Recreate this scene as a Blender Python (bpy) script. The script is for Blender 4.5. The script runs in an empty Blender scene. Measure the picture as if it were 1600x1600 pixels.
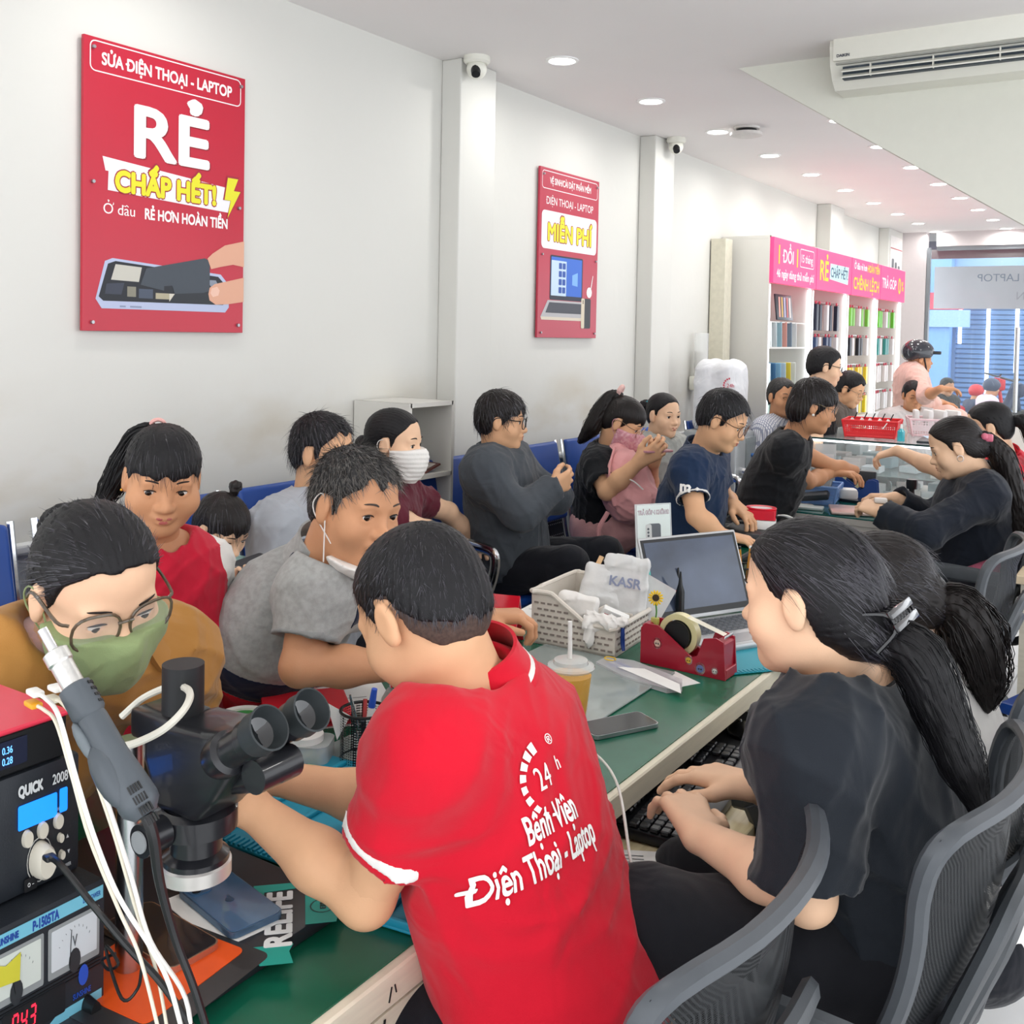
import bpy, bmesh, math, random
import numpy as np
from mathutils import Vector, Matrix, Euler
random.seed(7)
RNG = np.random.RandomState(5)
C = bpy.context.scene.collection
sc = bpy.context.scene

# ---------------------------------------------------------------- camera, world, lights, exposure
CAM_H = 1.55
YAW, PIT, ROLL = math.radians(33.3), math.radians(2.0), math.radians(1.15)
def V(*a): return np.array(a, dtype=float)
FW = V(-math.sin(YAW)*math.cos(PIT), math.cos(YAW)*math.cos(PIT), -math.sin(PIT))
_r0 = V(math.cos(YAW), math.sin(YAW), 0.); _u0 = np.cross(_r0, FW)
RT = _r0*math.cos(ROLL)+_u0*math.sin(ROLL); UP = -_r0*math.sin(ROLL)+_u0*math.cos(ROLL)
cd = bpy.data.cameras.new('camera'); cam = bpy.data.objects.new('camera', cd); C.objects.link(cam)
cd.sensor_width = 36; cd.lens = 36.0; cd.shift_y = -(800-575)/1600.; cd.clip_start = 0.02; cd.clip_end = 200
m = Matrix(((RT[0], UP[0], -FW[0], 0), (RT[1], UP[1], -FW[1], 0), (RT[2], UP[2], -FW[2], CAM_H), (0, 0, 0, 1)))
cam.matrix_world = m
sc.camera = cam
w = bpy.data.worlds.new('world'); sc.world = w; w.use_nodes = True
w.node_tree.nodes['Background'].inputs[0].default_value = (0.93, 0.96, 1.0, 1)
w.node_tree.nodes['Background'].inputs[1].default_value = 1.7
sc.view_settings.view_transform = 'Standard'; sc.view_settings.look = 'None'
sc.view_settings.gamma = 1; sc.view_settings.exposure = 0.58; sc.view_settings.use_curve_mapping = False
LAMP_POWER = 1.7
sc.cycles.max_bounces = 6; sc.cycles.diffuse_bounces = 3; sc.cycles.glossy_bounces = 3
sc.cycles.transmission_bounces = 6; sc.cycles.transparent_max_bounces = 10
sc.cycles.caustics_reflective = False; sc.cycles.caustics_refractive = False

# ---------------------------------------------------------------- survey helpers (sight lines measured from the camera station)
def ray(px, py): return FW+RT*(px-800)/1600.-UP*(py-575)/1600.
OC = V(0, 0, CAM_H)
def P(px, py, d): return OC+ray(px, py)*d
def atz(px, py, z):
    r = ray(px, py); return OC+r*(z-CAM_H)/r[2]
def atx(px, py, x):
    r = ray(px, py); return OC+r*x/r[0]
def aty(px, py, y):
    r = ray(px, py); return OC+r*y/r[1]
def nrm(v):
    v = np.asarray(v, float); return v/(np.linalg.norm(v)+1e-12)
def bone(par, px, py, L, far=True):
    """point at distance L from the parent joint seen along sight line px,py"""
    r = nrm(ray(px, py)); q = np.asarray(par)-OC; b = q@r; disc = L*L-(q@q-b*b)
    t = b if disc < 0 else b+(1 if far else -1)*math.sqrt(disc)
    p = OC+r*t
    if disc < 0: p = np.asarray(par)+nrm(p-par)*L
    return p

# ---------------------------------------------------------------- materials
def lin(h):
    h = h.lstrip('#'); c = [int(h[i:i+2], 16)/255 for i in (0, 2, 4)]
    return tuple(x/12.92 if x <= .04045 else ((x+.055)/1.055)**2.4 for x in c)+(1,)
MATS = {}
def mat(name, col='#808080', rough=.6, metal=0., var=.06, scale=30., bump=0., bscale=200., emit=None, es=1., alpha=1., trans=0., coat=0., sheen=0., col2=None, stretch=None, sss=0., ior=1.45, thresh=None, spec=.5, folds=0.):
    if name in MATS: return MATS[name]
    m = bpy.data.materials.new(name); m.use_nodes = True; nt = m.node_tree; N = nt.nodes; L = nt.links
    b = N['Principled BSDF']; c = lin(col)
    b.inputs['Base Color'].default_value = c; b.inputs['Roughness'].default_value = rough; b.inputs['Metallic'].default_value = metal
    b.inputs['Specular IOR Level'].default_value = spec
    b.inputs['Coat Weight'].default_value = coat; b.inputs['Sheen Weight'].default_value = sheen; b.inputs['IOR'].default_value = ior
    b.inputs['Alpha'].default_value = alpha; b.inputs['Transmission Weight'].default_value = trans
    if sss: b.inputs['Subsurface Weight'].default_value = sss; b.inputs['Subsurface Radius'].default_value = (.01, .004, .002); b.inputs['Subsurface Scale'].default_value = 1.
    tc = N.new('ShaderNodeTexCoord'); src = tc.outputs['Object']
    if stretch:
        mp = N.new('ShaderNodeMapping'); mp.inputs['Scale'].default_value = stretch; L.new(src, mp.inputs[0]); src = mp.outputs[0]
    if var > 0 or col2:
        n = N.new('ShaderNodeTexNoise'); n.inputs['Scale'].default_value = scale; n.inputs['Detail'].default_value = 4; L.new(src, n.inputs[0])
        r = N.new('ShaderNodeValToRGB'); L.new(n.outputs[0], r.inputs[0]); L.new(r.outputs[0], b.inputs['Base Color'])
        if col2:
            t = thresh or (.4, .6); r.color_ramp.elements[0].position = t[0]; r.color_ramp.elements[1].position = t[1]
            r.color_ramp.elements[0].color = c; r.color_ramp.elements[1].color = lin(col2)
        else:
            r.color_ramp.elements[0].position = .3; r.color_ramp.elements[1].position = .7
            r.color_ramp.elements[0].color = tuple(x*(1-var) for x in c[:3])+(1,); r.color_ramp.elements[1].color = tuple(min(1, x*(1+var)) for x in c[:3])+(1,)
    if bump > 0:
        n2 = N.new('ShaderNodeTexNoise'); n2.inputs['Scale'].default_value = bscale; n2.inputs['Detail'].default_value = 3; L.new(src, n2.inputs[0])
        bp = N.new('ShaderNodeBump'); bp.inputs['Strength'].default_value = bump; bp.inputs['Distance'].default_value = .002
        L.new(n2.outputs[0], bp.inputs['Height']); L.new(bp.outputs[0], b.inputs['Normal'])
    if folds:
        n3 = N.new('ShaderNodeTexNoise'); n3.inputs['Scale'].default_value = 9; n3.inputs['Detail'].default_value = 2; n3.inputs['Distortion'].default_value = 1.2; L.new(src, n3.inputs[0])
        b3 = N.new('ShaderNodeBump'); b3.inputs['Strength'].default_value = folds; b3.inputs['Distance'].default_value = .03
        L.new(n3.outputs[0], b3.inputs['Height']); L.new(b3.outputs[0], (bp if bump > 0 else b).inputs['Normal'])
    if emit: b.inputs['Emission Color'].default_value = lin(emit); b.inputs['Emission Strength'].default_value = es
    MATS[name] = m; return m
def mesh_mat(name, col, rough=.6, scale=260., hole=.5, sx=(1, 1, 1)):
    """perforated net: a fine lattice of round holes in object space"""
    m = mat(name, col, rough, var=0); nt = m.node_tree; N = nt.nodes; L = nt.links; b = N['Principled BSDF']
    tc = N.new('ShaderNodeTexCoord'); mp = N.new('ShaderNodeMapping'); mp.inputs['Scale'].default_value = tuple(scale*s for s in sx)
    L.new(tc.outputs['Object'], mp.inputs[0]); v = N.new('ShaderNodeTexVoronoi'); v.inputs['Randomness'].default_value = 0.; v.inputs['Scale'].default_value = 1.
    L.new(mp.outputs[0], v.inputs[0]); g = N.new('ShaderNodeMath'); g.operation = 'GREATER_THAN'; g.inputs[1].default_value = hole
    L.new(v.outputs['Distance'], g.inputs[0]); L.new(g.outputs[0], b.inputs['Alpha']); return m

# ---------------------------------------------------------------- object helpers
def setp(o, label=None, cat=None, group=None, kind=None):
    if label: o['label'] = label
    if cat: o['category'] = cat
    if group: o['group'] = group
    if kind: o['kind'] = kind
    return o
def thing(name, label, cat, loc=(0, 0, 0), rz=0, group=None):
    o = bpy.data.objects.new(name, None); C.objects.link(o); o.empty_display_size = .05
    o.location = Vector([float(a) for a in loc]); o.rotation_euler = (0, 0, rz) if not isinstance(rz, Euler) else rz
    return setp(o, label, cat, group)
def adopt(o, par, world=False):
    if par is not None:
        o.parent = par
        if world:
            q = par
            M_ = Matrix.Identity(4)
            while q is not None:
                M_ = (q.matrix_parent_inverse if q.parent else Matrix.Identity(4)) @ q.matrix_basis @ M_; q = q.parent
            o.matrix_parent_inverse = M_.inverted()
    return o
def link_mesh(me, name, mt, par=None, world=False, smooth=True):
    o = bpy.data.objects.new(name, me); C.objects.link(o)
    for q in (mt if isinstance(mt, (list, tuple)) else [mt]): me.materials.append(q)
    if smooth: me.polygons.foreach_set('use_smooth', [True]*len(me.polygons))
    return adopt(o, par, world)
def copy_tree(o, parent=None):
    c = o.copy(); C.objects.link(c)
    if parent: c.parent = parent
    for ch in list(o.children): copy_tree(ch, c)
    return c
def rotm(rx=0, ry=0, rz=0): return Euler((rx, ry, rz)).to_matrix().to_4x4()
def frame(loc, x, y, z):
    return Matrix(((x[0], y[0], z[0], loc[0]), (x[1], y[1], z[1], loc[1]), (x[2], y[2], z[2], loc[2]), (0, 0, 0, 1)))
class MB:
    def __init__(s): s.b = bmesh.new(); s.mi = 0; s.T = Matrix.Identity(4)
    def _fin(s, vs, M_):
        bmesh.ops.transform(s.b, matrix=s.T @ M_, verts=vs)
        for f in {f for v in vs for f in v.link_faces}: f.material_index = s.mi
        return s
    def box(s, c, sz, rot=None, bev=0, seg=2):
        r = bmesh.ops.create_cube(s.b, size=1); vs = r['verts']
        bmesh.ops.scale(s.b, vec=Vector(sz), verts=vs)
        if bev:
            es = list({e for v in vs for e in v.link_edges}); g = bmesh.ops.bevel(s.b, geom=es, offset=min(bev, min(sz)*.49), segments=seg, affect='EDGES', profile=.5)
            vs = list({v for f in g['faces'] for v in f.verts} | {v for v in vs if v.is_valid})
        return s._fin(vs, Matrix.Translation(Vector([float(a) for a in c])) @ (rot or Matrix.Identity(4)))
    def cyl(s, a, b, r1, r2=None, n=20, caps=True):
        a = Vector([float(q) for q in a]); b = Vector([float(q) for q in b]); r2 = r1 if r2 is None else r2; d = b-a
        r = bmesh.ops.create_cone(s.b, cap_ends=caps, segments=n, radius1=r1, radius2=r2, depth=d.length)
        return s._fin(r['verts'], Matrix.Translation((a+b)/2) @ d.to_track_quat('Z', 'Y').to_matrix().to_4x4())
    def sph(s, c, r, n=16, rot=None):
        r = (r, r, r) if not hasattr(r, '__len__') else r
        q = bmesh.ops.create_uvsphere(s.b, u_segments=n, v_segments=max(6, n//2), radius=1)
        return s._fin(q['verts'], Matrix.Translation(Vector([float(a) for a in c])) @ (rot or Matrix.Identity(4)) @ Matrix.Diagonal((r[0], r[1], r[2], 1)))
    def lathe(s, prof, c=(0, 0, 0), n=28, rot=None):
        rings = []; vs = []
        for r, z in prof:
            ring = [s.b.verts.new((r*math.cos(2*math.pi*i/n), r*math.sin(2*math.pi*i/n), z)) for i in range(n)]; rings.append(ring); vs += ring
        for a, b in zip(rings, rings[1:]):
            for i in range(n): s.b.faces.new((a[i], a[(i+1) % n], b[(i+1) % n], b[i]))
        return s._fin(vs, Matrix.Translation(Vector([float(a) for a in c])) @ (rot or Matrix.Identity(4)))
    def prism(s, pts, h, M_=None, z0=0.):
        a = [s.b.verts.new((x, y, z0)) for x, y in pts]; b = [s.b.verts.new((x, y, z0+h)) for x, y in pts]; n = len(pts)
        s.b.faces.new(a[::-1]); s.b.faces.new(b)
        for i in range(n): s.b.faces.new((a[i], a[(i+1) % n], b[(i+1) % n], b[i]))
        return s._fin(a+b, M_ or Matrix.Identity(4))
    def quad(s, pts):
        vs = [s.b.verts.new([float(q) for q in p]) for p in pts]; s.b.faces.new(vs); return s._fin(vs, Matrix.Identity(4))
    def tube(s, pts, r, n=8, sub=6, closed=False, flat=None):
        P_ = smooth_path(pts, sub, closed) if sub else [np.asarray(p, float) for p in pts]
        m_ = len(P_); rr = r if hasattr(r, '__len__') else [r]*m_
        if len(rr) != m_: rr = np.interp(np.linspace(0, 1, m_), np.linspace(0, 1, len(rr)), rr)
        rings = []; vs = []; nrmv = None
        for i, p in enumerate(P_):
            t = nrm((P_[(i+1) % m_] if closed or i < m_-1 else p)-(P_[i-1] if closed or i > 0 else p))
            if nrmv is None: nrmv = nrm(np.cross(t, [0.13, .27, .95] if abs(t[2]) < .9 else [1, 0, 0]))
            nrmv = nrm(nrmv-t*(nrmv@t)); bi = np.cross(t, nrmv)
            if flat is not None:
                bi = nrm(np.asarray(flat[0], float)-t*(np.asarray(flat[0], float)@t)); nv = np.cross(bi, t); k = flat[1]
            else: nv = nrmv; k = 1
            ring = [s.b.verts.new(p+rr[i]*(nv*math.cos(2*math.pi*j/n)*k+bi*math.sin(2*math.pi*j/n))) for j in range(n)]
            rings.append(ring); vs += ring
        pairs = list(zip(rings, rings[1:]))+([(rings[-1], rings[0])] if closed else [])
        for a, b in pairs:
            for i in range(n): s.b.faces.new((a[i], a[(i+1) % n], b[(i+1) % n], b[i]))
        if not closed: s.b.faces.new(rings[0][::-1]); s.b.faces.new(rings[-1])
        return s._fin(vs, Matrix.Identity(4))
    def build(s, name, mt, par=None, world=False, smooth=True, ang=.6):
        bmesh.ops.recalc_face_normals(s.b, faces=s.b.faces)
        me = bpy.data.meshes.new(name); s.b.to_mesh(me); s.b.free()
        o = link_mesh(me, name, mt, par, world, smooth)
        if smooth: me.set_sharp_from_angle(angle=ang)
        return o
def smooth_path(pts, sub=6, closed=False):
    p = [np.asarray(q, float) for q in pts]; n = len(p); out = []
    if n < 3 and not closed:
        return [p[0]+(p[-1]-p[0])*t for t in np.linspace(0, 1, sub+1)]
    rng = range(n if closed else n-1)
    for i in rng:
        a = p[i-1] if (closed or i > 0) else 2*p[0]-p[1]; b = p[i]; c = p[(i+1) % n]; d = p[(i+2) % n] if (closed or i < n-2) else 2*p[-1]-p[-2]
        for k in range(sub):
            t = k/sub; out.append(.5*((2*b)+(c-a)*t+(2*a-5*b+4*c-d)*t*t+(3*b-a-3*c+d)*t**3))
    if not closed: out.append(p[-1])
    return out
def rrect(w_, h_, r, n=4):
    out = []
    for cx, cy, a0 in ((w_/2-r, h_/2-r, 0), (-w_/2+r, h_/2-r, 90), (-w_/2+r, -h_/2+r, 180), (w_/2-r, -h_/2+r, 270)):
        for k in range(n+1):
            a = math.radians(a0+90*k/n); out.append((cx+r*math.cos(a), cy+r*math.sin(a)))
    return out

# ---------------------------------------------------------------- lettering
import unicodedata
MARKS = {0x301: ('ac', 1), 0x300: ('gr', 1), 0x309: ('hk', 1), 0x303: ('ti', 1), 0x323: ('dt', 0), 0x302: ('ci', 1), 0x306: ('br', 1), 0x31b: ('hn', 2)}
def _strokes(kind):
    return {'ac': [(-.05, 0), (.07, .13)], 'gr': [(.05, 0), (-.07, .13)], 'hk': [(-.05, .10), (.0, .135), (.05, .11), (.04, .06), (.0, .03), (.0, .01)], 'ti': [(-.12, .02), (-.05, .09), (.05, .03), (.12, .10)],
            'dt': [(-.001, -.06), (.001, -.06)], 'ci': [(-.13, 0), (0, .10), (.13, 0)], 'br': [(-.1, .1), (-.06, .02), (.06, .02), (.1, .1)], 'hn': [(.0, -.02), (.06, .05), (.05, .13)]}[kind]
def text_mesh(txt, size, M_, mt, par, name='lettering', depth=.0006, bold=0., world=False, align='CENTER', sx=1., proj=None, spacing=1.):
    base = ''; marks = []
    for ch in txt:
        if ch in 'Đđ': marks.append((len(base), 'bar', ch)); base += 'D' if ch == 'Đ' else 'd'; continue
        d = unicodedata.normalize('NFD', ch); base += d[0] if len(d) > 1 else ch
        for c_ in d[1:]: marks.append((len(base)-1, MARKS[ord(c_)][0], d[0]))
    def ev(s_):
        cu = bpy.data.curves.new('t', 'FONT'); cu.body = s_; cu.size = size; cu.extrude = depth; cu.space_character = spacing; cu.resolution_u = 4
        to = bpy.data.objects.new('t', cu); C.objects.link(to); dg = bpy.context.evaluated_depsgraph_get(); dg.update()
        me = bpy.data.meshes.new_from_object(to.evaluated_get(dg)); bpy.data.objects.remove(to); return me
    def xr(s_):
        q = ev(s_); x = [v.co.x for v in q.vertices]; y = [v.co.y for v in q.vertices]; bpy.data.meshes.remove(q); return (min(x), max(x), max(y)) if x else (0, 0, 0)
    me = ev(base); xs_ = [v.co.x for v in me.vertices]; wd = max(xs_)+min(xs_); b = bmesh.new(); b.from_mesh(me); up_ = {}
    for i, k, ch in marks:
        e_ = xr('|'+base[:i]+'|')[1]-xr('||')[1] if i else 0; g = xr(ch); cx = e_+(g[0]+g[1])/2; tw = .055*size+bold; top = (.72 if ch.isupper() else (.74 if ch == 'd' else .54))*size
        if k == 'bar': y = (.36 if ch == 'Đ' else .62)*size; x0 = e_+g[0]-.05*size if ch == 'Đ' else e_+g[1]-.22*size; pts = [(x0, y), (x0+.25*size, y)]; tw *= .8
        elif k == 'hn': pts = [(e_+g[1]-.03*size+x*size, top-.1*size+y*size) for x, y in _strokes(k)]
        else:
            lift = 0 if k == 'dt' else .045*size+(.13*size if up_.get(i) and k not in ('ci', 'br') else 0); sh_ = .10*size if (up_.get(i) and k in ('ac', 'gr')) else 0
            if k in ('ci', 'br'): up_[i] = 1
            bse = -.11*size if k == 'dt' else top+lift; pts = [(cx+sh_+x*size, bse+y*size) for x, y in _strokes(k)]
        if k == 'dt': vs = [b.verts.new((cx+tw*.9*math.cos(a), bse-.06*size+tw*.9*math.sin(a), depth)) for a in np.linspace(0, 6.283, 11)[:-1]]; b.faces.new(vs); continue
        for (x0, y0), (x1, y1) in zip(pts, pts[1:]):
            depth_ = depth+2e-5*(len(b.faces) % 6); L_ = math.hypot(x1-x0, y1-y0)+1e-9; nx, ny = -(y1-y0)/L_*tw*.5, (x1-x0)/L_*tw*.5; ex, ey = (x1-x0)/L_*tw*.18, (y1-y0)/L_*tw*.18
            b.faces.new([b.verts.new((x, y, depth_)) for x, y in ((x0+nx-ex, y0+ny-ey), (x0-nx-ex, y0-ny-ey), (x1-nx+ex, y1-ny+ey), (x1+nx+ex, y1+ny+ey))])
        for (x0, y0) in pts[1:-1]: b.faces.new([b.verts.new((x0+tw*.5*math.cos(a), y0+tw*.5*math.sin(a), depth+1.4e-4+2e-5*(len(b.faces) % 5))) for a in np.linspace(0, 6.283, 9)[:-1]])
    b.normal_update()
    if bold > 0:
        src = b.copy(); v0 = list(b.verts)
        for v in v0: v.co.x += bold
        for k in range(1, 8):
            a = k*math.pi/4; tmp = bpy.data.meshes.new('q'); src.to_mesh(tmp); tmp.transform(Matrix.Translation((bold*math.cos(a), bold*math.sin(a), 2.5e-5*k))); b.from_mesh(tmp); bpy.data.meshes.remove(tmp)
        src.free()
    b.to_mesh(me); b.free(); me.transform(Matrix.Translation((-wd/2 if align == 'CENTER' else 0, -.36*size, 0)))
    me.transform(M_ @ Matrix.Diagonal((sx, 1, 1, 1))); me.name = name
    if proj is not None:
        b = bmesh.new(); b.from_mesh(me)
        co = np.array([v.co[:] for v in b.verts]); x, y, z = [np.array(M_.col[i][:3]) for i in range(3)]; o_ = np.array(M_.translation)
        for ax, ext in ((x, (co-o_)@x), (y, (co-o_)@y)):
            for t in np.arange(ext.min(), ext.max(), .012):
                bmesh.ops.bisect_plane(b, geom=list(b.verts)+list(b.edges)+list(b.faces), plane_co=Vector(o_+ax*t), plane_no=Vector(ax))
        for v in b.verts:
            c_ = np.array(v.co[:]); h = (c_-o_)@z; p0 = c_-z*h+z*.15
            hit, loc, no, ix, dd = proj(p0, -z)
            if hit: v.co = Vector(np.array(loc[:])+np.array(no[:])*(.0022+h))
        b.to_mesh(me); b.free()
    o = link_mesh(me, name, mt, par, world, smooth=False); return o

# ---------------------------------------------------------------- implicit surfaces
class Sdf:
    def __init__(s): s.ops = []
    def rc(s, a, b, ra, rb=None, k=.02, sub=False, clip=None):
        rb = ra if rb is None else rb; s.ops.append(('c', np.asarray(a, float), np.asarray(b, float), ra, rb, k, sub, clip)); return s
    def el(s, c, r, A=None, k=.02, sub=False, clip=None):
        r = np.array([r]*3 if not hasattr(r, '__len__') else r, float); s.ops.append(('e', np.asarray(c, float), r, np.eye(3) if A is None else np.asarray(A), max(r), k, sub, clip)); return s
    def chain(s, pts, rs, k=.02):
        for i in range(len(pts)-1): s.rc(pts[i], pts[i+1], rs[i], rs[i+1], k)
        return s
    def grown(s, d):
        q = Sdf()
        for o in s.ops:
            if o[0] == 'c': q.ops.append(('c', o[1], o[2], o[3]+d, o[4]+d, o[5], o[6], o[7]))
            else: q.ops.append(('e', o[1], o[2]+d, o[3], o[4]+d, o[5], o[6], o[7]))
        return q
    def bounds(s):
        lo = []; hi = []
        for o in s.ops:
            if o[6]: continue
            if o[0] == 'c': R_ = max(o[3], o[4]); lo.append(np.minimum(o[1], o[2])-R_); hi.append(np.maximum(o[1], o[2])+R_)
            else: lo.append(o[1]-o[4]); hi.append(o[1]+o[4])
        return np.min(lo, 0), np.max(hi, 0)
    def field(s, lo, hi, h, disp=None, cuts=(), fn=None):
        n = np.maximum(np.ceil((hi-lo)/h).astype(int)+1, 3); D = np.full(n, .2, np.float32)
        ax = [(lo[i]+h*np.arange(n[i])).astype(np.float32) for i in range(3)]
        for o in s.ops:
            k = o[5]; mg = max(.03, k*1.6, 2*h)
            if o[0] == 'c': R_ = max(o[3], o[4]); l = np.minimum(o[1], o[2])-R_-mg; u = np.maximum(o[1], o[2])+R_+mg
            else: l = o[1]-o[4]-mg; u = o[1]+o[4]+mg
            i0 = np.clip(np.floor((l-lo)/h).astype(int), 0, n); i1 = np.clip(np.ceil((u-lo)/h).astype(int)+1, 0, n)
            if (i1 <= i0).any(): continue
            X = ax[0][i0[0]:i1[0], None, None]; Y = ax[1][None, i0[1]:i1[1], None]; Z = ax[2][None, None, i0[2]:i1[2]]
            if o[0] == 'c':
                a, b, ra, rb = o[1:5]; ba = b-a; L2 = ba@ba+1e-9
                t = np.clip(((X-a[0])*ba[0]+(Y-a[1])*ba[1]+(Z-a[2])*ba[2])/L2, 0, 1)
                d = np.sqrt((X-a[0]-ba[0]*t)**2+(Y-a[1]-ba[1]*t)**2+(Z-a[2]-ba[2]*t)**2)-(ra+(rb-ra)*t)
            else:
                c, r, A = o[1:4]; x = X-c[0]; y = Y-c[1]; z = Z-c[2]
                q = [A[j][0]*x+A[j][1]*y+A[j][2]*z for j in range(3)]
                k0 = np.sqrt((q[0]/r[0])**2+(q[1]/r[1])**2+(q[2]/r[2])**2); k1 = np.sqrt((q[0]/r[0]**2)**2+(q[1]/r[1]**2)**2+(q[2]/r[2]**2)**2)+1e-9
                d = k0*(k0-1)/k1; d = np.where(k0 < .1, -min(r)*.9, d)
            if o[7] is not None:
                for cp, cn in o[7]: d = np.maximum(d, (X-cp[0])*cn[0]+(Y-cp[1])*cn[1]+(Z-cp[2])*cn[2])
            sl = (slice(i0[0], i1[0]), slice(i0[1], i1[1]), slice(i0[2], i1[2])); E = D[sl]
            if o[6]:
                hh = np.clip(k-np.abs(E+d), 0, None)/k; D[sl] = np.maximum(E, -d)+hh*hh*k*.25
            else:
                hh = np.clip(k-np.abs(E-d), 0, None)/k; D[sl] = np.minimum(E, d)-hh*hh*k*.25
        X = ax[0][:, None, None]; Y = ax[1][None, :, None]; Z = ax[2][None, None, :]
        if disp is not None: D = D+np.where(np.abs(D) < .05, disp(X, Y, Z), 0).astype(np.float32)
        if fn is not None: D = fn(D, X, Y, Z)
        for cp, cn in cuts: D = np.maximum(D, (X-cp[0])*cn[0]+(Y-cp[1])*cn[1]+(Z-cp[2])*cn[2])
        return D
    def mesh(s, h, disp=None, cuts=(), fn=None, box=None, pad=.02):
        lo, hi = s.bounds(); lo = lo-pad-2*h; hi = hi+pad+2*h
        if box is not None: lo = np.maximum(lo, box[0]); hi = np.minimum(hi, box[1])
        D = s.field(lo, hi, h, disp, cuts, fn)
        D[0] = D[-1] = .05; D[:, 0] = D[:, -1] = .05; D[:, :, 0] = D[:, :, -1] = .05
        return nets(D, lo, h)
def nets(D, lo, h):
    n = D.shape; st = (n[1]*n[2], n[2], 1); S_ = D < 0; cells = []; poss = []; quads = []
    F_ = D.ravel()
    for a in range(3):
        sl0 = [slice(None)]*3; sl1 = [slice(None)]*3; sl0[a] = slice(0, -1); sl1[a] = slice(1, None)
        I = np.argwhere(S_[tuple(sl0)] != S_[tuple(sl1)])
        if len(I) == 0: continue
        b, c = (a+1) % 3, (a+2) % 3
        I = I[(I[:, b] > 0) & (I[:, c] > 0)]
        f = I@np.array(st); d0 = F_[f]; d1 = F_[f+st[a]]; t = d0/(d0-d1)
        p = I.astype(float); p[:, a] += t
        q = [f-st[b]-st[c], f-st[c], f, f-st[b]]
        for x in q: cells.append(x); poss.append(p)
        Q = np.stack(q, 1); flip = d0 >= 0; Q[flip] = Q[flip][:, ::-1]; quads.append(Q)
    cells = np.concatenate(cells); poss = np.concatenate(poss); Q = np.concatenate(quads)
    u, inv = np.unique(cells, return_inverse=True); cnt = np.bincount(inv)
    v = np.stack([np.bincount(inv, poss[:, i])/cnt for i in range(3)], 1)*h+lo
    return v, np.searchsorted(u, Q)
def relax(v, q, it=1, w_=.5):
    for _ in range(it):
        acc = np.zeros_like(v); cn = np.zeros(len(v))
        for i in range(4):
            a, b = q[:, i], q[:, (i+1) % 4]
            for j in range(3): acc[:, j] += np.bincount(a, v[b, j], len(v))+np.bincount(b, v[a, j], len(v))
            cn += np.bincount(a, minlength=len(v))+np.bincount(b, minlength=len(v))
        v = v*(1-w_)+acc/np.maximum(cn, 1)[:, None]*w_
    return v
def to_me(name, v, q, tri=None):
    me = bpy.data.meshes.new(name); me.vertices.add(len(v)); me.vertices.foreach_set('co', np.asarray(v, np.float32).ravel())
    nq = len(q); nt_ = 0 if tri is None else len(tri)
    me.loops.add(nq*4+nt_*3); li = q.ravel() if tri is None else np.concatenate([q.ravel(), tri.ravel()])
    me.loops.foreach_set('vertex_index', li.astype(np.int32)); me.polygons.add(nq+nt_)
    ls = np.concatenate([np.arange(nq)*4, nq*4+np.arange(nt_)*3]) if nt_ else np.arange(nq)*4
    me.polygons.foreach_set('loop_start', ls.astype(np.int32)); me.update(calc_edges=True); me.validate(); return me
def blob(name, S_, h, mt, par=None, disp=None, cuts=(), fn=None, it=1, box=None, world=True):
    v, q = S_.mesh(h, disp, cuts, fn, box); v = relax(v, q, it)
    return link_mesh(to_me(name, v, q), name, mt, par, world)
def caster(o):
    """ray test against a mesh object whose vertices are in world coordinates"""
    from mathutils.bvhtree import BVHTree
    me = o.data; t = BVHTree.FromPolygons([v.co[:] for v in me.vertices], [p.vertices[:] for p in me.polygons])
    def f(p, d):
        loc, no, ix, dd = t.ray_cast(Vector(p), Vector(d), .6)
        if loc is None: return False, None, None, None, None
        if no.dot(Vector(d)) > 0: no = -no
        return True, loc, no, ix, dd
    return f
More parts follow.
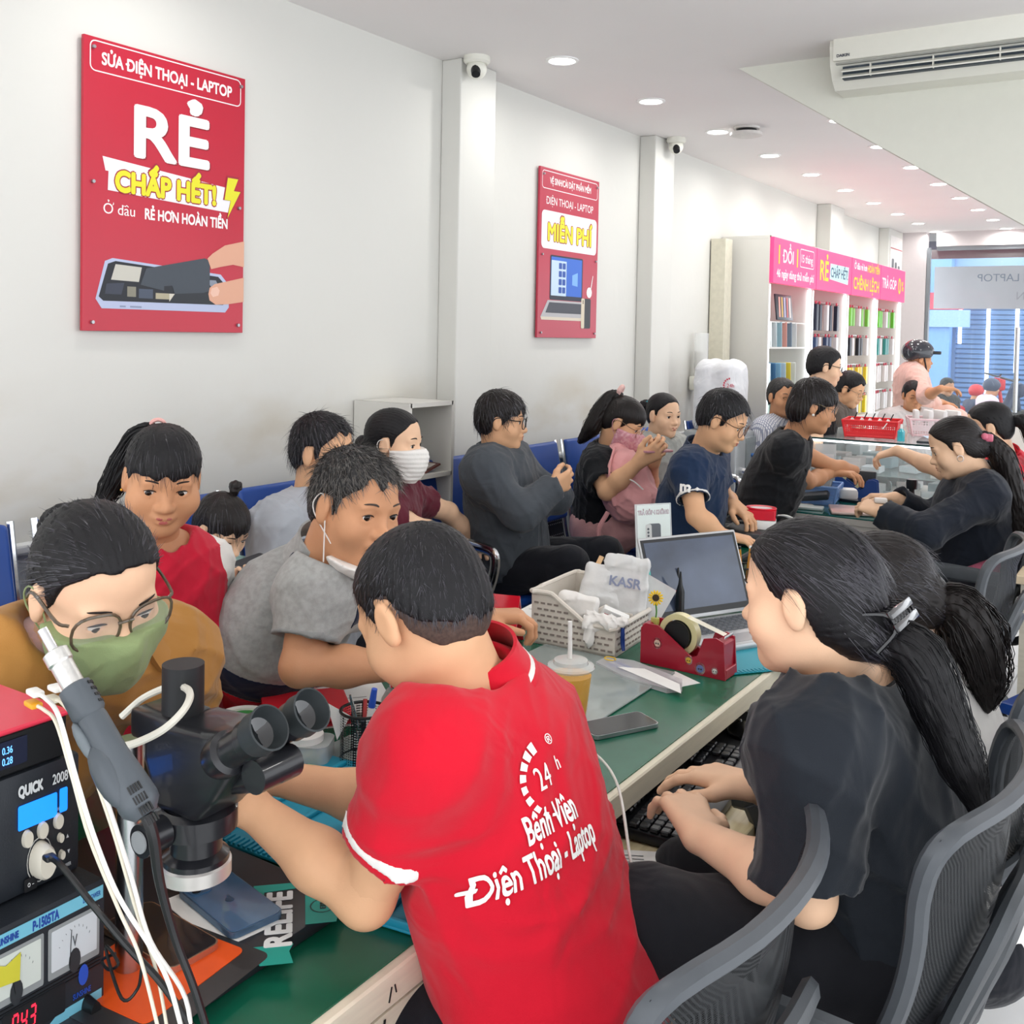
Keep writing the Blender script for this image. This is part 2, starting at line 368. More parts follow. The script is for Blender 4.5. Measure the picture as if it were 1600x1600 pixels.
# ---------------------------------------------------------------- people
def wrinkle(seed, amp=.0035, fr=26.):
    r = np.random.RandomState(seed); K = [(nrm(r.normal(size=3)), r.uniform(.6, 1.7)*fr, r.uniform(0, 6), nrm(r.normal(size=3))) for _ in range(5)]
    def f(X, Y, Z):
        o = 0
        for n_, q, ph, m_ in K:
            w_ = np.sin((X*m_[0]+Y*m_[1]+Z*m_[2])*q*.45+ph)
            s_ = np.sin((X*n_[0]+Y*n_[1]+Z*n_[2])*q+ph+1.8*w_); o = o-(1-np.abs(s_))**2.5*(.5+.5*w_)
        return o*amp
    return f
class Head:
    def __init__(s, c, yaw, pitch=0, roll=0, H=.225, fat=1.):
        y, p, r = map(math.radians, (yaw, pitch, roll)); s.c = np.asarray(c, float); s.H = H; s.fat = fat
        f0 = V(-math.sin(y), math.cos(y), 0); z = V(0, 0, 1); s.f = f0*math.cos(p)-z*math.sin(p); u = z*math.cos(p)+f0*math.sin(p); sd = np.cross(s.f, u)
        s.s = sd*math.cos(r)+u*math.sin(r)*-1; s.u = u*math.cos(r)+sd*math.sin(r); s.s = np.cross(s.f, s.u); s.A = np.array([s.s, s.f, s.u])
    def p(s, x, y, z): return s.c+s.H*(x*s.s+y*s.f+z*s.u)
    def loc(s, X, Y, Z):
        x, y, z = X-s.c[0], Y-s.c[1], Z-s.c[2]; h = s.H
        return [(x*a[0]+y*a[1]+z*a[2])/h for a in s.A]
    def el(s, S_, x, y, z, r, k=.03, sub=False):
        r = [r]*3 if not hasattr(r, '__len__') else r
        S_.el(s.p(x, y, z), np.array(r)*s.H, s.A, k*s.H, sub)
    def skull(s, S_, k=.12):
        w_ = s.fat; s.el(S_, 0, -.045, .165, (.322, .405, .325), k); s.el(S_, 0, .08, -.13, (.27*w_, .28, .36), .14); s.el(S_, 0, .11, -.32, (.215*w_, .20, .15), .12)
    def face(s, S_, lod=0, eyes=True):
        w_ = s.fat; s.skull(S_); e = s.el
        for q in (-1, 1):
            e(S_, q*.18*w_, .21, -.14, (.115*w_, .12, .13), .10); e(S_, q*.11, .30, .075, (.11, .05, .04), .07)
            e(S_, q*.155, .40, .005, (.075, .06, .055), .07, True)
            e(S_, q*.145, .27, 0., .075 if lod == 0 else .082, .035)
            if lod == 0 and eyes: e(S_, q*.147, .365, -.003, (.056, .08, .018), .012, True)
            e(S_, q*.335, -.03, -.02, (.033, .078, .122), .03); e(S_, q*.325, -.03, -.115, (.028, .042, .042), .03)
            if lod < 2: e(S_, q*.385, -.01, .01, (.028, .05, .08), .025, True)
        e(S_, 0, .27, -.40, (.11*w_, .09, .09), .09)
        S_.rc(s.p(0, .31, .04), s.p(0, .395, -.12), .028*s.H, .045*s.H, .05*s.H)
        e(S_, 0, .415, -.135, (.055, .05, .047), .03)
        for q in (-1, 1): e(S_, q*.055, .37, -.15, (.04, .045, .035), .03)
        e(S_, 0, .345, -.24, (.10, .05, .05), .06)
        e(S_, 0, .375, -.245, (.085, .035, .022), .02); e(S_, 0, .365, -.29, (.075, .038, .028), .02)
        if lod == 0: S_.rc(s.p(-.085, .40, -.267), s.p(.085, .40, -.267), .008*s.H, .008*s.H, .012*s.H, True)
SKIN = {}
def skin(tone):
    return mat('skin_'+tone, {'fair': '#edc3a1', 'mid': '#e0ae87', 'tan': '#cf9872', 'pale': '#f0c3a8'}[tone], .5, var=.05, scale=18, bump=.08, bscale=500, spec=.3)
def hand(S_, w_, d, palm, thumb, L=.175, curl=.5, spread=.12, th=.5):
    """wrist, pointing direction, palm normal (outward from palm), thumb side sign: adds a palm, four fingers of unequal length and a thumb"""
    d = nrm(d); n = nrm(np.asarray(palm)-d*(np.asarray(palm)@d)); a = np.cross(n, d)*thumb; u = L/.18
    kn = []
    for i, (o_, l) in enumerate(((.030, .092), (.011, .096), (-.009, .091), (-.028, .082))):
        k_ = w_+d*l*u+a*o_*u; S_.rc(w_+a*o_*.45*u, k_, .016*u, .0115*u, .014*u); kn.append(k_)
    for i, (k_, ln, r) in enumerate(zip(kn, (.072, .080, .074, .058), (.0092, .0096, .009, .008))):
        ang = 0; p = k_; c_ = curl if not hasattr(curl, '__len__') else curl[i]; side = a*(1.3-i)*spread
        for j, fr in enumerate((.44, .32, .24)):
            ang += c_*(.75, 1.05, .7)[j]; q = p+(nrm(d+side)*math.cos(ang)+n*math.sin(ang))*ln*fr*u
            S_.rc(p, q, r*u*(1-.06*j), r*u*(.93-.06*j), .004*u); p = q
    t0 = w_+d*.018*u+a*.022*u; t1 = t0+(d*.62+a*.62+n*.45*th)*.042*u; t2 = t1+nrm(d*.85+a*.3+n*.5*th)*.032*u; t3 = t2+nrm(d*.95+a*.05+n*.45*th)*.026*u
    S_.rc(t0, t1, .016*u, .0125*u, .014*u); S_.rc(t1, t2, .0115*u, .0105*u, .006*u); S_.rc(t2, t3, .0103*u, .0085*u, .005*u)
def ends(S_, L=0): pass

def hairline(pts):
    a = np.array(pts, float); return lambda y: np.interp(y, a[:, 0], a[:, 1])
HL_SHORT = [(-.5, -.30), (-.36, -.30), (-.2, -.17), (-.09, -.13), (-.075, .10), (.04, .12), (.05, -.06), (.11, -.04), (.13, .10), (.2, .17), (.27, .27), (.5, .31)]
HL_BACK = [(-.5, -.34), (-.34, -.34), (-.2, -.24), (-.12, -.16), (-.09, .09), (.03, .12), (.05, -.05), (.09, .0), (.13, .12), (.22, .22), (.3, .34), (.5, .38)]
def hair_cap(h, par, mt, hl=HL_SHORT, thick=.045, pole=(0, -.35, .9), n=(46, 71), amp=.006, vox=.0035, extra=(), jag=.02, top=0., seed=1, name='hair', side=None):
    S_ = Sdf(); g = thick*.55; top *= .5; h.el(S_, 0, -.045, .165, (.322+g, .405+g, .325+g+top), .05); h.el(S_, 0, -.12, -.05, (.30+g, .32+g, .30), .12)
    for e in extra: h.el(S_, e[0], e[1], e[2], e[3], e[4] if len(e) > 4 else .08)
    L_ = hairline(hl); pa = nrm(pole); e1 = nrm(np.cross(pa, [1, .01, 0])); e2 = np.cross(pa, e1); ph = seed*1.7
    def fn(D, X, Y, Z):
        x, y, z = h.loc(X, Y, Z); a = np.arctan2(x*e1[0]+y*e1[1]+z*e1[2], x*e2[0]+y*e2[1]+z*e2[2])
        t = x*pa[0]+y*pa[1]+z*pa[2]
        D = D+h.H*amp*(np.sin(a*n[0]+5*np.sin(t*4+ph))+.8*np.sin(a*n[1]+4*t+ph))
        cut = L_(y+.0*x)+jag*np.sin(x*47+ph)+jag*np.sin(x*29+2*ph)-z
        if side is not None: cut = cut+side(x, y, z)
        return np.maximum(D, cut*h.H*.75)
    return blob(name, S_, vox, mt, par, fn=fn, it=1)
def strands(cap, h, par, mt, n=500, L=.03, lift=.25, w_=.0009, crown=(0, -.3, .5), grav=.0, seed=3, seg=4, name='hair_strand', keep=None, bend=.0, jit=.16):
    """thin tapering locks rooted over the cap, combed away from the crown"""
    me = cap.data; r = np.random.RandomState(seed); pc = np.array([p.center[:] for p in me.polygons]); pn = np.array([p.normal[:] for p in me.polygons])
    rd = pc-h.c; rd /= np.linalg.norm(rd, axis=1)[:, None]; ok = (rd*pn).sum(1) > .6; pc = pc[ok]; pn = pn[ok]
    if keep is not None:
        x, y, z = h.loc(pc[:, 0], pc[:, 1], pc[:, 2]); ok = keep(x, y, z); pc = pc[ok]; pn = pn[ok]
    idx = r.randint(0, len(pc), n); P0 = pc[idx]; N0 = pn[idx]; cr = h.p(*crown)
    d = P0-cr; d = d/np.linalg.norm(d, axis=1)[:, None]; d += r.normal(size=d.shape)*jit; d[:, 2] -= grav
    d -= N0*(d*N0).sum(1)[:, None]; d /= np.linalg.norm(d, axis=1)[:, None]+1e-9
    sd = np.cross(d, N0); LL = L*r.uniform(.6, 1.3, n)[:, None]; lf = lift*r.uniform(.3, 1.6, n)[:, None]
    vs = []; fs = []; base = P0-N0*.002
    for j in range(seg+1):
        t = j/seg; p = base+d*LL*t+N0*(LL*lf*t*(1-bend*t)-(LL*t)**2/(2*.125))-np.array([0, 0, 1])*LL*.35*t*t*(1 if bend else .4); ww = w_*(1-t*.85)
        vs.append(p+sd*ww); vs.append(p-sd*ww)
    vs = np.stack(vs, 1).reshape(-1, 3); k = 2*(seg+1); q = []
    b = np.arange(n)*k
    for j in range(seg): q.append(np.stack([b+2*j, b+2*j+1, b+2*j+3, b+2*j+2], 1))
    return link_mesh(to_me(name, vs, np.concatenate(q)), name, mat('sheen_'+mt.name, {'hair_greying': '#57534f'}.get(mt.name, '#34323a'), .35, var=.3, scale=90, spec=.7), par, True)
def tail(pts, rs, par, mt, name='ponytail', vox=.004, locks=90, seed=2, flat=1., lw=.0012, spread=1.0):
    """a hanging bundle of hair: a grooved core and loose locks running along it"""
    S_ = Sdf(); pp = smooth_path(pts, 4); rr = np.interp(np.linspace(0, 1, len(pp)), np.linspace(0, 1, len(rs)), rs)
    for i in range(len(pp)-1): S_.rc(pp[i], pp[i+1], rr[i]*.9, rr[i+1]*.9, .012)
    ax = nrm(pp[-1]-pp[0]); e1 = nrm(np.cross(ax, [.3, .8, .1])); e2 = np.cross(ax, e1)
    def dsp(X, Y, Z):
        a = X*e1[0]+Y*e1[1]+Z*e1[2]; b = X*e2[0]+Y*e2[1]+Z*e2[2]; t = X*ax[0]+Y*ax[1]+Z*ax[2]
        return .0016*(np.sin(a*520+6*np.sin(t*14))+np.sin(b*470+5*np.sin(t*11+2)))
    o = blob(name, S_, vox, mt, par, disp=dsp, it=1)
    r = np.random.RandomState(seed); b = MB()
    for i in range(locks):
        a = r.uniform(0, 6.28); rad = r.uniform(.75, 1.12); tw = r.normal()*.5; pts2 = []; e = r.uniform(.9, 1.12)
        for j, p in enumerate(pp):
            t = j/(len(pp)-1); dd = nrm((pp[min(j+1, len(pp)-1)]-pp[max(j-1, 0)])); u1 = nrm(np.cross(dd, e1+.01)); u2 = np.cross(dd, u1)
            q = rr[j]*rad*spread*(1+.25*t*r.uniform(-.5, 1)); aa = a+tw*t
            pts2.append(p+q*(u1*math.cos(aa)+u2*math.sin(aa))*1.0+dd*0)
        pts2[-1] = pts2[-1]+ax*(e-1)*.25*np.linalg.norm(pp[-1]-pp[0])*.6
        b.tube(pts2, [lw, lw, lw*.3], n=3, sub=0)
    b.build('hair_lock', mt, o, world=True) if locks else b.b.free()
    return o
class Person:
    def __init__(s, label, head, yaw, pitch=5, roll=0, H=.225, by=None, lean=8, sw=.36, tl=.46, b=1., tone='mid', lod=1, arms=None, legs='sit', fat=1., side=0, neck=None, nr=.052, knee=None, group=None, face=True, eyes=True, hand_l=.175, foot=None, sh=None, bow=0., belly=0., hips=None, cat='person', ua=.28, fa=.245):
        s.h = Head(head, yaw, pitch, roll, H, fat); h = s.h; s.lod = lod; s.H = H; s.b = b; s.tone = tone
        by = math.radians(yaw if by is None else by); le = math.radians(lean); si = math.radians(side)
        s.fwd = V(-math.sin(by), math.cos(by), 0); s.sd = V(math.cos(by), math.sin(by), 0)
        s.up = nrm(V(0, 0, math.cos(le))+s.fwd*math.sin(le)+s.sd*math.sin(si)); s.tf = nrm(s.fwd-s.up*(s.fwd@s.up)); s.sd = nrm(np.cross(s.tf, s.up))
        s.nb = h.p(0, -.13, -.62)-s.up*.02 if neck is None else np.asarray(neck, float)
        k = s.b; s.sh = {-1: s.nb-s.sd*sw/2-s.up*.045, 1: s.nb+s.sd*sw/2-s.up*.045}
        if sh:
            for q in sh: s.sh[q] = np.asarray(sh[q])
        s.pel = s.nb-s.up*tl; s.A = np.array([s.sd, s.tf, s.up])
        if hips is not None: s.pel = np.asarray(hips, float)
        s.el = {}; s.wr = {}; s.arms = arms or {}; s.ua = ua; s.fa = fa
        for q in (-1, 1):
            a = s.arms.get(q)
            e, w_ = (a['e'], a['w']) if a else (None, None)
            if e is not None and len(e) == 3 and isinstance(e[0], int): e = P(*e) if isinstance(e[2], float) else e
            if w_ is not None and len(w_) == 3 and isinstance(w_[0], int) and isinstance(w_[2], float): w_ = P(*w_)
            if e is None: e = s.sh[q]-s.up*ua*.93+s.sd*q*.06+s.fwd*.03
            elif len(e) == 2 or (len(e) == 3 and isinstance(e[2], bool)): e = bone(s.sh[q], e[0], e[1], ua, *(e[2:]))
            if w_ is None: w_ = e+nrm(s.fwd*.8-V(0, 0, .3)-s.sd*q*.3)*fa
            elif len(w_) == 2 or (len(w_) == 3 and isinstance(w_[2], bool)): w_ = bone(e, w_[0], w_[1], fa, *(w_[2:]))
            s.el[q] = np.asarray(e, float); s.wr[q] = np.asarray(w_, float)
        # leg joints
        s.hip = {q: s.pel+s.sd*q*.085*k for q in (-1, 1)}; s.kn = {}; s.an = {}
        for q in (-1, 1):
            if legs == 'sit': s.kn[q] = s.hip[q]+s.fwd*.40+s.sd*q*.05-V(0, 0, .02); s.an[q] = V(s.kn[q][0], s.kn[q][1], max(.08, s.kn[q][2]-.40))+s.fwd*.03
            elif legs == 'stand': s.kn[q] = s.hip[q]-V(0, 0, .40)+s.fwd*.02; s.an[q] = V(s.kn[q][0], s.kn[q][1], max(.09, s.kn[q][2]-.40))
            else: s.kn[q] = np.asarray(legs[q][0], float); s.an[q] = np.asarray(legs[q][1], float)
        s.root = thing('person', label, cat, (s.pel[0], s.pel[1], min(s.an[1][2], s.an[-1][2])-.07), group=group); s.root_only = s.root
        s.sk = skin(tone); lod = s.lod
        T = s.torso(0, belly); L = Sdf(); s.legs_ = legs
        for q in (-1, 1):
            T.rc(s.sh[q], s.el[q], .046*k, .036*k, .03)
            if legs: L.rc(s.hip[q], s.kn[q], .082*k, .053*k, .05).rc(s.kn[q], s.an[q], .05*k, .034*k, .03); L.rc(s.an[q]-V(0, 0, .03), s.an[q]+s.fwd*.13-V(0, 0, .045), .035, .03, .03)
        vv = []; qq = []; n0 = 0
        def addm(v, q):
            nonlocal n0
            vv.append(v); qq.append(q+n0); n0 += len(v)
        T.ops += L.ops
        v, q_ = T.mesh(.012 if lod < 2 else .015); addm(relax(v, q_), q_)
        HD = Sdf(); h.face(HD, lod, eyes) if face else h.skull(HD); HD.rc(h.p(0, -.10, -.22), s.nb-s.up*.03, nr*k, nr*1.12*k, .03); HD.rc(s.nb-s.up*.02, s.nb*.5+s.sh[-1]*.5, .05*k, .05*k, .03).rc(s.nb-s.up*.02, s.nb*.5+s.sh[1]*.5, .05*k, .05*k, .03)
        s.HD = HD; v, q_ = HD.mesh((.0032, .0042, .006)[lod]); addm(relax(v, q_, 1, .4), q_)
        for q in (-1, 1):
            a = s.arms.get(q)
            if a is None: continue
            Q = Sdf(); Q.rc(s.sh[q], s.el[q], .045*k, .034*k, .03).rc(s.el[q], s.el[q]*.6+s.wr[q]*.4, .034*k, .0365*k, .02).rc(s.el[q]*.6+s.wr[q]*.4, s.wr[q], .0365*k, .0245*k, .02)
            s.armS = Q
            if 'd' in a: hand(Q, s.wr[q], np.asarray(a['d'], float), np.asarray(a.get('n', (0, 0, -1)), float), a.get('t', -q), hand_l, a.get('c', .5), a.get('s', .12), a.get('th', .5))
            v, q_ = Q.mesh((.0036, .0042, .006)[lod], pad=.01); addm(relax(v, q_, 1, .4), q_)
        me = to_me('body', np.concatenate(vv), np.concatenate(qq)); s.body = link_mesh(me, 'body', s.sk, s.root, True)
    def torso(s, g, belly=0, shoulders=True):
        k = s.b; T = Sdf(); A = s.A; up = s.up; L = s.nb-s.pel
        T.el(s.pel+L*.06, np.array((.165*k, .115*k, .12))+g, A, .06); T.el(s.pel+L*.36+s.tf*(.02+belly*.4), np.array((.14*k, .10*k+belly*.6, .15))+g, A, .08)
        T.el(s.pel+L*.66+s.tf*.005, np.array((.155*k, .108*k, .17))+g, A, .08)
        T.rc(s.sh[-1]*.88+s.sh[1]*.12, s.sh[1]*.88+s.sh[-1]*.12, .056*k+g, None, .07)
        for q in (-1, 1): T.rc(s.nb-up*.005, s.sh[q]*.75+s.nb*.25+up*.012, .040*k+g, .042*k+g, .05)
        return T
    def top(s, mt, sleeve=.6, g=.016, name='shirt', wr=.0055, seed=1, neckr=.062, hem=-.07, vox=None, loose=.016, belly=0, fn=None, neck_dir=None, long_to=1., cuffgap=.006, fr=26., arms=(-1, 1), extra=None, neckdrop=0., sag=0.):
        fr *= 1.6
        """a garment for the upper body: torso and sleeves as one cloth shell with open cuffs and neck"""
        k = s.b; T = s.torso(g, belly)
        for q in arms:
            sh, e, w_ = s.sh[q], s.el[q], s.wr[q]; r0 = .046*k+loose*.8; s.sleeve_r = r0-.001
            T.el(sh+s.up*0, r0-.002, None, .05)
            if sleeve <= 1:
                m_ = sh+(e-sh)*sleeve; d = nrm(e-sh); T.rc(sh, m_+d*.05, r0, r0-.002, .03, clip=[(m_, d)])
            else:
                t = sleeve-1; m_ = e+(w_-e)*t; d = nrm(w_-e); T.rc(sh, e, r0, r0-.008, .03).rc(e, m_+d*.03, r0-.006, max(.03*k+loose*.8, .03), .025, clip=[(m_, d)])
        if extra: extra(T)
        nd = s.up if neck_dir is None else neck_dir
        T.rc(s.nb-s.up*(.012+neckdrop), s.nb+nrm(s.h.p(0, -.1, -.25)-s.nb)*.2, neckr, neckr+.02, .012, sub=True)
        for q in arms:
            sh, e, w_ = s.sh[q], s.el[q], s.wr[q]
            if sleeve <= 1: T.rc(sh+(e-sh)*(sleeve-.1), e+(e-sh)*.3, r0-.010, r0-.010, .004, sub=True)
            else: t = sleeve-1; T.rc(e+(w_-e)*(t-.12), w_+(w_-e)*.3, .026*k+loose*.55, .03*k+loose*.55, .004, sub=True)
        s.topS = T; s.top_cut = [(s.pel+s.up*hem, -s.up)]; s.wrk = wrinkle(seed, wr, fr) if wr else None; s.vox = vox or (.006, .007, .011)[s.lod]
        s.shirt = blob(name, T, s.vox, mt, s.root, disp=s.wrk, cuts=s.top_cut, fn=fn, it=1)
        return s.shirt
    def band(s, mt, planes, g=.0018, name='stripe', vox=.004, par=None, S_=None):
        return blob(name, (S_ or s.topS).grown(g), vox, mt, par or s.shirt, disp=s.wrk, cuts=list(planes), it=1)
    def sleeve_band(s, q, t0, t1, mt, g=.0015, vox=.0035):
        sh, e = s.sh[q], s.el[q]; d = nrm(e-sh); k = s.b; r0 = .05*k
        a = sh+(e-sh)*t0; b_ = sh+(e-sh)*t1; S_ = Sdf(); R_ = s.sleeve_r; S_.rc(a-d*.03, b_+d*.03, R_+g, R_+g, .01, clip=[(b_, d), (a, -d)]); S_.rc(a-d*.05, b_+d*.05, R_-.007, R_-.007, .002, sub=True)
        return blob('sleeve_stripe', S_, vox, mt, s.shirt, disp=s.wrk)
    def pants(s, mt, g=.012, name='trousers', wr=.003, seed=4, long=.92, vox=None, waist=.06, k0=.05):
        k = s.b; T = Sdf(); L = s.nb-s.pel; T.el(s.pel+L*.04, np.array((.165*k, .115*k, .12))+g, s.A, .06, False, [(s.pel+s.up*waist, s.up)])
        for q in (-1, 1):
            T.rc(s.hip[q], s.kn[q], .084*k+g, .058*k+g, k0); m_ = s.kn[q]+(s.an[q]-s.kn[q])*long; d = nrm(s.an[q]-s.kn[q]); T.rc(s.kn[q], m_+d*.03, .054*k+g, .042*k+g, .03, clip=[(m_, d)])
        return blob(name, T, vox or (.008, .009, .013)[s.lod], mt, s.root, disp=wrinkle(seed, wr))
    def shoes(s, mt):
        for q in (-1, 1):
            S_ = Sdf().rc(s.an[q]-V(0, 0, .035), s.an[q]+s.fwd*.15-V(0, 0, .05), .045, .036, .03); blob('shoe', S_, .009, mt, s.root, cuts=[(s.an[q]-V(0, 0, .075), V(0, 0, -1))])
    def eyes(s, gaze=(0, 1, -.1), brow='#2a211d', open_=1., brow_t=.0075, lip='#b8655a', lash=True, only=(-1, 1), bw=1.):
        h = s.h; eb = mat('eye_white', '#e9e4df', .15, var=0); ir = mat('iris_dark', '#1d120c', .08, var=0); lod = s.lod; br = mat('brow_'+brow[1:], brow, .8, var=0); g = nrm(gaze)
        lashm = mat('lash', '#1b1412', .7, var=0)
        for q in only:
            if lod == 0:
                b = MB(); b.sph(h.p(q*.147, .272, 0), .066*h.H, 20); e = b.build('eye', eb, s.root, True)
                d = h.s*g[0]+h.f*g[1]+h.u*g[2]; b = MB(); b.sph(h.p(q*.147, .272, 0)+d*.040*h.H, .036*h.H, 16); b.build('iris', ir, e, True)
            else:
                b = MB(); b.sph(h.p(q*.15, .338, -.003), [.05*h.H, .012*h.H, .011*h.H*open_], 10, Matrix(np.array(h.A).T.tolist()).to_4x4()); b.build('eye', ir, s.root, True)
            if lash and lod < 2:
                b = MB(); yy = .338 if lod == 0 else .352
                b.tube([h.p(q*.085, yy, .003), h.p(q*.12, yy+.01, .020), h.p(q*.16, yy+.006, .023), h.p(q*.205, yy-.022, .008)], [.003*h.H, .006*h.H, .007*h.H, .003*h.H], 6, 4); b.build('eyelashes', lashm, s.root, True)
            b = MB(); b.tube([h.p(q*.065, .362, .095), h.p(q*.12, .366, .118), h.p(q*.18, .335, .115), h.p(q*.225, .285, .09)], [brow_t*h.H*.8, brow_t*h.H*1.3, brow_t*h.H, .003*h.H], 8, 4, flat=(h.u, .5)); b.build('eyebrow', br, s.root, True)
        if lip:
            lm = mat('lip_'+lip[1:], lip, .4, var=.05); S_ = Sdf(); e = h.el
            e(S_, -.035, .375, -.243, (.05, .036, .02), .02); e(S_, .035, .375, -.243, (.05, .036, .02), .02); e(S_, 0, .366, -.287, (.07, .04, .026), .01)
            S_.rc(h.p(-.085, .415, -.265), h.p(.085, .415, -.265), .007*h.H, .007*h.H, .006*h.H, True)
            blob('lips', S_, .0026 if lod == 0 else .004, lm, s.root)
    def mask(s, mt, top=-.06, bot=-.60, back=.02, g=.006, loops=True, slope=.25, name='face_mask', pleats=False, drop=0.):
        h = s.h; S_ = Sdf(); h.skull(S_); h.el(S_, 0, .27, -.38, (.13, .11, .12), .12); h.el(S_, 0, .40, -.14, (.05, .07, .06), .12); h.el(S_, 0, .37, -.27, (.10, .06, .08), .12)
        for q in (-1, 1): h.el(S_, q*.18, .21, -.14, (.115, .12, .13), .10)
        S_ = S_.grown(g+.004); d = (lambda X, Y, Z: .0012*np.sin(h.loc(X, Y, Z)[2]*95)) if pleats else wrinkle(3, .002, 40)
        cuts = [(h.p(0, 0, top), h.u-h.f*slope*.4), (h.p(0, back, 0), -h.f+h.u*0), (h.p(0, 0, bot), -h.u-h.f*.15)]
        m_ = blob(name, S_, (.0034, .004, .006)[s.lod], mt, s.root, disp=d, cuts=cuts)
        if loops:
            for q in (-1, 1):
                b = MB(); b.tube([h.p(q*.30, back+.02, top-.06), h.p(q*.345, -.02, .06), h.p(q*.365, -.11, .04), h.p(q*.36, -.10, -.08), h.p(q*.27, back+.03, -.30)], .0013, 5, 4); b.build('ear_loop', mt, m_, True)
        return m_
    def glasses(s, mt, w_=.125, hh=.10, r=.0016, z=-.01, y=.42, lens=None, round_=False, tilt=0., label=None):
        h = s.h; root = None; b = MB()
        for q in (-1, 1):
            c = []
            for i in range(20):
                a = i/20*2*math.pi; e = 2.0 if round_ else 2.6; cx = abs(math.cos(a))**(2/e)*math.copysign(1, math.cos(a)); cz = abs(math.sin(a))**(2/e)*math.copysign(1, math.sin(a))
                x = .165+w_*cx; c.append(h.p(q*x, y-.35*max(0, x-.1)**1.5, z+hh*cz))
            b.tube(c, r, 6, 1, True)
        b.tube([h.p(-.045, y, z+.03), h.p(0, y+.015, z+.045), h.p(.045, y, z+.03)], r, 6, 3)
        g = b.build('glasses', mt, s.root, True)
        for q in (-1, 1):
            b = MB(); b.tube([h.p(q*(.165+w_), y-.07, z+.05), h.p(q*.345, .25, z+.05), h.p(q*.36, -.02, .06), h.p(q*.355, -.12, -.04)], r*1.1, 6, 4); b.build('temple', mt, g, True)
            if lens:
                b = MB(); ctr = []; 
                for i in range(20):
                    a = i/20*2*math.pi; x = .165+w_*.97*math.cos(a); ctr.append(h.p(q*x, y-.35*max(0, x-.1)**1.5, z+hh*.97*math.sin(a)))
                b.quad(ctr); b.build('lens', lens, g, True, smooth=False)
        return g
    def collar(s, mt, r0=.066, hgt=.045, open_=.9, th=.005, stripe=None, vox=.0035, name='collar', flare=.014, dz=0., lay=1.):
        dz = dz or .018
        """a folded shirt collar round the neck, open at the front"""
        ax = nrm(s.h.p(0, -.1, -.25)-s.nb+s.up*.1-s.tf*0.02*lay); c0 = s.nb-s.up*(.012-dz); fr = nrm(s.tf-ax*(s.tf@ax)); sd = np.cross(fr, ax)
        def ring(lo, hi, g):
            b = MB(); n = 44; rows = 5; pr = []
            a0 = open_*.5
            for i in range(n+1):
                a = a0+(2*math.pi-2*a0)*i/n; d = fr*math.cos(a)+sd*math.sin(a); row = []
                fcut = 1-.0*math.cos(a)
                for j in range(rows+1):
                    t = lo+(hi-lo)*j/rows; r_ = r0+flare*(1-t)**1.5+g; pt = c0+d*r_+ax*hgt*(t*1.0)-fr*0.0+s.tf*.008*math.cos(a)-ax*.018*max(0, math.cos(a))
                    row.append(pt)
                pr.append(row)
            vv = np.array(pr); outer = vv; cen = c0
            dd = np.array([[fr*math.cos(a0+(2*math.pi-2*a0)*i/n)+sd*math.sin(a0+(2*math.pi-2*a0)*i/n)]*(rows+1) for i in range(n+1)])
            inner = vv-dd*th; W_ = rows+1
            V_ = [s.b_.verts.new(p) for p in ()] if False else None
            vs = [b.b.verts.new(p) for p in outer.reshape(-1, 3)]; vi = [b.b.verts.new(p) for p in inner.reshape(-1, 3)]
            def Fq(*q): b.b.faces.new(q)
            for i in range(n):
                for j in range(rows):
                    k0 = i*W_+j; Fq(vs[k0], vs[k0+W_], vs[k0+W_+1], vs[k0+1]); Fq(vi[k0], vi[k0+1], vi[k0+W_+1], vi[k0+W_])
                Fq(vs[i*W_], vi[i*W_], vi[(i+1)*W_], vs[(i+1)*W_]); Fq(vs[i*W_+rows], vs[(i+1)*W_+rows], vi[(i+1)*W_+rows], vi[i*W_+rows])
            for i in (0, n):
                for j in range(rows): Fq(vs[i*W_+j], vs[i*W_+j+1], vi[i*W_+j+1], vi[i*W_+j])
            return b
        o = ring(0, 1, 0).build(name, mt, s.shirt, True, ang=1.)
        if stripe: ring(.16, .30, .0012).build('collar_stripe', stripe, o, True, ang=1.)
        return o
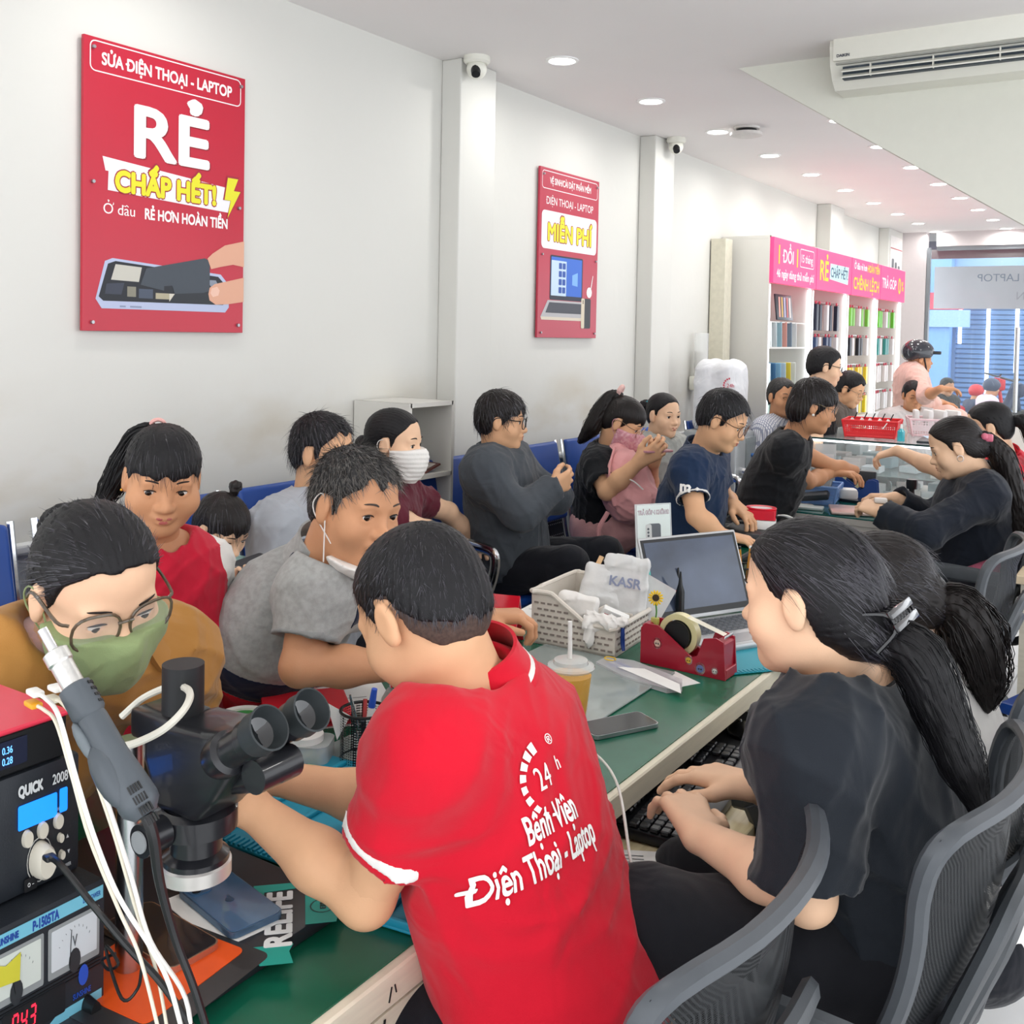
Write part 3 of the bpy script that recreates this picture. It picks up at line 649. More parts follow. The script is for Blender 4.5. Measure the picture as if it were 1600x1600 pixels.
# ---------------------------------------------------------------- room
WX = -2.64; CZ = 2.68; YE = 11.4
wallm = mat('wall_paint', '#dad9d3', .75, var=.015, scale=3, bump=.05, bscale=60)
def dirty_wall():
    m_ = mat('wall_plaster', '#d9d8d3', .8, var=0); nt = m_.node_tree; N = nt.nodes; L = nt.links; b = N['Principled BSDF']
    tc = N.new('ShaderNodeTexCoord'); mp = N.new('ShaderNodeMapping'); mp.inputs['Scale'].default_value = (1, 1.1, 2.2); L.new(tc.outputs['Object'], mp.inputs[0])
    n = N.new('ShaderNodeTexNoise'); n.inputs['Scale'].default_value = 1.6; n.inputs['Detail'].default_value = 5; L.new(mp.outputs[0], n.inputs[0])
    r = N.new('ShaderNodeValToRGB'); r.color_ramp.elements[0].position = .5; r.color_ramp.elements[1].position = .78; r.color_ramp.elements[0].color = (0, 0, 0, 1); r.color_ramp.elements[1].color = (1, 1, 1, 1); L.new(n.outputs[0], r.inputs[0])
    sp = N.new('ShaderNodeSeparateXYZ'); L.new(tc.outputs['Object'], sp.inputs[0]); mr = N.new('ShaderNodeMapRange'); mr.inputs[1].default_value = 1.42; mr.inputs[2].default_value = 1.12; L.new(sp.outputs['Z'], mr.inputs[0])
    mu = N.new('ShaderNodeMath'); mu.operation = 'MULTIPLY'; L.new(r.outputs[0], mu.inputs[0]); L.new(mr.outputs[0], mu.inputs[1])
    mx = N.new('ShaderNodeMix'); mx.data_type = 'RGBA'; mx.inputs[6].default_value = lin('#dddcd6'); mx.inputs[7].default_value = lin('#c4b9a2'); L.new(mu.outputs[0], mx.inputs[0]); L.new(mx.outputs[2], b.inputs['Base Color'])
    n2 = N.new('ShaderNodeTexNoise'); n2.inputs['Scale'].default_value = 9; bp = N.new('ShaderNodeBump'); bp.inputs['Strength'].default_value = .12; bp.inputs['Distance'].default_value = .02; L.new(tc.outputs['Object'], n2.inputs[0]); L.new(n2.outputs[0], bp.inputs['Height']); L.new(bp.outputs[0], b.inputs['Normal'])
    return m_
plaster = dirty_wall()
def tiles(name, col, line, sx, sy, rough=.25, mortar=.012):
    m_ = mat(name, col, rough, var=0); nt = m_.node_tree; N = nt.nodes; L = nt.links; b = N['Principled BSDF']
    tc = N.new('ShaderNodeTexCoord'); br = N.new('ShaderNodeTexBrick'); br.offset = 0; br.inputs['Scale'].default_value = 1; br.inputs['Brick Width'].default_value = sx; br.inputs['Row Height'].default_value = sy; br.inputs['Mortar Size'].default_value = mortar*.3
    br.inputs['Color1'].default_value = lin(col); br.inputs['Color2'].default_value = lin(col); br.inputs['Mortar'].default_value = lin(line); L.new(tc.outputs['Object'], br.inputs[0]); L.new(br.outputs[0], b.inputs['Base Color']); return m_
def struct(b, name, mt, **k): return setp(b.build(name, mt, smooth=False, **k), kind='structure')
b = MB(); b.box((WX-.06, 5.6, 1.35), (.12, 15, 2.8)); struct(b, 'wall_left', plaster)
b = MB(); b.quad([(-3, -2, 0), (3.2, -2, 0), (3.2, YE+.2, 0), (-3, YE+.2, 0)]); b.T = Matrix.Identity(4); struct(b, 'floor', tiles('floor_tiles', '#dfe0e0', '#a9a9a6', .6, .6))
b = MB(); b.box((.2, 5.2, CZ+.05), (5.8, 14.4, .1)); struct(b, 'ceiling', mat('ceiling_paint', '#efebe9', .85, var=.012, scale=2))
# wall bays, pilasters, tiled dado with its ledge
for i, (y0, y1, dx) in enumerate(((3.44, 3.70, .1), (5.30, 5.56, .1), (8.66, 9.06, .12), (10.75, 11.4, .10))):
    b = MB(); b.box((WX+dx/2, (y0+y1)/2, 1.34), (dx, y1-y0, 2.68), bev=.006); struct(b, 'trim_%d' % (i+1), wallm)
b = MB(); b.box((WX+.012, 5.2, .46), (.024, 13.8, .92)); struct(b, 'baseboard_left', tiles('dado_tiles', '#cfd1d0', '#aeb0ae', .3, .3, .3))
b = MB(); b.box((WX+.02, 5.2, .935), (.04, 13.8, .03), bev=.008); struct(b, 'trim_5', mat('ledge', '#e4e6e5', .5, var=.04, scale=12, bump=.4, bscale=30))
# stair wall that drops away to the right, in front of the lights
b = MB(); c0 = aty(1155, 48, 4.15); c1 = aty(1600, 336, 4.15); sl = (c1-c0)
far = c0+sl*1.3
b.T = Matrix.Identity(4); ya, yb = 4.15, 4.30
pts = [(c0[0], CZ), (far[0], far[2]), (far[0], CZ)]
fr_ = [(x, ya, z) for x, z in pts]; bk = [(x, yb, z) for x, z in pts]
b.quad(fr_); b.quad(bk[::-1])
for i in range(3): j = (i+1) % 3; b.quad([fr_[i], bk[i], bk[j], fr_[j]])
struct(b, 'wall_stair', mat('stair_wall_paint', '#dfdfd4', .8, var=.01))
# far wall: piers, a lintel, a low sill wall and glass
gx0, gx1, gz0, gz1 = -2.30, 3.0, 0.0, 2.53
b = MB(); b.box(((WX+gx0)/2, YE, 1.34), (gx0-WX, .12, 2.68)); b.box((.4, YE, (gz1+CZ)/2), (5.2, .12, CZ-gz1)); struct(b, 'wall_far', mat('far_wall_paint', '#d8d0d0', .8, var=.01))
steel = mat('steel', '#c2c4c6', .25, metal=1., var=.02); chrome = mat('chrome', '#e8eaec', .12, metal=1., var=0)
glass = mat('glass_pane', '#eef6f6', .02, var=0, alpha=.13, spec=.8)
b = MB()
for x in (gx0+.02, -1.30, .3): b.box((x, YE, 1.26), (.03, .07, 2.52))
b.box((.2, YE, 2.51), (4.8, .07, .04)); fr_o = struct(b, 'window_1', mat('window_frame', '#8f959a', .35, metal=.7, var=0))
b = MB(); b.quad([(gx0, YE, 0), (2.6, YE, 0), (2.6, YE, 2.5), (gx0, YE, 2.5)]); b.build('pane', glass, fr_o, smooth=False)
# ceiling downlights
lampm = mat('lamp_glow', '#ffffff', .4, var=0, emit='#fffdf8', es=14.); rimm = mat('lamp_rim', '#f4f4f2', .4, var=0)
cid = 0
LP = [(-2.20, 3.68+.845*i) for i in range(10)]+[(-1.53, 5.37+.835*i) for i in range(8)]+[(-2.2, 1.9), (-2.2, .2), (-.7, 2.8), (-.7, 1.), (.8, 2.6), (.8, .6), (.8, 5), (.8, 7.5), (-.2, 6.2), (-.2, 8.8), (-.2, -1.2)]
posn = ['nearest the camera', 'second', 'third', 'fourth', 'fifth', 'sixth', 'seventh', 'eighth', 'ninth', 'last, by the far wall']
lt0 = None; OV = ['the tall red sign', 'the left desk end', 'the keyboard shelf', 'the microscope', 'the aisle behind the clerk', 'the aisle beside the camera', 'the folding chair', 'the aisle past the showcase', 'the stair wall', 'the far panel counter', 'the aisle behind the camera']
for i, (x, y) in enumerate(LP):
    grp = None
    if i < 10: lab = 'round recessed white downlight in the row nearest the left wall, %s' % posn[i]
    elif i < 18: lab = 'round recessed white downlight in the row away from the wall, %s' % (posn[i-10] if i < 17 else 'last, by the far wall')
    else: lab = 'round recessed downlight outside the picture, above %s' % OV[i-18]; grp = 'downlights out of view'
    t = thing('ceiling_light', lab, 'light', (x, y, CZ), group='recessed ceiling lights' if i < 18 else grp)
    if lt0 is None:
        b = MB(); b.lathe([(.052, -.001), (.056, -.006), (.068, -.004), (.070, .0), (.060, .0), (.052, -.001)], n=36); fo = b.build('rim', rimm, t)
        b = MB(); b.cyl((0, 0, -.0015), (0, 0, .001), .052, n=32); go = b.build('diffuser', lampm, t); lt0 = (fo, go)
    else:
        for o in lt0: c = o.copy(); C.objects.link(c); c.parent = t
    ld = bpy.data.lights.new('lamp', 'AREA'); ld.shape = 'DISK'; ld.size = .1; ld.energy = LAMP_POWER if i < 18 else LAMP_POWER*.95; ld.color = (1, .985, .96); ld.spread = math.radians(170)
    lo = bpy.data.objects.new('lamp_light', ld); C.objects.link(lo); lo.parent = t; lo.location = (0, 0, -.012)
# ---------------------------------------------------------------- the people
import os
hairm = mat('hair_black', '#121114', .5, var=.3, scale=60, spec=.35, bump=.3, bscale=900)
hairg = mat('hair_greying', '#1d1c1d', .55, var=0, col2='#5d5a58', scale=180, thresh=(.52, .75), bump=.3, bscale=900)
hairb = mat('hair_brownish', '#191413', .48, var=.3, scale=60, spec=.35)
def cloth(name, col, **k):
    d = dict(rough=.85, var=.04, scale=12, bump=.25, bscale=700, sheen=.15, spec=.2, folds=.35); d.update(k); return mat(name, col, **d)
redc = cloth('red_polo_cloth', '#d0142c'); whitec = cloth('white_cloth', '#ece9e4'); blackc = cloth('black_cloth', '#17191d'); navysuit = cloth('navy_suit_cloth', '#1d222c')
clerkc = cloth('charcoal_jacket_cloth', '#1c2128', rough=.7); darkpants = cloth('dark_trousers', '#16181f'); metalg = mat('thin_metal_frame', '#b9a088', .25, metal=1., var=0); blackp = mat('black_plastic', '#17181a', .35, var=0)
lensm = mat('lens', '#e8eef0', .03, var=0, alpha=.14, spec=.8)
PROJ = []
def pj(p):
    v = np.asarray(p)-OC; d = v@FW; return (round(800+1600*(v@RT)/d), round(575-1600*(v@UP)/d), round(d, 2))

# repair technician, back to us
HL_CROP = [(-.5, -.27), (-.38, -.20), (-.22, -.10), (-.13, -.0), (-.10, .10), (.02, .13), (.03, -.03), (.11, .02), (.16, .17), (.25, .30), (.5, .34)]
t = Person('technician in a red polo with white lettering on his back, working at the repair desk', P(660, 954, 1.38), 86, 34, 0, .230, by=98, lean=20, sw=.40, b=1.0, tone='mid', lod=0, belly=.02,
    neck=P(738, 1078, 1.42), sh={-1: P(668, 1182, 1.26), 1: P(826, 1128, 1.56)}, nr=.050, arms={-1: dict(e=(572, 1402, 1.30), w=(392, 1262, 1.38), d=nrm(V(-1, -.1, -.15)), n=V(0, 0, -1), c=.55), 1: dict(e=(640, 1262, 1.60), w=(430, 1215, 1.56), d=nrm(V(-.9, -.45, -.1)), n=V(0, 0, -1), c=.5)}, eyes=True)
tech = t
cap = hair_cap(t.h, t.root, hairm, HL_CROP, .025, pole=(.05, -.30, .9), amp=.004, jag=.012, seed=3, vox=.0034)
hair_cap(t.h, t.root, mat('hair_fade', '#4a3a33', .8, var=.3, scale=200), [(-.5, -.34), (-.38, -.34), (-.22, -.26), (-.13, -.15), (-.10, .10), (.02, .13), (.03, -.05), (.10, -.02), (.14, .12), (.5, .3)], .006, amp=0, jag=.01, name='hair_fade')
strands(cap, t.h, t.root, hairm, 6500, .015, .14, .0005, crown=(.05, -.25, .52), seed=3, keep=lambda x, y, z: z > -.24)
t.eyes(gaze=(0, 1, -.4))
sh_o = t.top(redc, .62, .018, 'polo_shirt', wr=.0045, neckr=.062, loose=.020, seed=8, vox=.0055, belly=.02, fr=17, hem=-.16)
t.collar(redc, .070, .056, .8, stripe=whitec, flare=.020, dz=.022)
for q in (-1, 1): t.sleeve_band(q, .53, .575, whitec)
# the lettering printed across the back
cs = caster(sh_o)
def back_text(txt, px, py, size, rot=0, bold=.004, par=sh_o, **k):
    hit = cs(OC, nrm(ray(px, py)))
    import mathutils
    d0 = V(0, 0, 0); 
    o_ = None
    r_ = nrm(ray(px, py)); t_ = BV(sh_o).ray_cast(Vector(OC), Vector(r_))
    o_ = np.array(t_[0][:]); z_ = TN
    y_ = nrm(t.up-z_*(t.up@z_)); x_ = np.cross(y_, z_); a = math.radians(rot); x2 = x_*math.cos(a)+y_*math.sin(a); y2 = -x_*math.sin(a)+y_*math.cos(a)
    return text_mesh(txt, size, frame(o_, x2, y2, z_), whitep, par, 'printed_lettering', .0003, bold, True, proj=cs, **k)
from mathutils.bvhtree import BVHTree
def BV(o):
    me = o.data; return BVHTree.FromPolygons([v.co[:] for v in me.vertices], [p.vertices[:] for p in me.polygons])
TN = -t.tf
whitep = mat('white_print', '#f4f2ee', .6, var=0)
back_text('Bệnh Viện', 860, 1276, .047, 0, .0010, sx=.40)
back_text('Điện Thoại - Laptop', 866, 1336, .047, 0, .0010, sx=.40)
back_text('24', 848, 1213, .040, 0, bold=.0, sx=.6)
back_text('h', 868, 1190, .026, 0, bold=.0, sx=.7)
back_text('®', 855, 1155, .018, 0, bold=0)
def arc_logo(px, py, R_, par, cs_, up, nrml, mt, bv):
    r_ = nrm(ray(px, py)); o_ = np.array(bv.ray_cast(Vector(OC), Vector(r_))[0][:]); z_ = nrml; y_ = nrm(up-z_*(up@z_)); x_ = np.cross(y_, z_); me = bmesh.new()
    for i in range(9):
        a0 = math.radians(98+i*19); a1 = a0+math.radians(14-i*.5); w_ = .30-.028*i
        vs = []
        for j in range(4):
            for a, rr in ((a0+(a1-a0)*j/3, 1.), (a0+(a1-a0)*j/3, 1-w_)):
                c_ = o_+(x_*math.cos(a)+y_*math.sin(a))*R_*rr; hit, loc, no, ix, dd = cs_(c_+z_*.15, -z_)
                vs.append(me.verts.new(Vector(np.array(loc[:])+np.array(no[:])*.0026) if hit else Vector(c_)))
        for j in range(3): me.faces.new((vs[2*j], vs[2*j+1], vs[2*j+3], vs[2*j+2]))
    m_ = bpy.data.meshes.new('arc'); me.to_mesh(m_); me.free(); return link_mesh(m_, 'printed_logo', mt, par, True, False)
arc_logo(858, 1212, .047, sh_o, cs, t.up, TN, whitep, BV(sh_o))
t.pants(darkpants)
PROJ.append(('tech', t))

# woman in a tan jacket with a green mask, lower left
t = Person('woman in a tan jacket, green face mask and round glasses leaning over the repair desk', P(150, 918, 1.42), -98, 24, 6, .232, by=-96, lean=24, sw=.37, tone='fair', lod=0, neck=P(138, 1010, 1.54), sh={1: P(12, 1045, 1.42), -1: P(276, 1030, 1.70)}, hips=V(-1.84, .85, .60), arms=None, tl=.48)
HL_W = [(-.5, -.34), (-.34, -.34), (-.2, -.24), (-.12, -.16), (-.09, .09), (.03, .13), (.05, -.02), (.11, .06), (.16, .20), (.24, .29), (.31, .335), (.5, .36)]
cap = hair_cap(t.h, t.root, hairm, HL_W, .035, pole=(0, -.9, .15), n=(60, 93), amp=.005, jag=.008)
strands(cap, t.h, t.root, hairm, 4000, .028, .006, .0005, crown=(0, .45, .35), seed=5, jit=.05, keep=lambda x, y, z: (z > .1) & (y < .28))
b_ = Sdf(); t.h.el(b_, 0, -.50, .12, (.15, .12, .15), .03); blob('hair_bun', b_, .004, hairm, t.root, disp=lambda X, Y, Z: .002*np.sin(X*400+8*np.sin(Z*40)))
t.eyes(gaze=(0, 1, -.6), lip=None, open_=.6)
t.mask(cloth('green_mask_cloth', '#8fa070'), top=-.10, bot=-.52, g=.008, back=.06)
t.glasses(mat('tortoise_frame', '#5b4f40', .2, var=.3, scale=60, coat=.5), .135, .12, .0022, z=-.0, y=.385, lens=lensm)
tanc = cloth('tan_jacket_cloth', '#a9773a', bump=.15, col2='#b88546', scale=8, thresh=(.3, .7))
t.top(tanc, 1.6, .024, 'jacket', wr=.007, loose=.022, seed=5, neckr=.068, vox=.0065, arms=(-1, 1), fr=18)
t.collar(tanc, .086, .055, 1.3, th=.010, flare=.03)
b_ = Sdf(); b_.ops = t.torso(.002).ops; b_.rc(t.nb, t.h.p(0, -.1, -.3), .056, .06, .01, True)
t.pants(darkpants)
blob('blouse', b_, .006, cloth('pale_pink_cloth', '#ecc9c6', scale=50, var=.12), t.root)
PROJ.append(('tan', t))

# girl standing
t = Person('girl with a high ponytail in a red and white raglan top standing by the wall', P(254, 747, 2.02), -122, 16, -4, .205, by=-118, lean=5, sh={-1: P(306, 888, 2.15), 1: P(168, 880, 2.02)}, sw=.29, b=.86, tone='tan', lod=0, legs='stand', fat=1.14, tl=.42, neck=P(240, 856, 2.08), nr=.05, ua=.24, fa=.2,
    arms={1: dict(e=(190, 990), w=(200, 1080)), -1: dict(e=(320, 985, True), w=(300, 1090, True))})
HL_G = [(-.5, -.3), (-.3, -.3), (-.12, -.16), (-.09, .09), (.03, .13), (.05, -.05), (.10, .0), (.16, .09), (.24, .13), (.5, .15)]
cap = hair_cap(t.h, t.root, hairm, HL_G, .045, pole=(.1, -.5, .8), n=(55, 80), amp=.005, jag=.018, seed=4)
strands(cap, t.h, t.root, hairm, 700, .035, .03, .0007, crown=(.1, -.3, .6), seed=5, grav=.6)
tail([t.h.p(.10, -.30, .36), t.h.p(.20, -.40, .24), t.h.p(.32, -.44, -.05), t.h.p(.42, -.42, -.32), t.h.p(.58, -.38, -.66)], [.014, .020, .021, .018, .006], t.root, hairm, locks=110, spread=1.25)
b = MB(); b.tube([t.h.p(.055+.07*math.cos(a), -.34, .40+.07*math.sin(a)) for a in np.linspace(0, 6.28, 9)[:-1]], .004, 6, 3, True); b.build('hair_tie', mat('pink_satin', '#e2a8a0', .4), t.root, True)
t.eyes(gaze=(.2, 1, -.3), lip='#b5605c')
redt = cloth('red_girl_cloth', '#c9213a')
t.top(redt, .5, .012, 'top', loose=.008, neckr=.064, seed=6, vox=.005, neckdrop=.012, hem=-.1, arms=())
for q in (-1, 1):
    T = Sdf(); a0 = t.nb*.45+t.sh[q]*.55+t.up*.012; e_ = t.sh[q]+(t.el[q]-t.sh[q])*.72; d = nrm(t.el[q]-t.sh[q])
    T.rc(t.nb*.35+t.sh[q]*.65, t.sh[q], .064, .069, .03).rc(t.sh[q], e_+d*.03, .066, .062, .03, clip=[(e_, d)]); T.rc(e_-d*.06, e_+d*.1, .05, .05, .002, True)
    T.rc(t.nb-t.up*.03, t.h.p(0, -.1, -.25), .066, .08, .01, True)
    blob('white_sleeve', T, .005, whitec, t.shirt, disp=t.wrk)
b = MB(); b.tube([t.nb+(t.tf*math.cos(a)+t.sd*math.sin(a))*.071+t.up*(.004-.022*math.cos(a)) for a in np.linspace(0, 6.283, 17)[:-1]], .0042, 8, 2, True); b.build('neck_binding', whitec, t.shirt, True)
b = MB()
for k_ in range(6):
    o_ = t.nb-t.up*(.13+.02*(k_ % 3))+t.tf*.135+t.sd*(-.02-.025*(k_//2)); b.sph(o_, (.014, .004, .008), 10)
b.build('shirt_print', blackc, t.shirt, True)
t.pants(cloth('red_shorts', '#b31f33'))
b = MB(); b.sph(t.h.p(.36, .0, -.13), .003, 8); b.build('ear_stud', mat('gold', '#d9a441', .25, metal=1, var=0), t.root, True)
PROJ.append(('girl', t))

# toddler with the phone
aqua = cloth('aqua_cloth', '#b9e3dc'); stripec = cloth('teal_stripe_cloth', '#2f7f86')
t = Person('small girl in an aqua striped top seated by the wall, looking down at a phone', P(346, 826, 2.72), -88, 30, 0, .185, by=-90, lean=4, sw=.23, b=.72, tone='fair', lod=0, tl=.33, neck=P(338, 905, 2.82), nr=.045, ua=.17, fa=.15,
    arms={1: dict(e=(345, 975, False), w=(358, 925, False), d=V(.3, .3, .8), n=V(1, 0, 0), c=.9), -1: dict(e=(400, 960, True), w=(398, 905, False), d=V(0, -.3, .9), n=V(1, 0, 0), c=.9)}, hand_l=.12)
cap = hair_cap(t.h, t.root, hairb, HL_G, .045, pole=(0, -.6, .7), n=(50, 77), amp=.005, jag=.03)
strands(cap, t.h, t.root, hairb, 400, .05, .05, .0006, crown=(0, -.3, .6), grav=.8)
tail([t.h.p(-.1, -.15, .48), t.h.p(-.16, -.2, .58), t.h.p(-.2, -.3, .5)], [.008, .012, .006], t.root, hairb, locks=30)
t.eyes(gaze=(0, 1, -.7))
t.top(aqua, .55, .014, 'top', loose=.012, neckr=.05, vox=.005, seed=9)
for q in (-1, 1):
        for k_ in range(4): t.sleeve_band(q, .05+.12*k_, .11+.12*k_, stripec)
t.pants(aqua)
bv = caster(t.shirt)
def decal(par, cs_, o_, x_, y_, z_, polys, off=.002):
    for pts, m_ in polys:
        b = bmesh.new(); vs = []
        for u_, v_ in pts:
            c_ = o_+x_*u_+y_*v_; hit, loc, no, ix, dd = cs_(c_+z_*.12, -z_); vs.append(b.verts.new(Vector(np.array(loc[:])+np.array(z_)*off) if hit else Vector(c_)))
        b.faces.new(vs); bmesh.ops.triangulate(b, faces=b.faces); me = bpy.data.meshes.new('p'); b.to_mesh(me); b.free(); link_mesh(me, 'printed_patch', m_, par, True, False)
def disc(x, y, r, n=14, e=1.): return [(x+r*math.cos(a), y+r*e*math.sin(a)) for a in np.linspace(0, 6.283, n+1)[:-1]]
def shirt_frame(t, px, py):
    hit = BV(t.shirt).ray_cast(Vector(OC), Vector(nrm(ray(px, py)))); z_ = t.tf; y_ = t.up; x_ = np.cross(y_, z_); return np.array(hit[0][:]), x_, y_, z_
o_, x_, y_, z_ = shirt_frame(t, 362, 968)
yel = mat('print_yellow', '#e3b02a', .7, var=0); dk = mat('print_dark', '#2b2a33', .7, var=0); rdp = mat('print_red', '#b83448', .7, var=0)
decal(t.shirt, bv, o_, x_, y_, z_, [(disc(0, .0, .03), yel), ([(-.03, .02), (-.022, .05), (-.008, .025)], yel), ([(.03, .02), (.022, .05), (.008, .025)], yel), (disc(.012, -.012, .012), whitep), (disc(.0, -.045, .018, e=1.4), yel)])
decal(t.shirt, bv, o_, x_, y_, z_, [(disc(.012, -.004, .004), dk), ([(-.045, -.02), (-.03, -.01), (-.03, -.03)], dk), (disc(-.028, -.035, .010), rdp)], .003)
text_mesh('little', .042, frame(o_-y_*.075-x_*.005, x_, y_, z_), dk, t.shirt, 'printed_lettering', .0003, 0, True, proj=bv)
text_mesh('TIGER', .014, frame(o_-y_*.10-x_*.005, x_, y_, z_), rdp, t.shirt, 'printed_lettering', .0003, .001, True, proj=bv)
PROJ.append(('tot', t))

# man in the grey T-shirt behind
greyc = cloth('grey_tshirt_cloth', '#a9adb4')
t = Person('man in a plain grey T-shirt seated against the wall behind the polo man', P(506, 706, 3.02), -78, 4, 0, .228, by=-80, lean=2, sw=.38, b=1.05, tone='mid', lod=1, tl=.48)
cap = hair_cap(t.h, t.root, hairm, HL_SHORT, .045, pole=(0, -.3, .9), amp=.006, top=.02)
strands(cap, t.h, t.root, hairm, 900, .03, .5, .001, seed=4)
t.eyes(); t.top(greyc, .6, .02, 'tshirt', loose=.02, seed=3); t.pants(darkpants); t.shoes(blackp)
PROJ.append(('greyT', t))

# older man in the grey polo
polog = cloth('heather_grey_cloth', '#9b9c99', var=0, col2='#a9aaa8', scale=90, thresh=(.35, .65)); navyc = cloth('navy_cloth', '#1b2238')
t = Person('older man in a grey polo with his white mask pulled under his chin', P(556, 790, 1.98), -98, 10, -6, .224, by=-80, lean=26, sw=.40, b=1.02, sh={1: P(492, 930, 1.97), -1: P(620, 910, 2.2)}, hips=V(-1.98, 1.66, .60), tone='tan', lod=0, belly=.0, tl=.52,
    neck=P(520, 884, 2.06), nr=.06, arms={1: dict(e=(468, 1042, 1.92), w=(640, 1040, 1.98), d=V(.6, .7, 0), n=V(0, 0, -1), c=.4), -1: dict(e=(660, 1010, 2.3), w=(752, 965, 2.35), d=nrm(V(.9, .5, .1)), n=V(0, 0, -1), c=.9)})
cap = hair_cap(t.h, t.root, hairg, HL_SHORT, .035, pole=(0, -.3, .9), amp=.008, jag=.03, top=.01)
strands(cap, t.h, t.root, hairg, 2600, .022, .5, .0008, crown=(0, -.35, .4), seed=4, keep=lambda x, y, z: z > .0)
t.eyes(gaze=(.1, 1, -.1), lip='#a35a4c', brow='#4a403a', open_=.8)
t.mask(whitec, top=-.40, bot=-.62, g=.010, back=.06, slope=-.3)
t.top(polog, .62, .02, 'polo_shirt', wr=.0045, loose=.022, neckr=.072, seed=12, vox=.0055, belly=.01, fr=18, hem=-.1)
t.collar(polog, .078, .055, 1.1, flare=.02)
for q in (-1, 1): t.sleeve_band(q, .56, .615, cloth('grey_rib', '#8e908f'))
T_ = t.topS
for q in (-1, 1): t.band(navyc, [(t.nb*.62+t.sh[q]*.38, t.sd*(-q)), (t.nb*.15+t.sh[q]*.85, t.sd*q), (t.nb-t.up*.045, -t.up)], name='shoulder_panel')
for k_, (a, b2, m_) in enumerate(((.32, .385, navyc), (.26, .32, redc), (.20, .26, whitec))): t.band(m_, [(t.pel+t.up*b2, t.up), (t.pel+t.up*a, -t.up)], name='hem_band', g=.002)
t.pants(darkpants); PROJ.append(('polo', t))

# woman with the white mask
t = Person('woman in a maroon T-shirt and white face mask seated by the wall', P(617, 692, 3.3), -72, 4, 0, .222, by=-72, lean=4, sw=.35, tone='fair', lod=0, arms={1: dict(e=(668, 830), w=(730, 868)), -1: dict(e=(700, 800, True), w=(740, 850), d=nrm(V(.5, -.3, .1)))}, tl=.46)
hair_cap(t.h, t.root, hairm, HL_BACK, .03, pole=(0, -.9, .1), n=(60, 90), amp=.004, jag=.006)
b_ = Sdf(); t.h.el(b_, 0, -.5, -.08, (.13, .12, .14), .03); blob('hair_bun', b_, .005, hairm, t.root)
t.eyes(lip=None); t.mask(whitec, top=-.08, bot=-.5, g=.010, pleats=True, back=.06)
t.top(cloth('maroon_cloth', '#5c1a2a'), .55, .016, 'tshirt', seed=6); t.pants(darkpants); t.shoes(blackp)
PROJ.append(('maroon', t))

# man in the dark hoodie, arms crossed
hood = cloth('charcoal_hoodie_cloth', '#484d53')
t = Person('young man in a charcoal hooded jacket and glasses sitting with folded arms', P(784, 656, 3.85), -64, 5, 0, .218, by=-74, lean=-6, sw=.34, tone='mid', lod=0, tl=.50, neck=P(776, 715, 3.88), hips=P(795, 885, 3.95),
    arms={1: dict(e=(815, 802, 3.68), w=(862, 762, 3.78), d=nrm(V(.2, .9, .2)), n=V(-1, 0, 0)), -1: dict(e=(868, 778, 3.98), w=(800, 780, 3.85), d=nrm(V(-.2, -.9, 0)), n=V(-1, 0, 0))},
    legs={1: (P(890, 884, 3.72), P(862, 990, 3.65)), -1: (P(945, 868, 3.98), P(905, 985, 3.9))})
HL_BOWL = [(-.5, -.30), (-.3, -.3), (-.12, -.2), (-.09, .04), (.03, .06), (.05, -.05), (.12, .02), (.2, .10), (.3, .15), (.5, .17)]
cap = hair_cap(t.h, t.root, hairb, HL_BOWL, .06, pole=(0, -.3, .9), amp=.008, jag=.04, top=.02)
strands(cap, t.h, t.root, hairb, 900, .04, .08, .0012, grav=.7)
t.eyes(); t.glasses(blackp, .12, .09, .0018, lens=lensm)
t.top(hood, 1.98, .03, 'hooded_jacket', wr=.006, loose=.028, seed=7, neckr=.07, vox=.006, fr=18)
b_ = Sdf(); ax = t.nb-t.tf*.03+t.up*.02
for a in np.linspace(-2.4, 2.4, 13):
    pass
pts = [t.nb-t.tf*.0+(t.tf*math.cos(a)*.075+t.sd*math.sin(a)*.095)+t.up*(-.025-.03*math.cos(a)) for a in np.linspace(.5, 5.78, 11)]
b_.chain(pts, [.018, .022, .026, .032, .038, .042, .038, .032, .026, .022, .018], .02); blob('hood', b_, .005, hood, t.shirt, disp=wrinkle(4, .004, 30))
b = MB(); b.tube([t.nb+t.tf*.11-t.up*.05, t.nb+t.tf*.15-t.up*.2, t.nb+t.tf*.155-t.up*.38], .002, 6, 4); b.build('zip', mat('zip_grey', '#55595e', .4), t.shirt, True)
t.pants(darkpants); t.shoes(blackp); PROJ.append(('hoodie', t))

# woman in black tee with the pink bag
pinkc = cloth('pink_trouser_cloth', '#d9a4a2')
t = Person('woman in a black T-shirt, pink mask and pink trousers looking at her phone', P(974, 660, 4.42), -78, 26, 0, .22, by=-74, lean=0, sw=.36, b=1.05, tone='mid', lod=0, tl=.48, neck=P(950, 712, 4.5), hips=P(945, 826, 4.55),
    arms={1: dict(e=(948, 768, 4.22), w=(998, 722, 4.15), d=nrm(V(.7, .2, .5)), n=V(0, .8, .5), c=.7), -1: dict(e=(1012, 770, 4.6), w=(1020, 724, 4.3), d=nrm(V(.3, -.2, .9)), n=V(.5, -.8, 0), c=.7)},
    legs={1: (P(1045, 800, 4.35), P(1050, 900, 4.3)), -1: (P(1060, 790, 4.6), P(1070, 900, 4.6))})
cap = hair_cap(t.h, t.root, hairb, HL_G, .05, pole=(0, -.4, .9), n=(60, 90), amp=.004, jag=.02)
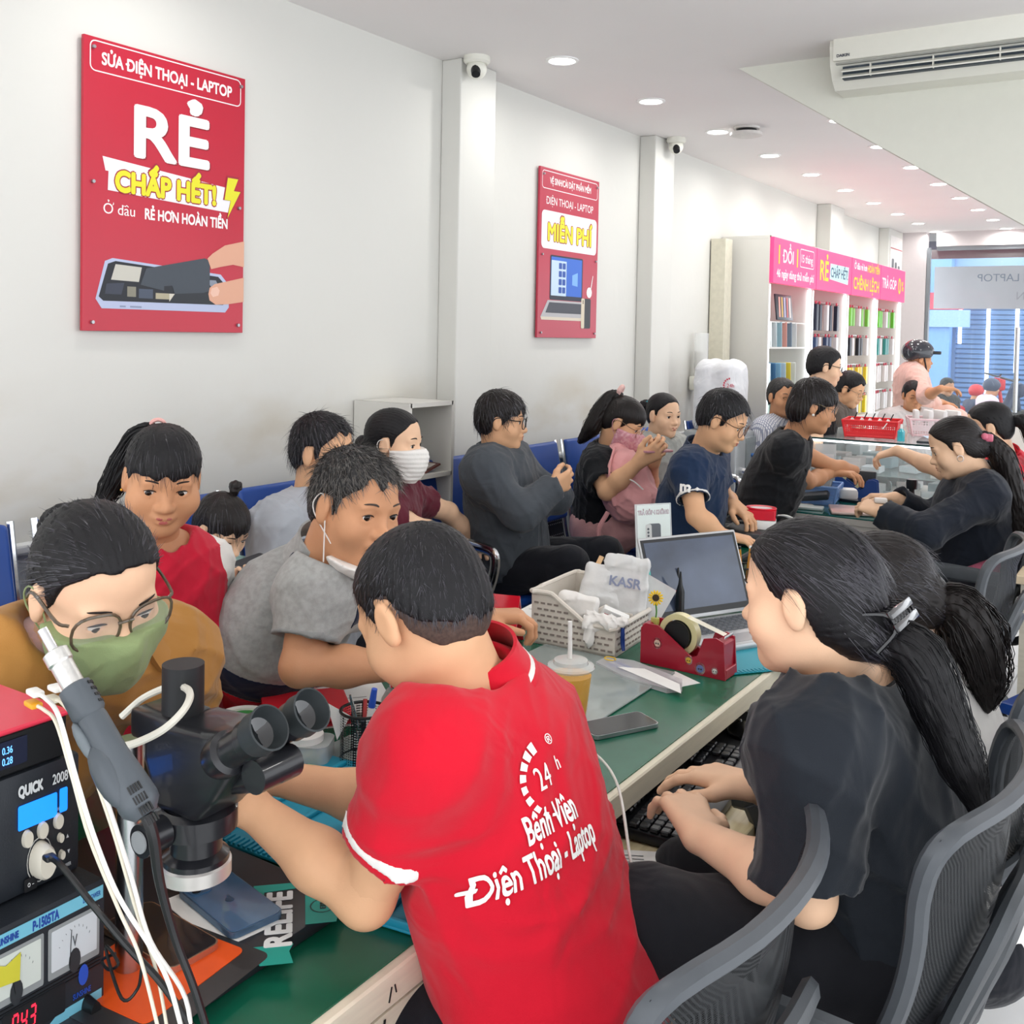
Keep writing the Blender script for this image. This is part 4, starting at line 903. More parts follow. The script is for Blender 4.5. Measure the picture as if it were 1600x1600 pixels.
tail([t.h.p(.0, -.30, .44), t.h.p(.06, -.44, .34), t.h.p(.12, -.48, .02), t.h.p(.16, -.48, -.35), t.h.p(.18, -.56, -.72)], [.016, .026, .036, .038, .014], t.root, hairb, locks=60)
b_ = Sdf()
for a in np.linspace(0, 6.28, 9)[:-1]: t.h.el(b_, .085*math.cos(a), -.34, .53+.085*math.sin(a), (.05, .05, .05), .03)
blob('scrunchie', b_, .004, cloth('scrunchie_cloth', '#e3b9b2'), t.root)
t.eyes(lip=None); t.mask(cloth('pink_mask_cloth', '#d3939f', col2='#e0b0b6', scale=90, thresh=(.45, .6)), top=-.09, bot=-.52, g=.01)
t.glasses(metalg, .13, .11, .0013, lens=lensm, round_=True)
t.top(blackc, .72, .02, 'tshirt', loose=.026, seed=9); t.pants(pinkc, g=.025, wr=.005); t.shoes(whitec); PROJ.append(('pink', t))
pw = t
# woman in the grey hoodie
hg = cloth('pale_grey_hoodie_cloth', '#9fa19c')
t = Person('woman in a pale grey hoodie with a blue hair tie seated against the wall', P(1037, 648, 4.95), -112, 5, 0, .21, by=-95, lean=2, sw=.34, tone='fair', lod=0, tl=.46)
hair_cap(t.h, t.root, hairm, HL_BACK, .03, pole=(0, -.9, .2), n=(60, 90), amp=.004, jag=.006, vox=.0045)
tail([t.h.p(0, -.42, .12), t.h.p(.03, -.62, .08), t.h.p(.05, -.7, -.2)], [.02, .035, .02], t.root, hairm, locks=20)
b = MB(); b.sph(t.h.p(.04, -.50, .14), (.018, .018, .025), 12); b.build('hair_tie', mat('turquoise_tie', '#2aa3b5', .5), t.root, True)
t.eyes(); t.top(hg, 1.9, .03, 'hoodie', wr=.006, loose=.028, seed=17, neckr=.07)
b_ = Sdf(); pts = [t.nb+(t.tf*math.cos(a)*.08+t.sd*math.sin(a)*.095)+t.up*(-.02-.03*math.cos(a)) for a in np.linspace(.5, 5.78, 11)]
b_.chain(pts, [.018, .022, .03, .036, .042, .045, .042, .036, .03, .022, .018], .02); blob('hood', b_, .006, hg, t.shirt)
t.pants(cloth('grey_trousers', '#8c8580')); t.shoes(blackp); PROJ.append(('hoodW', t))

# man in the navy polo
navyp = cloth('navy_polo_cloth', '#1c2e4a')
t = Person('man in a navy polo with white trim and glasses looking down at the counter', P(1130, 656, 3.85), -84, 24, 0, .22, by=-80, lean=14, sw=.37, b=1.0, tone='mid', lod=0, tl=.50, neck=P(1098, 712, 3.95),
    arms={1: dict(e=(1088, 806, 3.68), w=(1128, 836, 3.66), d=nrm(V(.9, .2, -.1)), n=V(0, 0, -1), c=.5), -1: dict(e=(1132, 778, 4.18), w=(1146, 788, 4.02), d=nrm(V(.7, -.3, -.3)), n=V(0, 0, -1), c=.6)})
cap = hair_cap(t.h, t.root, hairm, HL_SHORT, .06, pole=(.2, -.3, .9), amp=.006, top=.03)
strands(cap, t.h, t.root, hairm, 500, .035, .1, .0012)
t.eyes(gaze=(0, 1, -.5)); t.glasses(mat('bronze_frame', '#6a4a38', .3, metal=.6, var=0), .12, .105, .0016, lens=lensm, round_=True)
t.top(navyp, .62, .018, 'polo_shirt', loose=.02, seed=3, hem=-.12); t.collar(navyp, .067, .05, .9, stripe=whitec)
t.sleeve_band(1, .575, .605, whitec); t.pants(darkpants); t.shoes(blackp)
cs = caster(t.shirt); hit = BV(t.shirt).ray_cast(Vector(OC), Vector(nrm(ray(1071, 760))))
if hit[0] is not None:
    z_ = nrm(-np.array(ray(1071, 760))*V(1, 1, 0)); text_mesh('m', .05, frame(np.array(hit[0][:]), np.cross(V(0, 0, 1), z_), V(0, 0, 1), z_), whitep, t.shirt, 'printed_lettering', .0004, .002, True, proj=cs)
PROJ.append(('navy', t))

# woman in black with short hair
t = Person('woman in a black sleeveless top with short bobbed hair and glasses at the second counter', P(1272, 634, 4.45), -68, 16, 0, .225, by=-74, lean=24, sw=.36, tone='tan', lod=0, neck=P(1238, 690, 4.55), tl=.5,
    arms={1: dict(e=(1262, 752, 4.62), w=(1300, 738, 4.8), d=nrm(V(.9, .1, 0)), c=.6), -1: dict(e=(1300, 730, 4.8), w=(1335, 735, 4.85))})
HL_BOB = [(-.5, -.42), (-.2, -.36), (-.10, -.25), (-.08, .0), (.03, .02), (.05, -.22), (.14, -.1), (.2, .06), (.3, .12), (.5, .14)]
cap = hair_cap(t.h, t.root, hairb, HL_BOB, .075, pole=(.1, -.3, .9), amp=.007, top=.03, jag=.04, extra=[(0, -.2, -.15, (.36, .3, .3))])
strands(cap, t.h, t.root, hairb, 500, .05, .1, .0012, grav=.8)
t.eyes(); t.glasses(metalg, .12, .11, .0013, lens=lensm, round_=True)
t.top(blackc, .12, .022, 'top', loose=.02, hem=-.1, seed=2); t.pants(darkpants, g=.03); PROJ.append(('bob', t))
b = MB(); b.sph(t.h.p(.36, .0, -.16), .006, 10); b.build('earring', mat('pearl', '#f2ede4', .2, var=0), t.root, True)

# grey haired man in a checked shirt
chk = tiles('checked_cloth', '#dcdcdf', '#8f93a4', .012, .012, .8, .008)
t = Person('grey haired man in a pale checked shirt sitting by the display cabinets', P(1222, 620, 6.2), -128, 2, 0, .23, by=-100, lean=5, sw=.38, tone='tan', lod=1)
hair_cap(t.h, t.root, hairg, HL_SHORT, .04, vox=.005); t.eyes(brow='#5a5550'); t.top(chk, 1.5, .02, 'shirt', loose=.02); t.collar(chk, .068, .045, 1.); t.pants(darkpants); t.shoes(blackp)
t = Person('young man with glasses and a black T-shirt standing by the accessory racks', P(1289, 573, 6.1), -66, 8, 0, .232, by=-70, lean=5, sw=.38, tone='fair', lod=1, legs='stand', tl=.5)
cap = hair_cap(t.h, t.root, hairm, HL_SHORT, .06, top=.03, vox=.005); t.eyes(); t.glasses(blackp, .12, .08, .002); t.top(blackc, .6, .018, 'tshirt'); t.pants(darkpants); t.shoes(blackp)
brownc = cloth('brown_jacket_cloth', '#544a43')
t = Person('man in a brown jacket and glasses looking down at the glass counter', P(1328, 608, 6.7), -95, 22, 0, .225, by=-88, lean=12, sw=.40, tone='mid', lod=1, legs='sit')
hair_cap(t.h, t.root, hairm, HL_SHORT, .06, top=.03, vox=.005); t.eyes(); t.glasses(metalg, .12, .09, .0016); t.top(brownc, 1.9, .03, 'jacket', loose=.028, neckr=.075); t.collar(brownc, .08, .05, 1.4); t.pants(darkpants)
t = Person('boy with short black hair behind the tray baskets', P(1427, 618, 7.4), -150, 14, 0, .21, by=-140, lean=5, sw=.33, tone='tan', lod=1, legs='sit')
hair_cap(t.h, t.root, hairm, HL_SHORT, .05, top=.02, vox=.005); t.eyes(); t.top(cloth('pale_tshirt', '#c9c6c4'), .6, .018, 'tshirt'); t.pants(darkpants)
ppink = cloth('pale_pink_shirt_cloth', '#e3bdb0')
t = Person('man in a dark motorcycle helmet and a pale pink shirt leaning by the far counter', P(1436, 560, 7.7), -62, 4, 0, .225, by=-66, lean=-6, sw=.40, tone='tan', lod=1, legs={1: (P(1480, 650, 7.6), P(1490, 720, 7.5)), -1: (P(1495, 655, 7.9), P(1505, 720, 7.8))}, neck=P(1424, 580, 7.7), hips=P(1425, 662, 7.8), arms={1: dict(e=(1445, 620, False), w=(1470, 607, False), d=V(.7, .5, 0), c=.5), -1: dict(e=(1458, 630, True), w=(1470, 628), d=V(.7, .5, -.2), c=.5)})
t.eyes(lash=False); S_ = Sdf(); t.h.el(S_, 0, -.06, .20, (.47, .53, .44)); t.h.el(S_, 0, .0, .0, (.40, .38, .5), .03, True); t.h.el(S_, 0, .6, -.1, (.4, .5, .38), .05, True); blob('helmet', S_, .007, mat('helmet_shell', '#2c3038', .2, var=0, coat=.6), t.root, cuts=[(t.h.p(0, -.1, -.10), -t.h.u)])
b = MB(); b.tube([t.h.p(.30, .28, .22), t.h.p(.2, .62, .24), t.h.p(-.2, .62, .24), t.h.p(-.30, .28, .22)], .012, 8, 4, flat=(t.h.u, .3)); b.build('visor', blackp, t.root, True)
b = MB(); b.tube([t.h.p(.33, .05, .1), t.h.p(.25, .2, -.35), t.h.p(0, .27, -.46)], .006, 6, 4); b.build('chin_strap', blackp, t.root, True)
t.top(ppink, 1.35, .022, 'shirt'); t.pants(ppink, g=.02); t.shoes(blackp)
# woman in the navy suit jacket, facing the second counter
t = Person('woman in a navy suit jacket over a pink top working at the second counter', P(1492, 698, 4.05), 104, 22, 0, .235, by=96, lean=26, sw=.38, b=1.08, tone='fair', lod=0, neck=P(1534, 752, 4.1), tl=.5, hips=P(1510, 915, 4.15),
    arms={-1: dict(e=(1446, 832, 3.85), w=(1378, 802, 4.0), d=nrm(V(-.8, .35, .2)), n=V(0, .4, -.8), c=.8), 1: dict(e=(1446, 812, 4.3), w=(1398, 778, 4.25), d=nrm(V(-.9, -.2, 0)), n=V(0, -.2, -.9), c=.8)},
    legs={-1: (P(1405, 930, 3.9), P(1400, 1060, 3.85)), 1: (P(1400, 920, 4.3), P(1400, 1040, 4.3))})
cap = hair_cap(t.h, t.root, hairb, HL_BACK, .035, pole=(0, -.9, -.1), n=(60, 90), amp=.004, jag=.006, extra=[(0, -.38, -.1, (.2, .18, .22))])
strands(cap, t.h, t.root, hairb, 1500, .05, .012, .0006, crown=(0, .5, .3), jit=.07, keep=lambda x, y, z: (z > .08) | (y < -.25))
tail([t.h.p(0, -.48, .0), t.h.p(.0, -.62, -.4), t.h.p(.0, -.60, -.9), t.h.p(0, -.45, -1.5), t.h.p(0, -.3, -1.9)], [.03, .045, .045, .035, .010], t.root, hairb, locks=90)
b = MB(); b.box(t.h.p(-.12, -.50, .0), (.05, .02, .03), bev=.006); b.sph(t.h.p(-.16, -.48, .03), .014, 10); b.build('hair_clip', mat('pink_clip', '#d66f86', .3, var=0), t.root, True)
b = MB(); b.tube([t.h.p(-.36+.0, -.0+.05*math.cos(a), -.17+.05*math.sin(a)) for a in np.linspace(0, 6.28, 9)[:-1]], .0012, 5, 2, True); b.build('earring', steel, t.root, True)
t.eyes(gaze=(0, 1, -.5))
t.top(cloth('pink_tee_cloth', '#d4728c'), .2, .012, 'tshirt', hem=.0, seed=1, fr=30)
s0 = t.shirt; t.top(navysuit, 1.93, .028, 'suit_jacket', wr=.005, loose=.026, hem=.10, seed=22, vox=.006, fr=18); t.collar(navysuit, .075, .045, 1.2)
t.pants(darkpants, g=.02); t.shoes(blackp); PROJ.append(('suit', t))

# woman in the red polo, far right
t = Person('woman in a red polo with a ponytail reaching over the counter at the right edge', P(1545, 668, 4.6), 100, 14, 0, .23, by=92, lean=14, sw=.38, b=1.02, tone='fair', lod=1, neck=P(1568, 718, 4.7), tl=.5,
    arms={-1: dict(e=(1475, 738, 4.5), w=(1402, 704, 4.75), d=nrm(V(-.8, .1, -.3)), n=V(0, .2, -.9), c=.7)}, ua=.33, fa=.27)
hair_cap(t.h, t.root, hairm, HL_BACK, .035, pole=(0, -.9, .1), n=(60, 90), amp=.004, vox=.005)
tail([t.h.p(0, -.45, .05), t.h.p(.0, -.66, -.05), t.h.p(.0, -.75, -.5), t.h.p(0, -.7, -1.0), t.h.p(0, -.6, -1.3)], [.02, .035, .042, .035, .01], t.root, hairm, locks=60)
t.eyes();  t.top(redc, .55, .018, 'polo_shirt', loose=.02, hem=-.05); t.collar(redc, .066, .045, .9, stripe=whitec); t.pants(darkpants, g=.02)
cs = caster(t.shirt); hit = BV(t.shirt).ray_cast(Vector(OC), Vector(nrm(ray(1588, 757))))
if hit[0] is not None:
    z_ = nrm(V(.55, -.8, .1)); x_ = nrm(np.cross(V(0, 0, 1), z_))
    text_mesh('Điện Thoại', .042, frame(np.array(hit[0][:]), x_, np.cross(z_, x_), z_), whitep, t.shirt, 'printed_lettering', .0004, .002, True, proj=cs)
PROJ.append(('redW', t))

# clerk typing, nearest on the right
t = Person('clerk in a black jacket with a clipped ponytail typing at the near keyboard', P(1262, 930, 1.5), 88, 8, 0, .226, by=96, lean=12, sw=.39, b=1.0, tone='fair', lod=0, neck=P(1330, 1080, 1.56), tl=.52, fat=1.12, hips=P(1390, 1480, 1.52),
    arms={-1: dict(e=(1262, 1400, 1.34), w=(1096, 1308, 1.50), d=nrm(V(-.55, .62, .10)), n=V(-.3, .1, -1), c=(.38, .42, .5, .6), s=.18, th=.4), 1: dict(e=(1330, 1290, 1.80), w=(1175, 1228, 1.72), d=nrm(V(-.95, .12, -.05)), n=V(0, 0, -1), c=(.32, .34, .36, .4), s=.2)},
    legs={-1: (P(1010, 1450, 1.42), P(1000, 1800, 1.40)), 1: (P(1090, 1380, 1.75), P(1080, 1640, 1.75))}, hand_l=.18, sh={-1: P(1272, 1172, 1.38)})
HL_C = [(-.5, -.46), (-.3, -.46), (-.16, -.36), (-.10, -.10), (-.07, .09), (.02, .11), (.04, -.08), (.12, .02), (.18, .17), (.26, .26), (.33, .31), (.5, .33)]
cap = hair_cap(t.h, t.root, hairm, HL_C, .035, pole=(0, -.9, -.35), n=(75, 113), amp=.0035, jag=.006, extra=[(0, -.34, -.2, (.22, .2, .20), .12)])
strands(cap, t.h, t.root, hairm, 5000, .06, .012, .0005, crown=(0, .5, .45), seed=6, seg=6, jit=.07, keep=lambda x, y, z: (z > .15) | (y < -.25))
tail([t.h.p(0, -.46, -.24), t.h.p(0, -.64, -.36), t.h.p(0, -.74, -.66), t.h.p(.0, -.84, -1.0), t.h.p(.02, -.92, -1.30)], [.028, .036, .032, .026, .008], t.root, hairm, locks=200, lw=.0007, spread=1.05)
t.eyes(gaze=(0, 1, -.3), lip='#b4574f')
t.top(clerkc, .9, .024, 'jacket', wr=.008, loose=.026, neckr=.072, seed=31, vox=.0055, fr=20, hem=-.12)
t.collar(clerkc, .078, .045, 1.5, th=.007, flare=.02)
b = MB(); p = t.h.p(0, -.47, -.16); z_ = nrm(t.h.u*.4-t.h.f*.9); x_ = t.h.s; y_ = np.cross(z_, x_)
b.T = frame(p, x_, y_, z_)
for k_ in range(7): b.tube([(-.045+.015*k_, -.028, -.012), (-.045+.015*k_, -.014, .022), (-.045+.015*k_, .0, .030), (-.045+.015*k_, .014, .022), (-.045+.015*k_, .028, -.012)], .0032, 6, 3)
b.box((0, -.008, .030), (.105, .012, .006), bev=.002); b.box((0, .010, .030), (.105, .012, .006), bev=.002); b.build('claw_clip', mat('clip_black', '#17171a', .15, var=0, coat=.5), t.root, True)
t.pants(cloth('black_skirt_cloth', '#1a1b20'), g=.018, long=.3, name='trousers'); PROJ.append(('clerk', t))

# woman behind the clerk in white
t = Person('woman in a white top with a dark ponytail seated behind the typing clerk', P(1372, 925, 1.98), 100, 10, 0, .23, by=92, lean=10, sw=.38, tone='fair', lod=0, neck=P(1436, 1026, 2.02), tl=.5, hips=P(1530, 1440, 2.0))
cap = hair_cap(t.h, t.root, hairb, HL_BACK, .04, pole=(0, -.9, -.1), n=(60, 90), amp=.004, extra=[(0, -.4, -.1, (.2, .18, .22))])
strands(cap, t.h, t.root, hairb, 2500, .05, .012, .0006, crown=(0, .5, .3), jit=.07, keep=lambda x, y, z: (z > .08) | (y < -.25))
tail([t.h.p(0, -.44, -.1), t.h.p(0, -.58, -.16), t.h.p(0, -.68, -.4), t.h.p(0, -.72, -.75), t.h.p(0, -.70, -.98)], [.024, .04, .05, .035, .01], t.root, hairb, locks=160, spread=1.12)
b = MB(); b.tube([t.h.p(.07*math.cos(a), -.50, -.12+.09*math.sin(a)) for a in np.linspace(0, 6.28, 11)[:-1]], .003, 6, 2, True); b.build('hair_tie', mat('beaded_tie', '#c07a4a', .4, var=.3, scale=300), t.root, True)
t.eyes(); t.top(whitec, .9, .022, 'blouse', loose=.026, seed=13, hem=-.1); t.pants(darkpants); PROJ.append(('white', t))

# people out in the street
t = Person('person with short black hair and a black shirt outside beyond the glass', P(1480, 604, 13.5), -150+20, 10, 0, .23, by=60, lean=5, sw=.4, tone='tan', lod=2, legs='stand')
hair_cap(t.h, t.root, hairm, HL_SHORT, .06, vox=.008); t.top(blackc, .6, .02, 'tshirt'); t.pants(darkpants)
def rider(px, py, d, label, top, helm, bike):
    h0 = P(px, py, d); t = Person(label, h0, -60, 5, 0, .24, by=-60, lean=14, sw=.38, tone='tan', lod=2, tl=.5, arms={1: dict(e=h0+V(.05, -.1, -.55), w=h0+V(.35, -.05, -.62))})
    S_ = Sdf(); t.h.el(S_, 0, -.04, .14, (.46, .52, .48)); t.h.el(S_, 0, .5, -.15, (.34, .4, .3), .05, True); blob('helmet', S_, .012, mat('helmet_'+label[:12], helm, .25, var=0), t.root, cuts=[(t.h.p(0, 0, -.2), -t.h.u)])
    t.top(cloth('rider_'+top[1:], top), 1.8, .03, 'jacket', loose=.03); t.pants(darkpants); f = t.fwd; p = t.pel.copy()
    r = thing('motorbike', bike, 'motorbike', (p[0], p[1], 0)); q = math.atan2(f[1], f[0]); r.rotation_euler = (0, 0, q); m1 = mat('bike_'+helm[1:], helm, .25, var=0); pz = p[2]
    for x in (-.6, .62):
        b = MB(); b.T = Matrix.Translation((x, 0, .28)) @ rotm(math.pi/2); b.lathe([(.2, -.04), (.27, -.035), (.29, 0), (.27, .035), (.2, .04), (.2, -.04)]); b.cyl((0, 0, -.03), (0, 0, .03), .06); b.build('wheel', blackp, r)
    b = MB(); b.tube([(-.55, 0, .35), (-.2, 0, .42), (.15, 0, .32), (.38, 0, .6), (.5, 0, .95)], [.08, .1, .08, .07, .05], 10); b.tube([(.5, 0, .95), (.62, 0, .3)], .03); b.box((.55, 0, .85), (.12, .2, .22), bev=.05); b.build('body', m1, r)
    b = MB(); b.box((-.3, 0, pz-.16), (.7, .24, .1), bev=.04); b.build('seat', blackp, r); b = MB(); b.tube([(.42, -.32, 1.02), (.5, 0, .98), (.42, .32, 1.02)], .015); b.build('handlebar', blackp, r)
rider(1526, 614, 17., 'rider in a red helmet and dark jacket passing in the street', '#2d3a52', '#c02030', 'dark scooter under the rider in the red helmet')
rider(1550, 606, 15., 'rider in a dark helmet and pale pink jacket passing in the street', '#d8c4cf', '#2a3a55', 'scooter under the rider in the pale pink jacket')
if os.environ.get('DBG'):
    for n, t in PROJ: print('J', n, 'nb', pj(t.nb), 'sh', pj(t.sh[-1]), pj(t.sh[1]), 'el', pj(t.el[-1]), pj(t.el[1]), 'wr', pj(t.wr[-1]), pj(t.wr[1]), 'pel', pj(t.pel), np.round(t.pel, 2), 'kn', np.round(t.kn[-1], 2))
# ---------------------------------------------------------------- signs on the wall
def flat_mat(c, **k): return mat('print_'+c[1:], c, .5, var=0, **k)
def poly(par, fr, pts, col, z, name='printed_shape', h=.0003):
    b = MB(); b.prism(pts, h, Matrix.Translation((0, 0, z))); b.T = Matrix.Identity(4); o = b.build(name, flat_mat(col) if isinstance(col, str) else col, par, smooth=False); o.matrix_basis = fr; return o
def outline(w_, h_, r, t, cx=0, cy=0, n=4):
    a = [(x+cx, y+cy) for x, y in rrect(w_, h_, r, n)]; b_ = [(x+cx, y+cy) for x, y in rrect(w_-2*t, h_-2*t, max(.001, r-t), n)]; return a, b_
def ring_poly(par, fr, w_, h_, r, t, cx, cy, col, z):
    a, b_ = outline(w_, h_, r, t, cx, cy); b = MB(); n = len(a); va = [b.b.verts.new((x, y, z)) for x, y in a]; vb = [b.b.verts.new((x, y, z)) for x, y in b_]
    for i in range(n): b.b.faces.new((va[i], va[(i+1) % n], vb[(i+1) % n], vb[i]))
    o = b.build('printed_border', flat_mat(col), par, smooth=False); o.matrix_basis = fr; return o
def txt(par, fr, s, size, x, y, z, col, bold=.0, sx=1., **k):
    m_ = flat_mat(col) if isinstance(col, str) else col
    return text_mesh(s, size*1.04, fr @ Matrix.Translation((x, y, z)), m_, par, 'printed_lettering', .0002, bold, sx=sx, **k)
WF = Matrix(((0, 0, 1, 0), (1, 0, 0, 0), (0, 1, 0, 0), (0, 0, 0, 1)))   # wall frame: x along +Y, y up, z out of the wall
I4 = Matrix.Identity(4)
def sh(pts, dx, dy): return [(x+dx, y+dy) for x, y in pts]
bolt = mat('screw_head', '#a5a7ab', .3, metal=.8, var=0)
def sign(label, y0, y1, z0, z1, board, screws):
    t = thing('wall_sign', label, 'sign', (WX+.004, (y0+y1)/2, (z0+z1)/2)); w_, h_ = y1-y0, z1-z0
    b = MB(); b.T = WF; b.box((0, 0, .012), (w_, h_, .012), bev=.001, seg=1); b.build('board', mat('board_'+board[1:], board, .28, var=.02, scale=3), t, smooth=False)
    for x, y in screws: b = MB(); b.T = WF; b.cyl((x*w_/2, y*h_/2, 0), (x*w_/2, y*h_/2, .026), .007, .005); b.build('screw', bolt, t)
    return t, w_, h_
t, w_, h_ = sign('tall red sign advertising cheap phone and laptop repair with a hand lifting a phone battery', 1.76, 2.352, 1.53, 2.365, '#c0263c', [(-.9, .93), (.93, .93), (-.9, .02), (.92, -.02), (-.9, -.94), (.92, -.94)])
F1 = WF; Z = .0186
ring_poly(t, F1, .555, .088, .018, .0035, 0, .365, '#f4f0f0', Z)
txt(t, F1, 'SỬA ĐIỆN THOẠI - LAPTOP', .047, 0, .363, Z, '#f6f3f2', .0014, sx=.80)
txt(t, F1, 'RẺ', .205, .014, .177, Z+.0002, '#8e1528', .0062, sx=1.25); txt(t, F1, 'RẺ', .205, .01, .180, Z+.0006, '#f6f4f3', .0062, sx=1.25)
poly(t, F1, [(-.235, .085), (-.225, .045), (-.215, .045), (-.217, -.01), (.235, -.028), (.245, .05)], '#f1eff6', Z)
for dx in (0,): txt(t, F1, 'CHẤP HẾT!', .080, -.008, .022, Z+.0006, '#a3263a', .0080, sx=.90)
txt(t, F1, 'CHẤP HẾT!', .080, -.008, .022, Z+.0011, '#e6e02e', .0042, sx=.90)
bolt_pts = [(.225, .085), (.268, .085), (.250, .045), (.278, .045), (.225, -.045), (.238, .012), (.212, .012)]
poly(t, F1, [(x*1.0+(x-.245)*.18, y+(y-.02)*.1) for x, y in bolt_pts], '#a3263a', Z+.0006); poly(t, F1, bolt_pts, '#e6e02e', Z+.0012)
txt(t, F1, 'Ở đâu', .042, -.178, -.062, Z, '#f6f3f2', .0); txt(t, F1, 'RẺ HƠN HOÀN TIỀN', .043, .068, -.064, Z, '#f6f3f2', .0014, sx=.76)
# the printed photograph: an open phone with its battery lifted by a hand
poly(t, F1, [(-.255, -.325), (-.225, -.215), (-.20, -.205), (.20, -.23), (.232, -.26), (.235, -.335), (.22, -.352), (-.235, -.352)], '#b9c2de', Z)
poly(t, F1, [(-.245, -.318), (-.215, -.222), (-.19, -.213), (.19, -.238), (.222, -.265), (.225, -.318), (.21, -.328), (-.23, -.330)], '#25282f', Z+.0003)
for pts, c in (([(-.19, -.222), (-.10, -.226), (-.11, -.27), (-.205, -.268)], '#c9c6bb'), ([(-.22, -.28), (-.16, -.275), (-.17, -.31), (-.225, -.31)], '#3d4250'), ([(-.15, -.285), (-.12, -.285), (-.12, -.315), (-.15, -.315)], '#8a8778'), ([(-.11, -.29), (-.06, -.29), (-.06, -.318), (-.11, -.318)], '#4c5566'), ([(-.05, -.30), (.0, -.30), (.0, -.318), (-.05, -.318)], '#b1a98f'), ([(.0, -.30), (.05, -.30), (.05, -.324), (.0, -.324)], '#d8d2c4'), ([(.14, -.25), (.18, -.25), (.20, -.28), (.17, -.28)], '#8b93a2'), ([(.15, -.29), (.2, -.29), (.2, -.31), (.15, -.31)], '#59606e')):
    poly(t, F1, pts, c, Z+.0006)
poly(t, F1, [(-.175, -.342), (-.155, -.342), (-.155, -.347), (-.175, -.347)], '#8d97b4', Z+.0006); poly(t, F1, [(-.14, -.342), (-.10, -.342), (-.10, -.347), (-.14, -.347)], '#8d97b4', Z+.0006)
poly(t, F1, [(-.105, -.278), (-.085, -.228), (.135, -.182), (.155, -.19), (.155, -.285), (.13, -.292), (.02, -.30), (.01, -.275), (-.02, -.278), (-.02, -.292)], '#454c55', Z+.0010)
poly(t, F1, [(.0, -.325), (.02, -.30), (.13, -.292), (.155, -.285), (.155, -.30), (.17, -.328)], '#2c3036', Z+.0009)
poly(t, F1, [(.145, -.182), (.165, -.165), (.215, -.135), (.296, -.115), (.296, -.20), (.25, -.195), (.20, -.205), (.16, -.215)], '#e0a98e', Z+.0013)
poly(t, F1, [(.15, -.295), (.155, -.275), (.175, -.262), (.22, -.252), (.296, -.235), (.296, -.315), (.23, -.325), (.18, -.328), (.155, -.315)], '#e0a98e', Z+.0013)
poly(t, F1, [(.158, -.292), (.163, -.276), (.185, -.27), (.195, -.282), (.19, -.298), (.168, -.304)], '#eec3ae', Z+.0016)
t, w_, h_ = sign('narrow red sign offering free phone and laptop cleaning with a printed laptop', 4.20, 4.79, 1.527, 2.352, '#b9344a', [(-.9, .92), (.92, .92), (-.9, -.02), (.92, -.02), (-.9, -.94), (.92, -.94)])
ring_poly(t, F1, .555, .088, .018, .0035, 0, .355, '#f4f0f0', Z)
txt(t, F1, 'VỆ SINH/CÀI ĐẶT PHẦN MỀM', .042, 0, .355, Z, '#f6f3f2', .0008, sx=.72); txt(t, F1, 'ĐIỆN THOẠI - LAPTOP', .052, 0, .258, Z, '#f6f3f2', .0, sx=.86)
poly(t, F1, sh(rrect(.55, .185, .025), 0, .115), '#f1eff4', Z); txt(t, F1, 'MIỄN PHÍ', .114, 0, .108, Z+.0006, '#a3263a', .0085, sx=.92); txt(t, F1, 'MIỄN PHÍ', .114, 0, .108, Z+.0011, '#e6e02e', .0042, sx=.92)
poly(t, F1, sh(rrect(.325, .22, .01), -.025, -.115), '#2a3040', Z); poly(t, F1, sh(rrect(.305, .19, .004), -.025, -.108), '#3b6fd0', Z+.0004)
poly(t, F1, [(-.176, -.204), (-.176, -.03), (-.03, -.03), (-.03, -.204)], '#c6dcee', Z+.0007)
for i in range(4):
    for j in range(2): poly(t, F1, sh(rrect(.03, .03, .003, 1), -.09+.036*j, -.055-.04*i), '#2f55a8', Z+.001)
poly(t, F1, [(.03, -.095), (.085, -.08), (.085, -.15), (.03, -.145)], '#7fb4ee', Z+.0007)
poly(t, F1, [(-.205, -.228), (.145, -.228), (.19, -.31), (-.27, -.31)], '#b9b7b9', Z+.0002); poly(t, F1, [(-.19, -.238), (.14, -.238), (.16, -.29), (-.225, -.29)], '#4a4d56', Z+.0006); poly(t, F1, [(-.27, -.31), (.19, -.31), (.185, -.325), (-.262, -.325)], '#d9cdbb', Z+.0004)
poly(t, F1, sh(rrect(.085, .155, .01), .185, -.285), '#3c3f45', Z+.0009); poly(t, F1, sh(rrect(.035, .155, .008), .145, -.285), '#d9cdb6', Z+.0011)
for i, y in enumerate((-.225, -.235)): poly(t, F1, sh([(0, 0), (.008, 0), (.008, .008), (0, .008)], .142, y), '#2a2d33', Z+.0014)
poly(t, F1, disc(.21, -.175, .028), '#f6f4f3', Z+.0004); poly(t, F1, [(.222, -.155), (.244, -.085), (.249, -.087), (.230, -.158)], '#f6f4f3', Z+.0004)

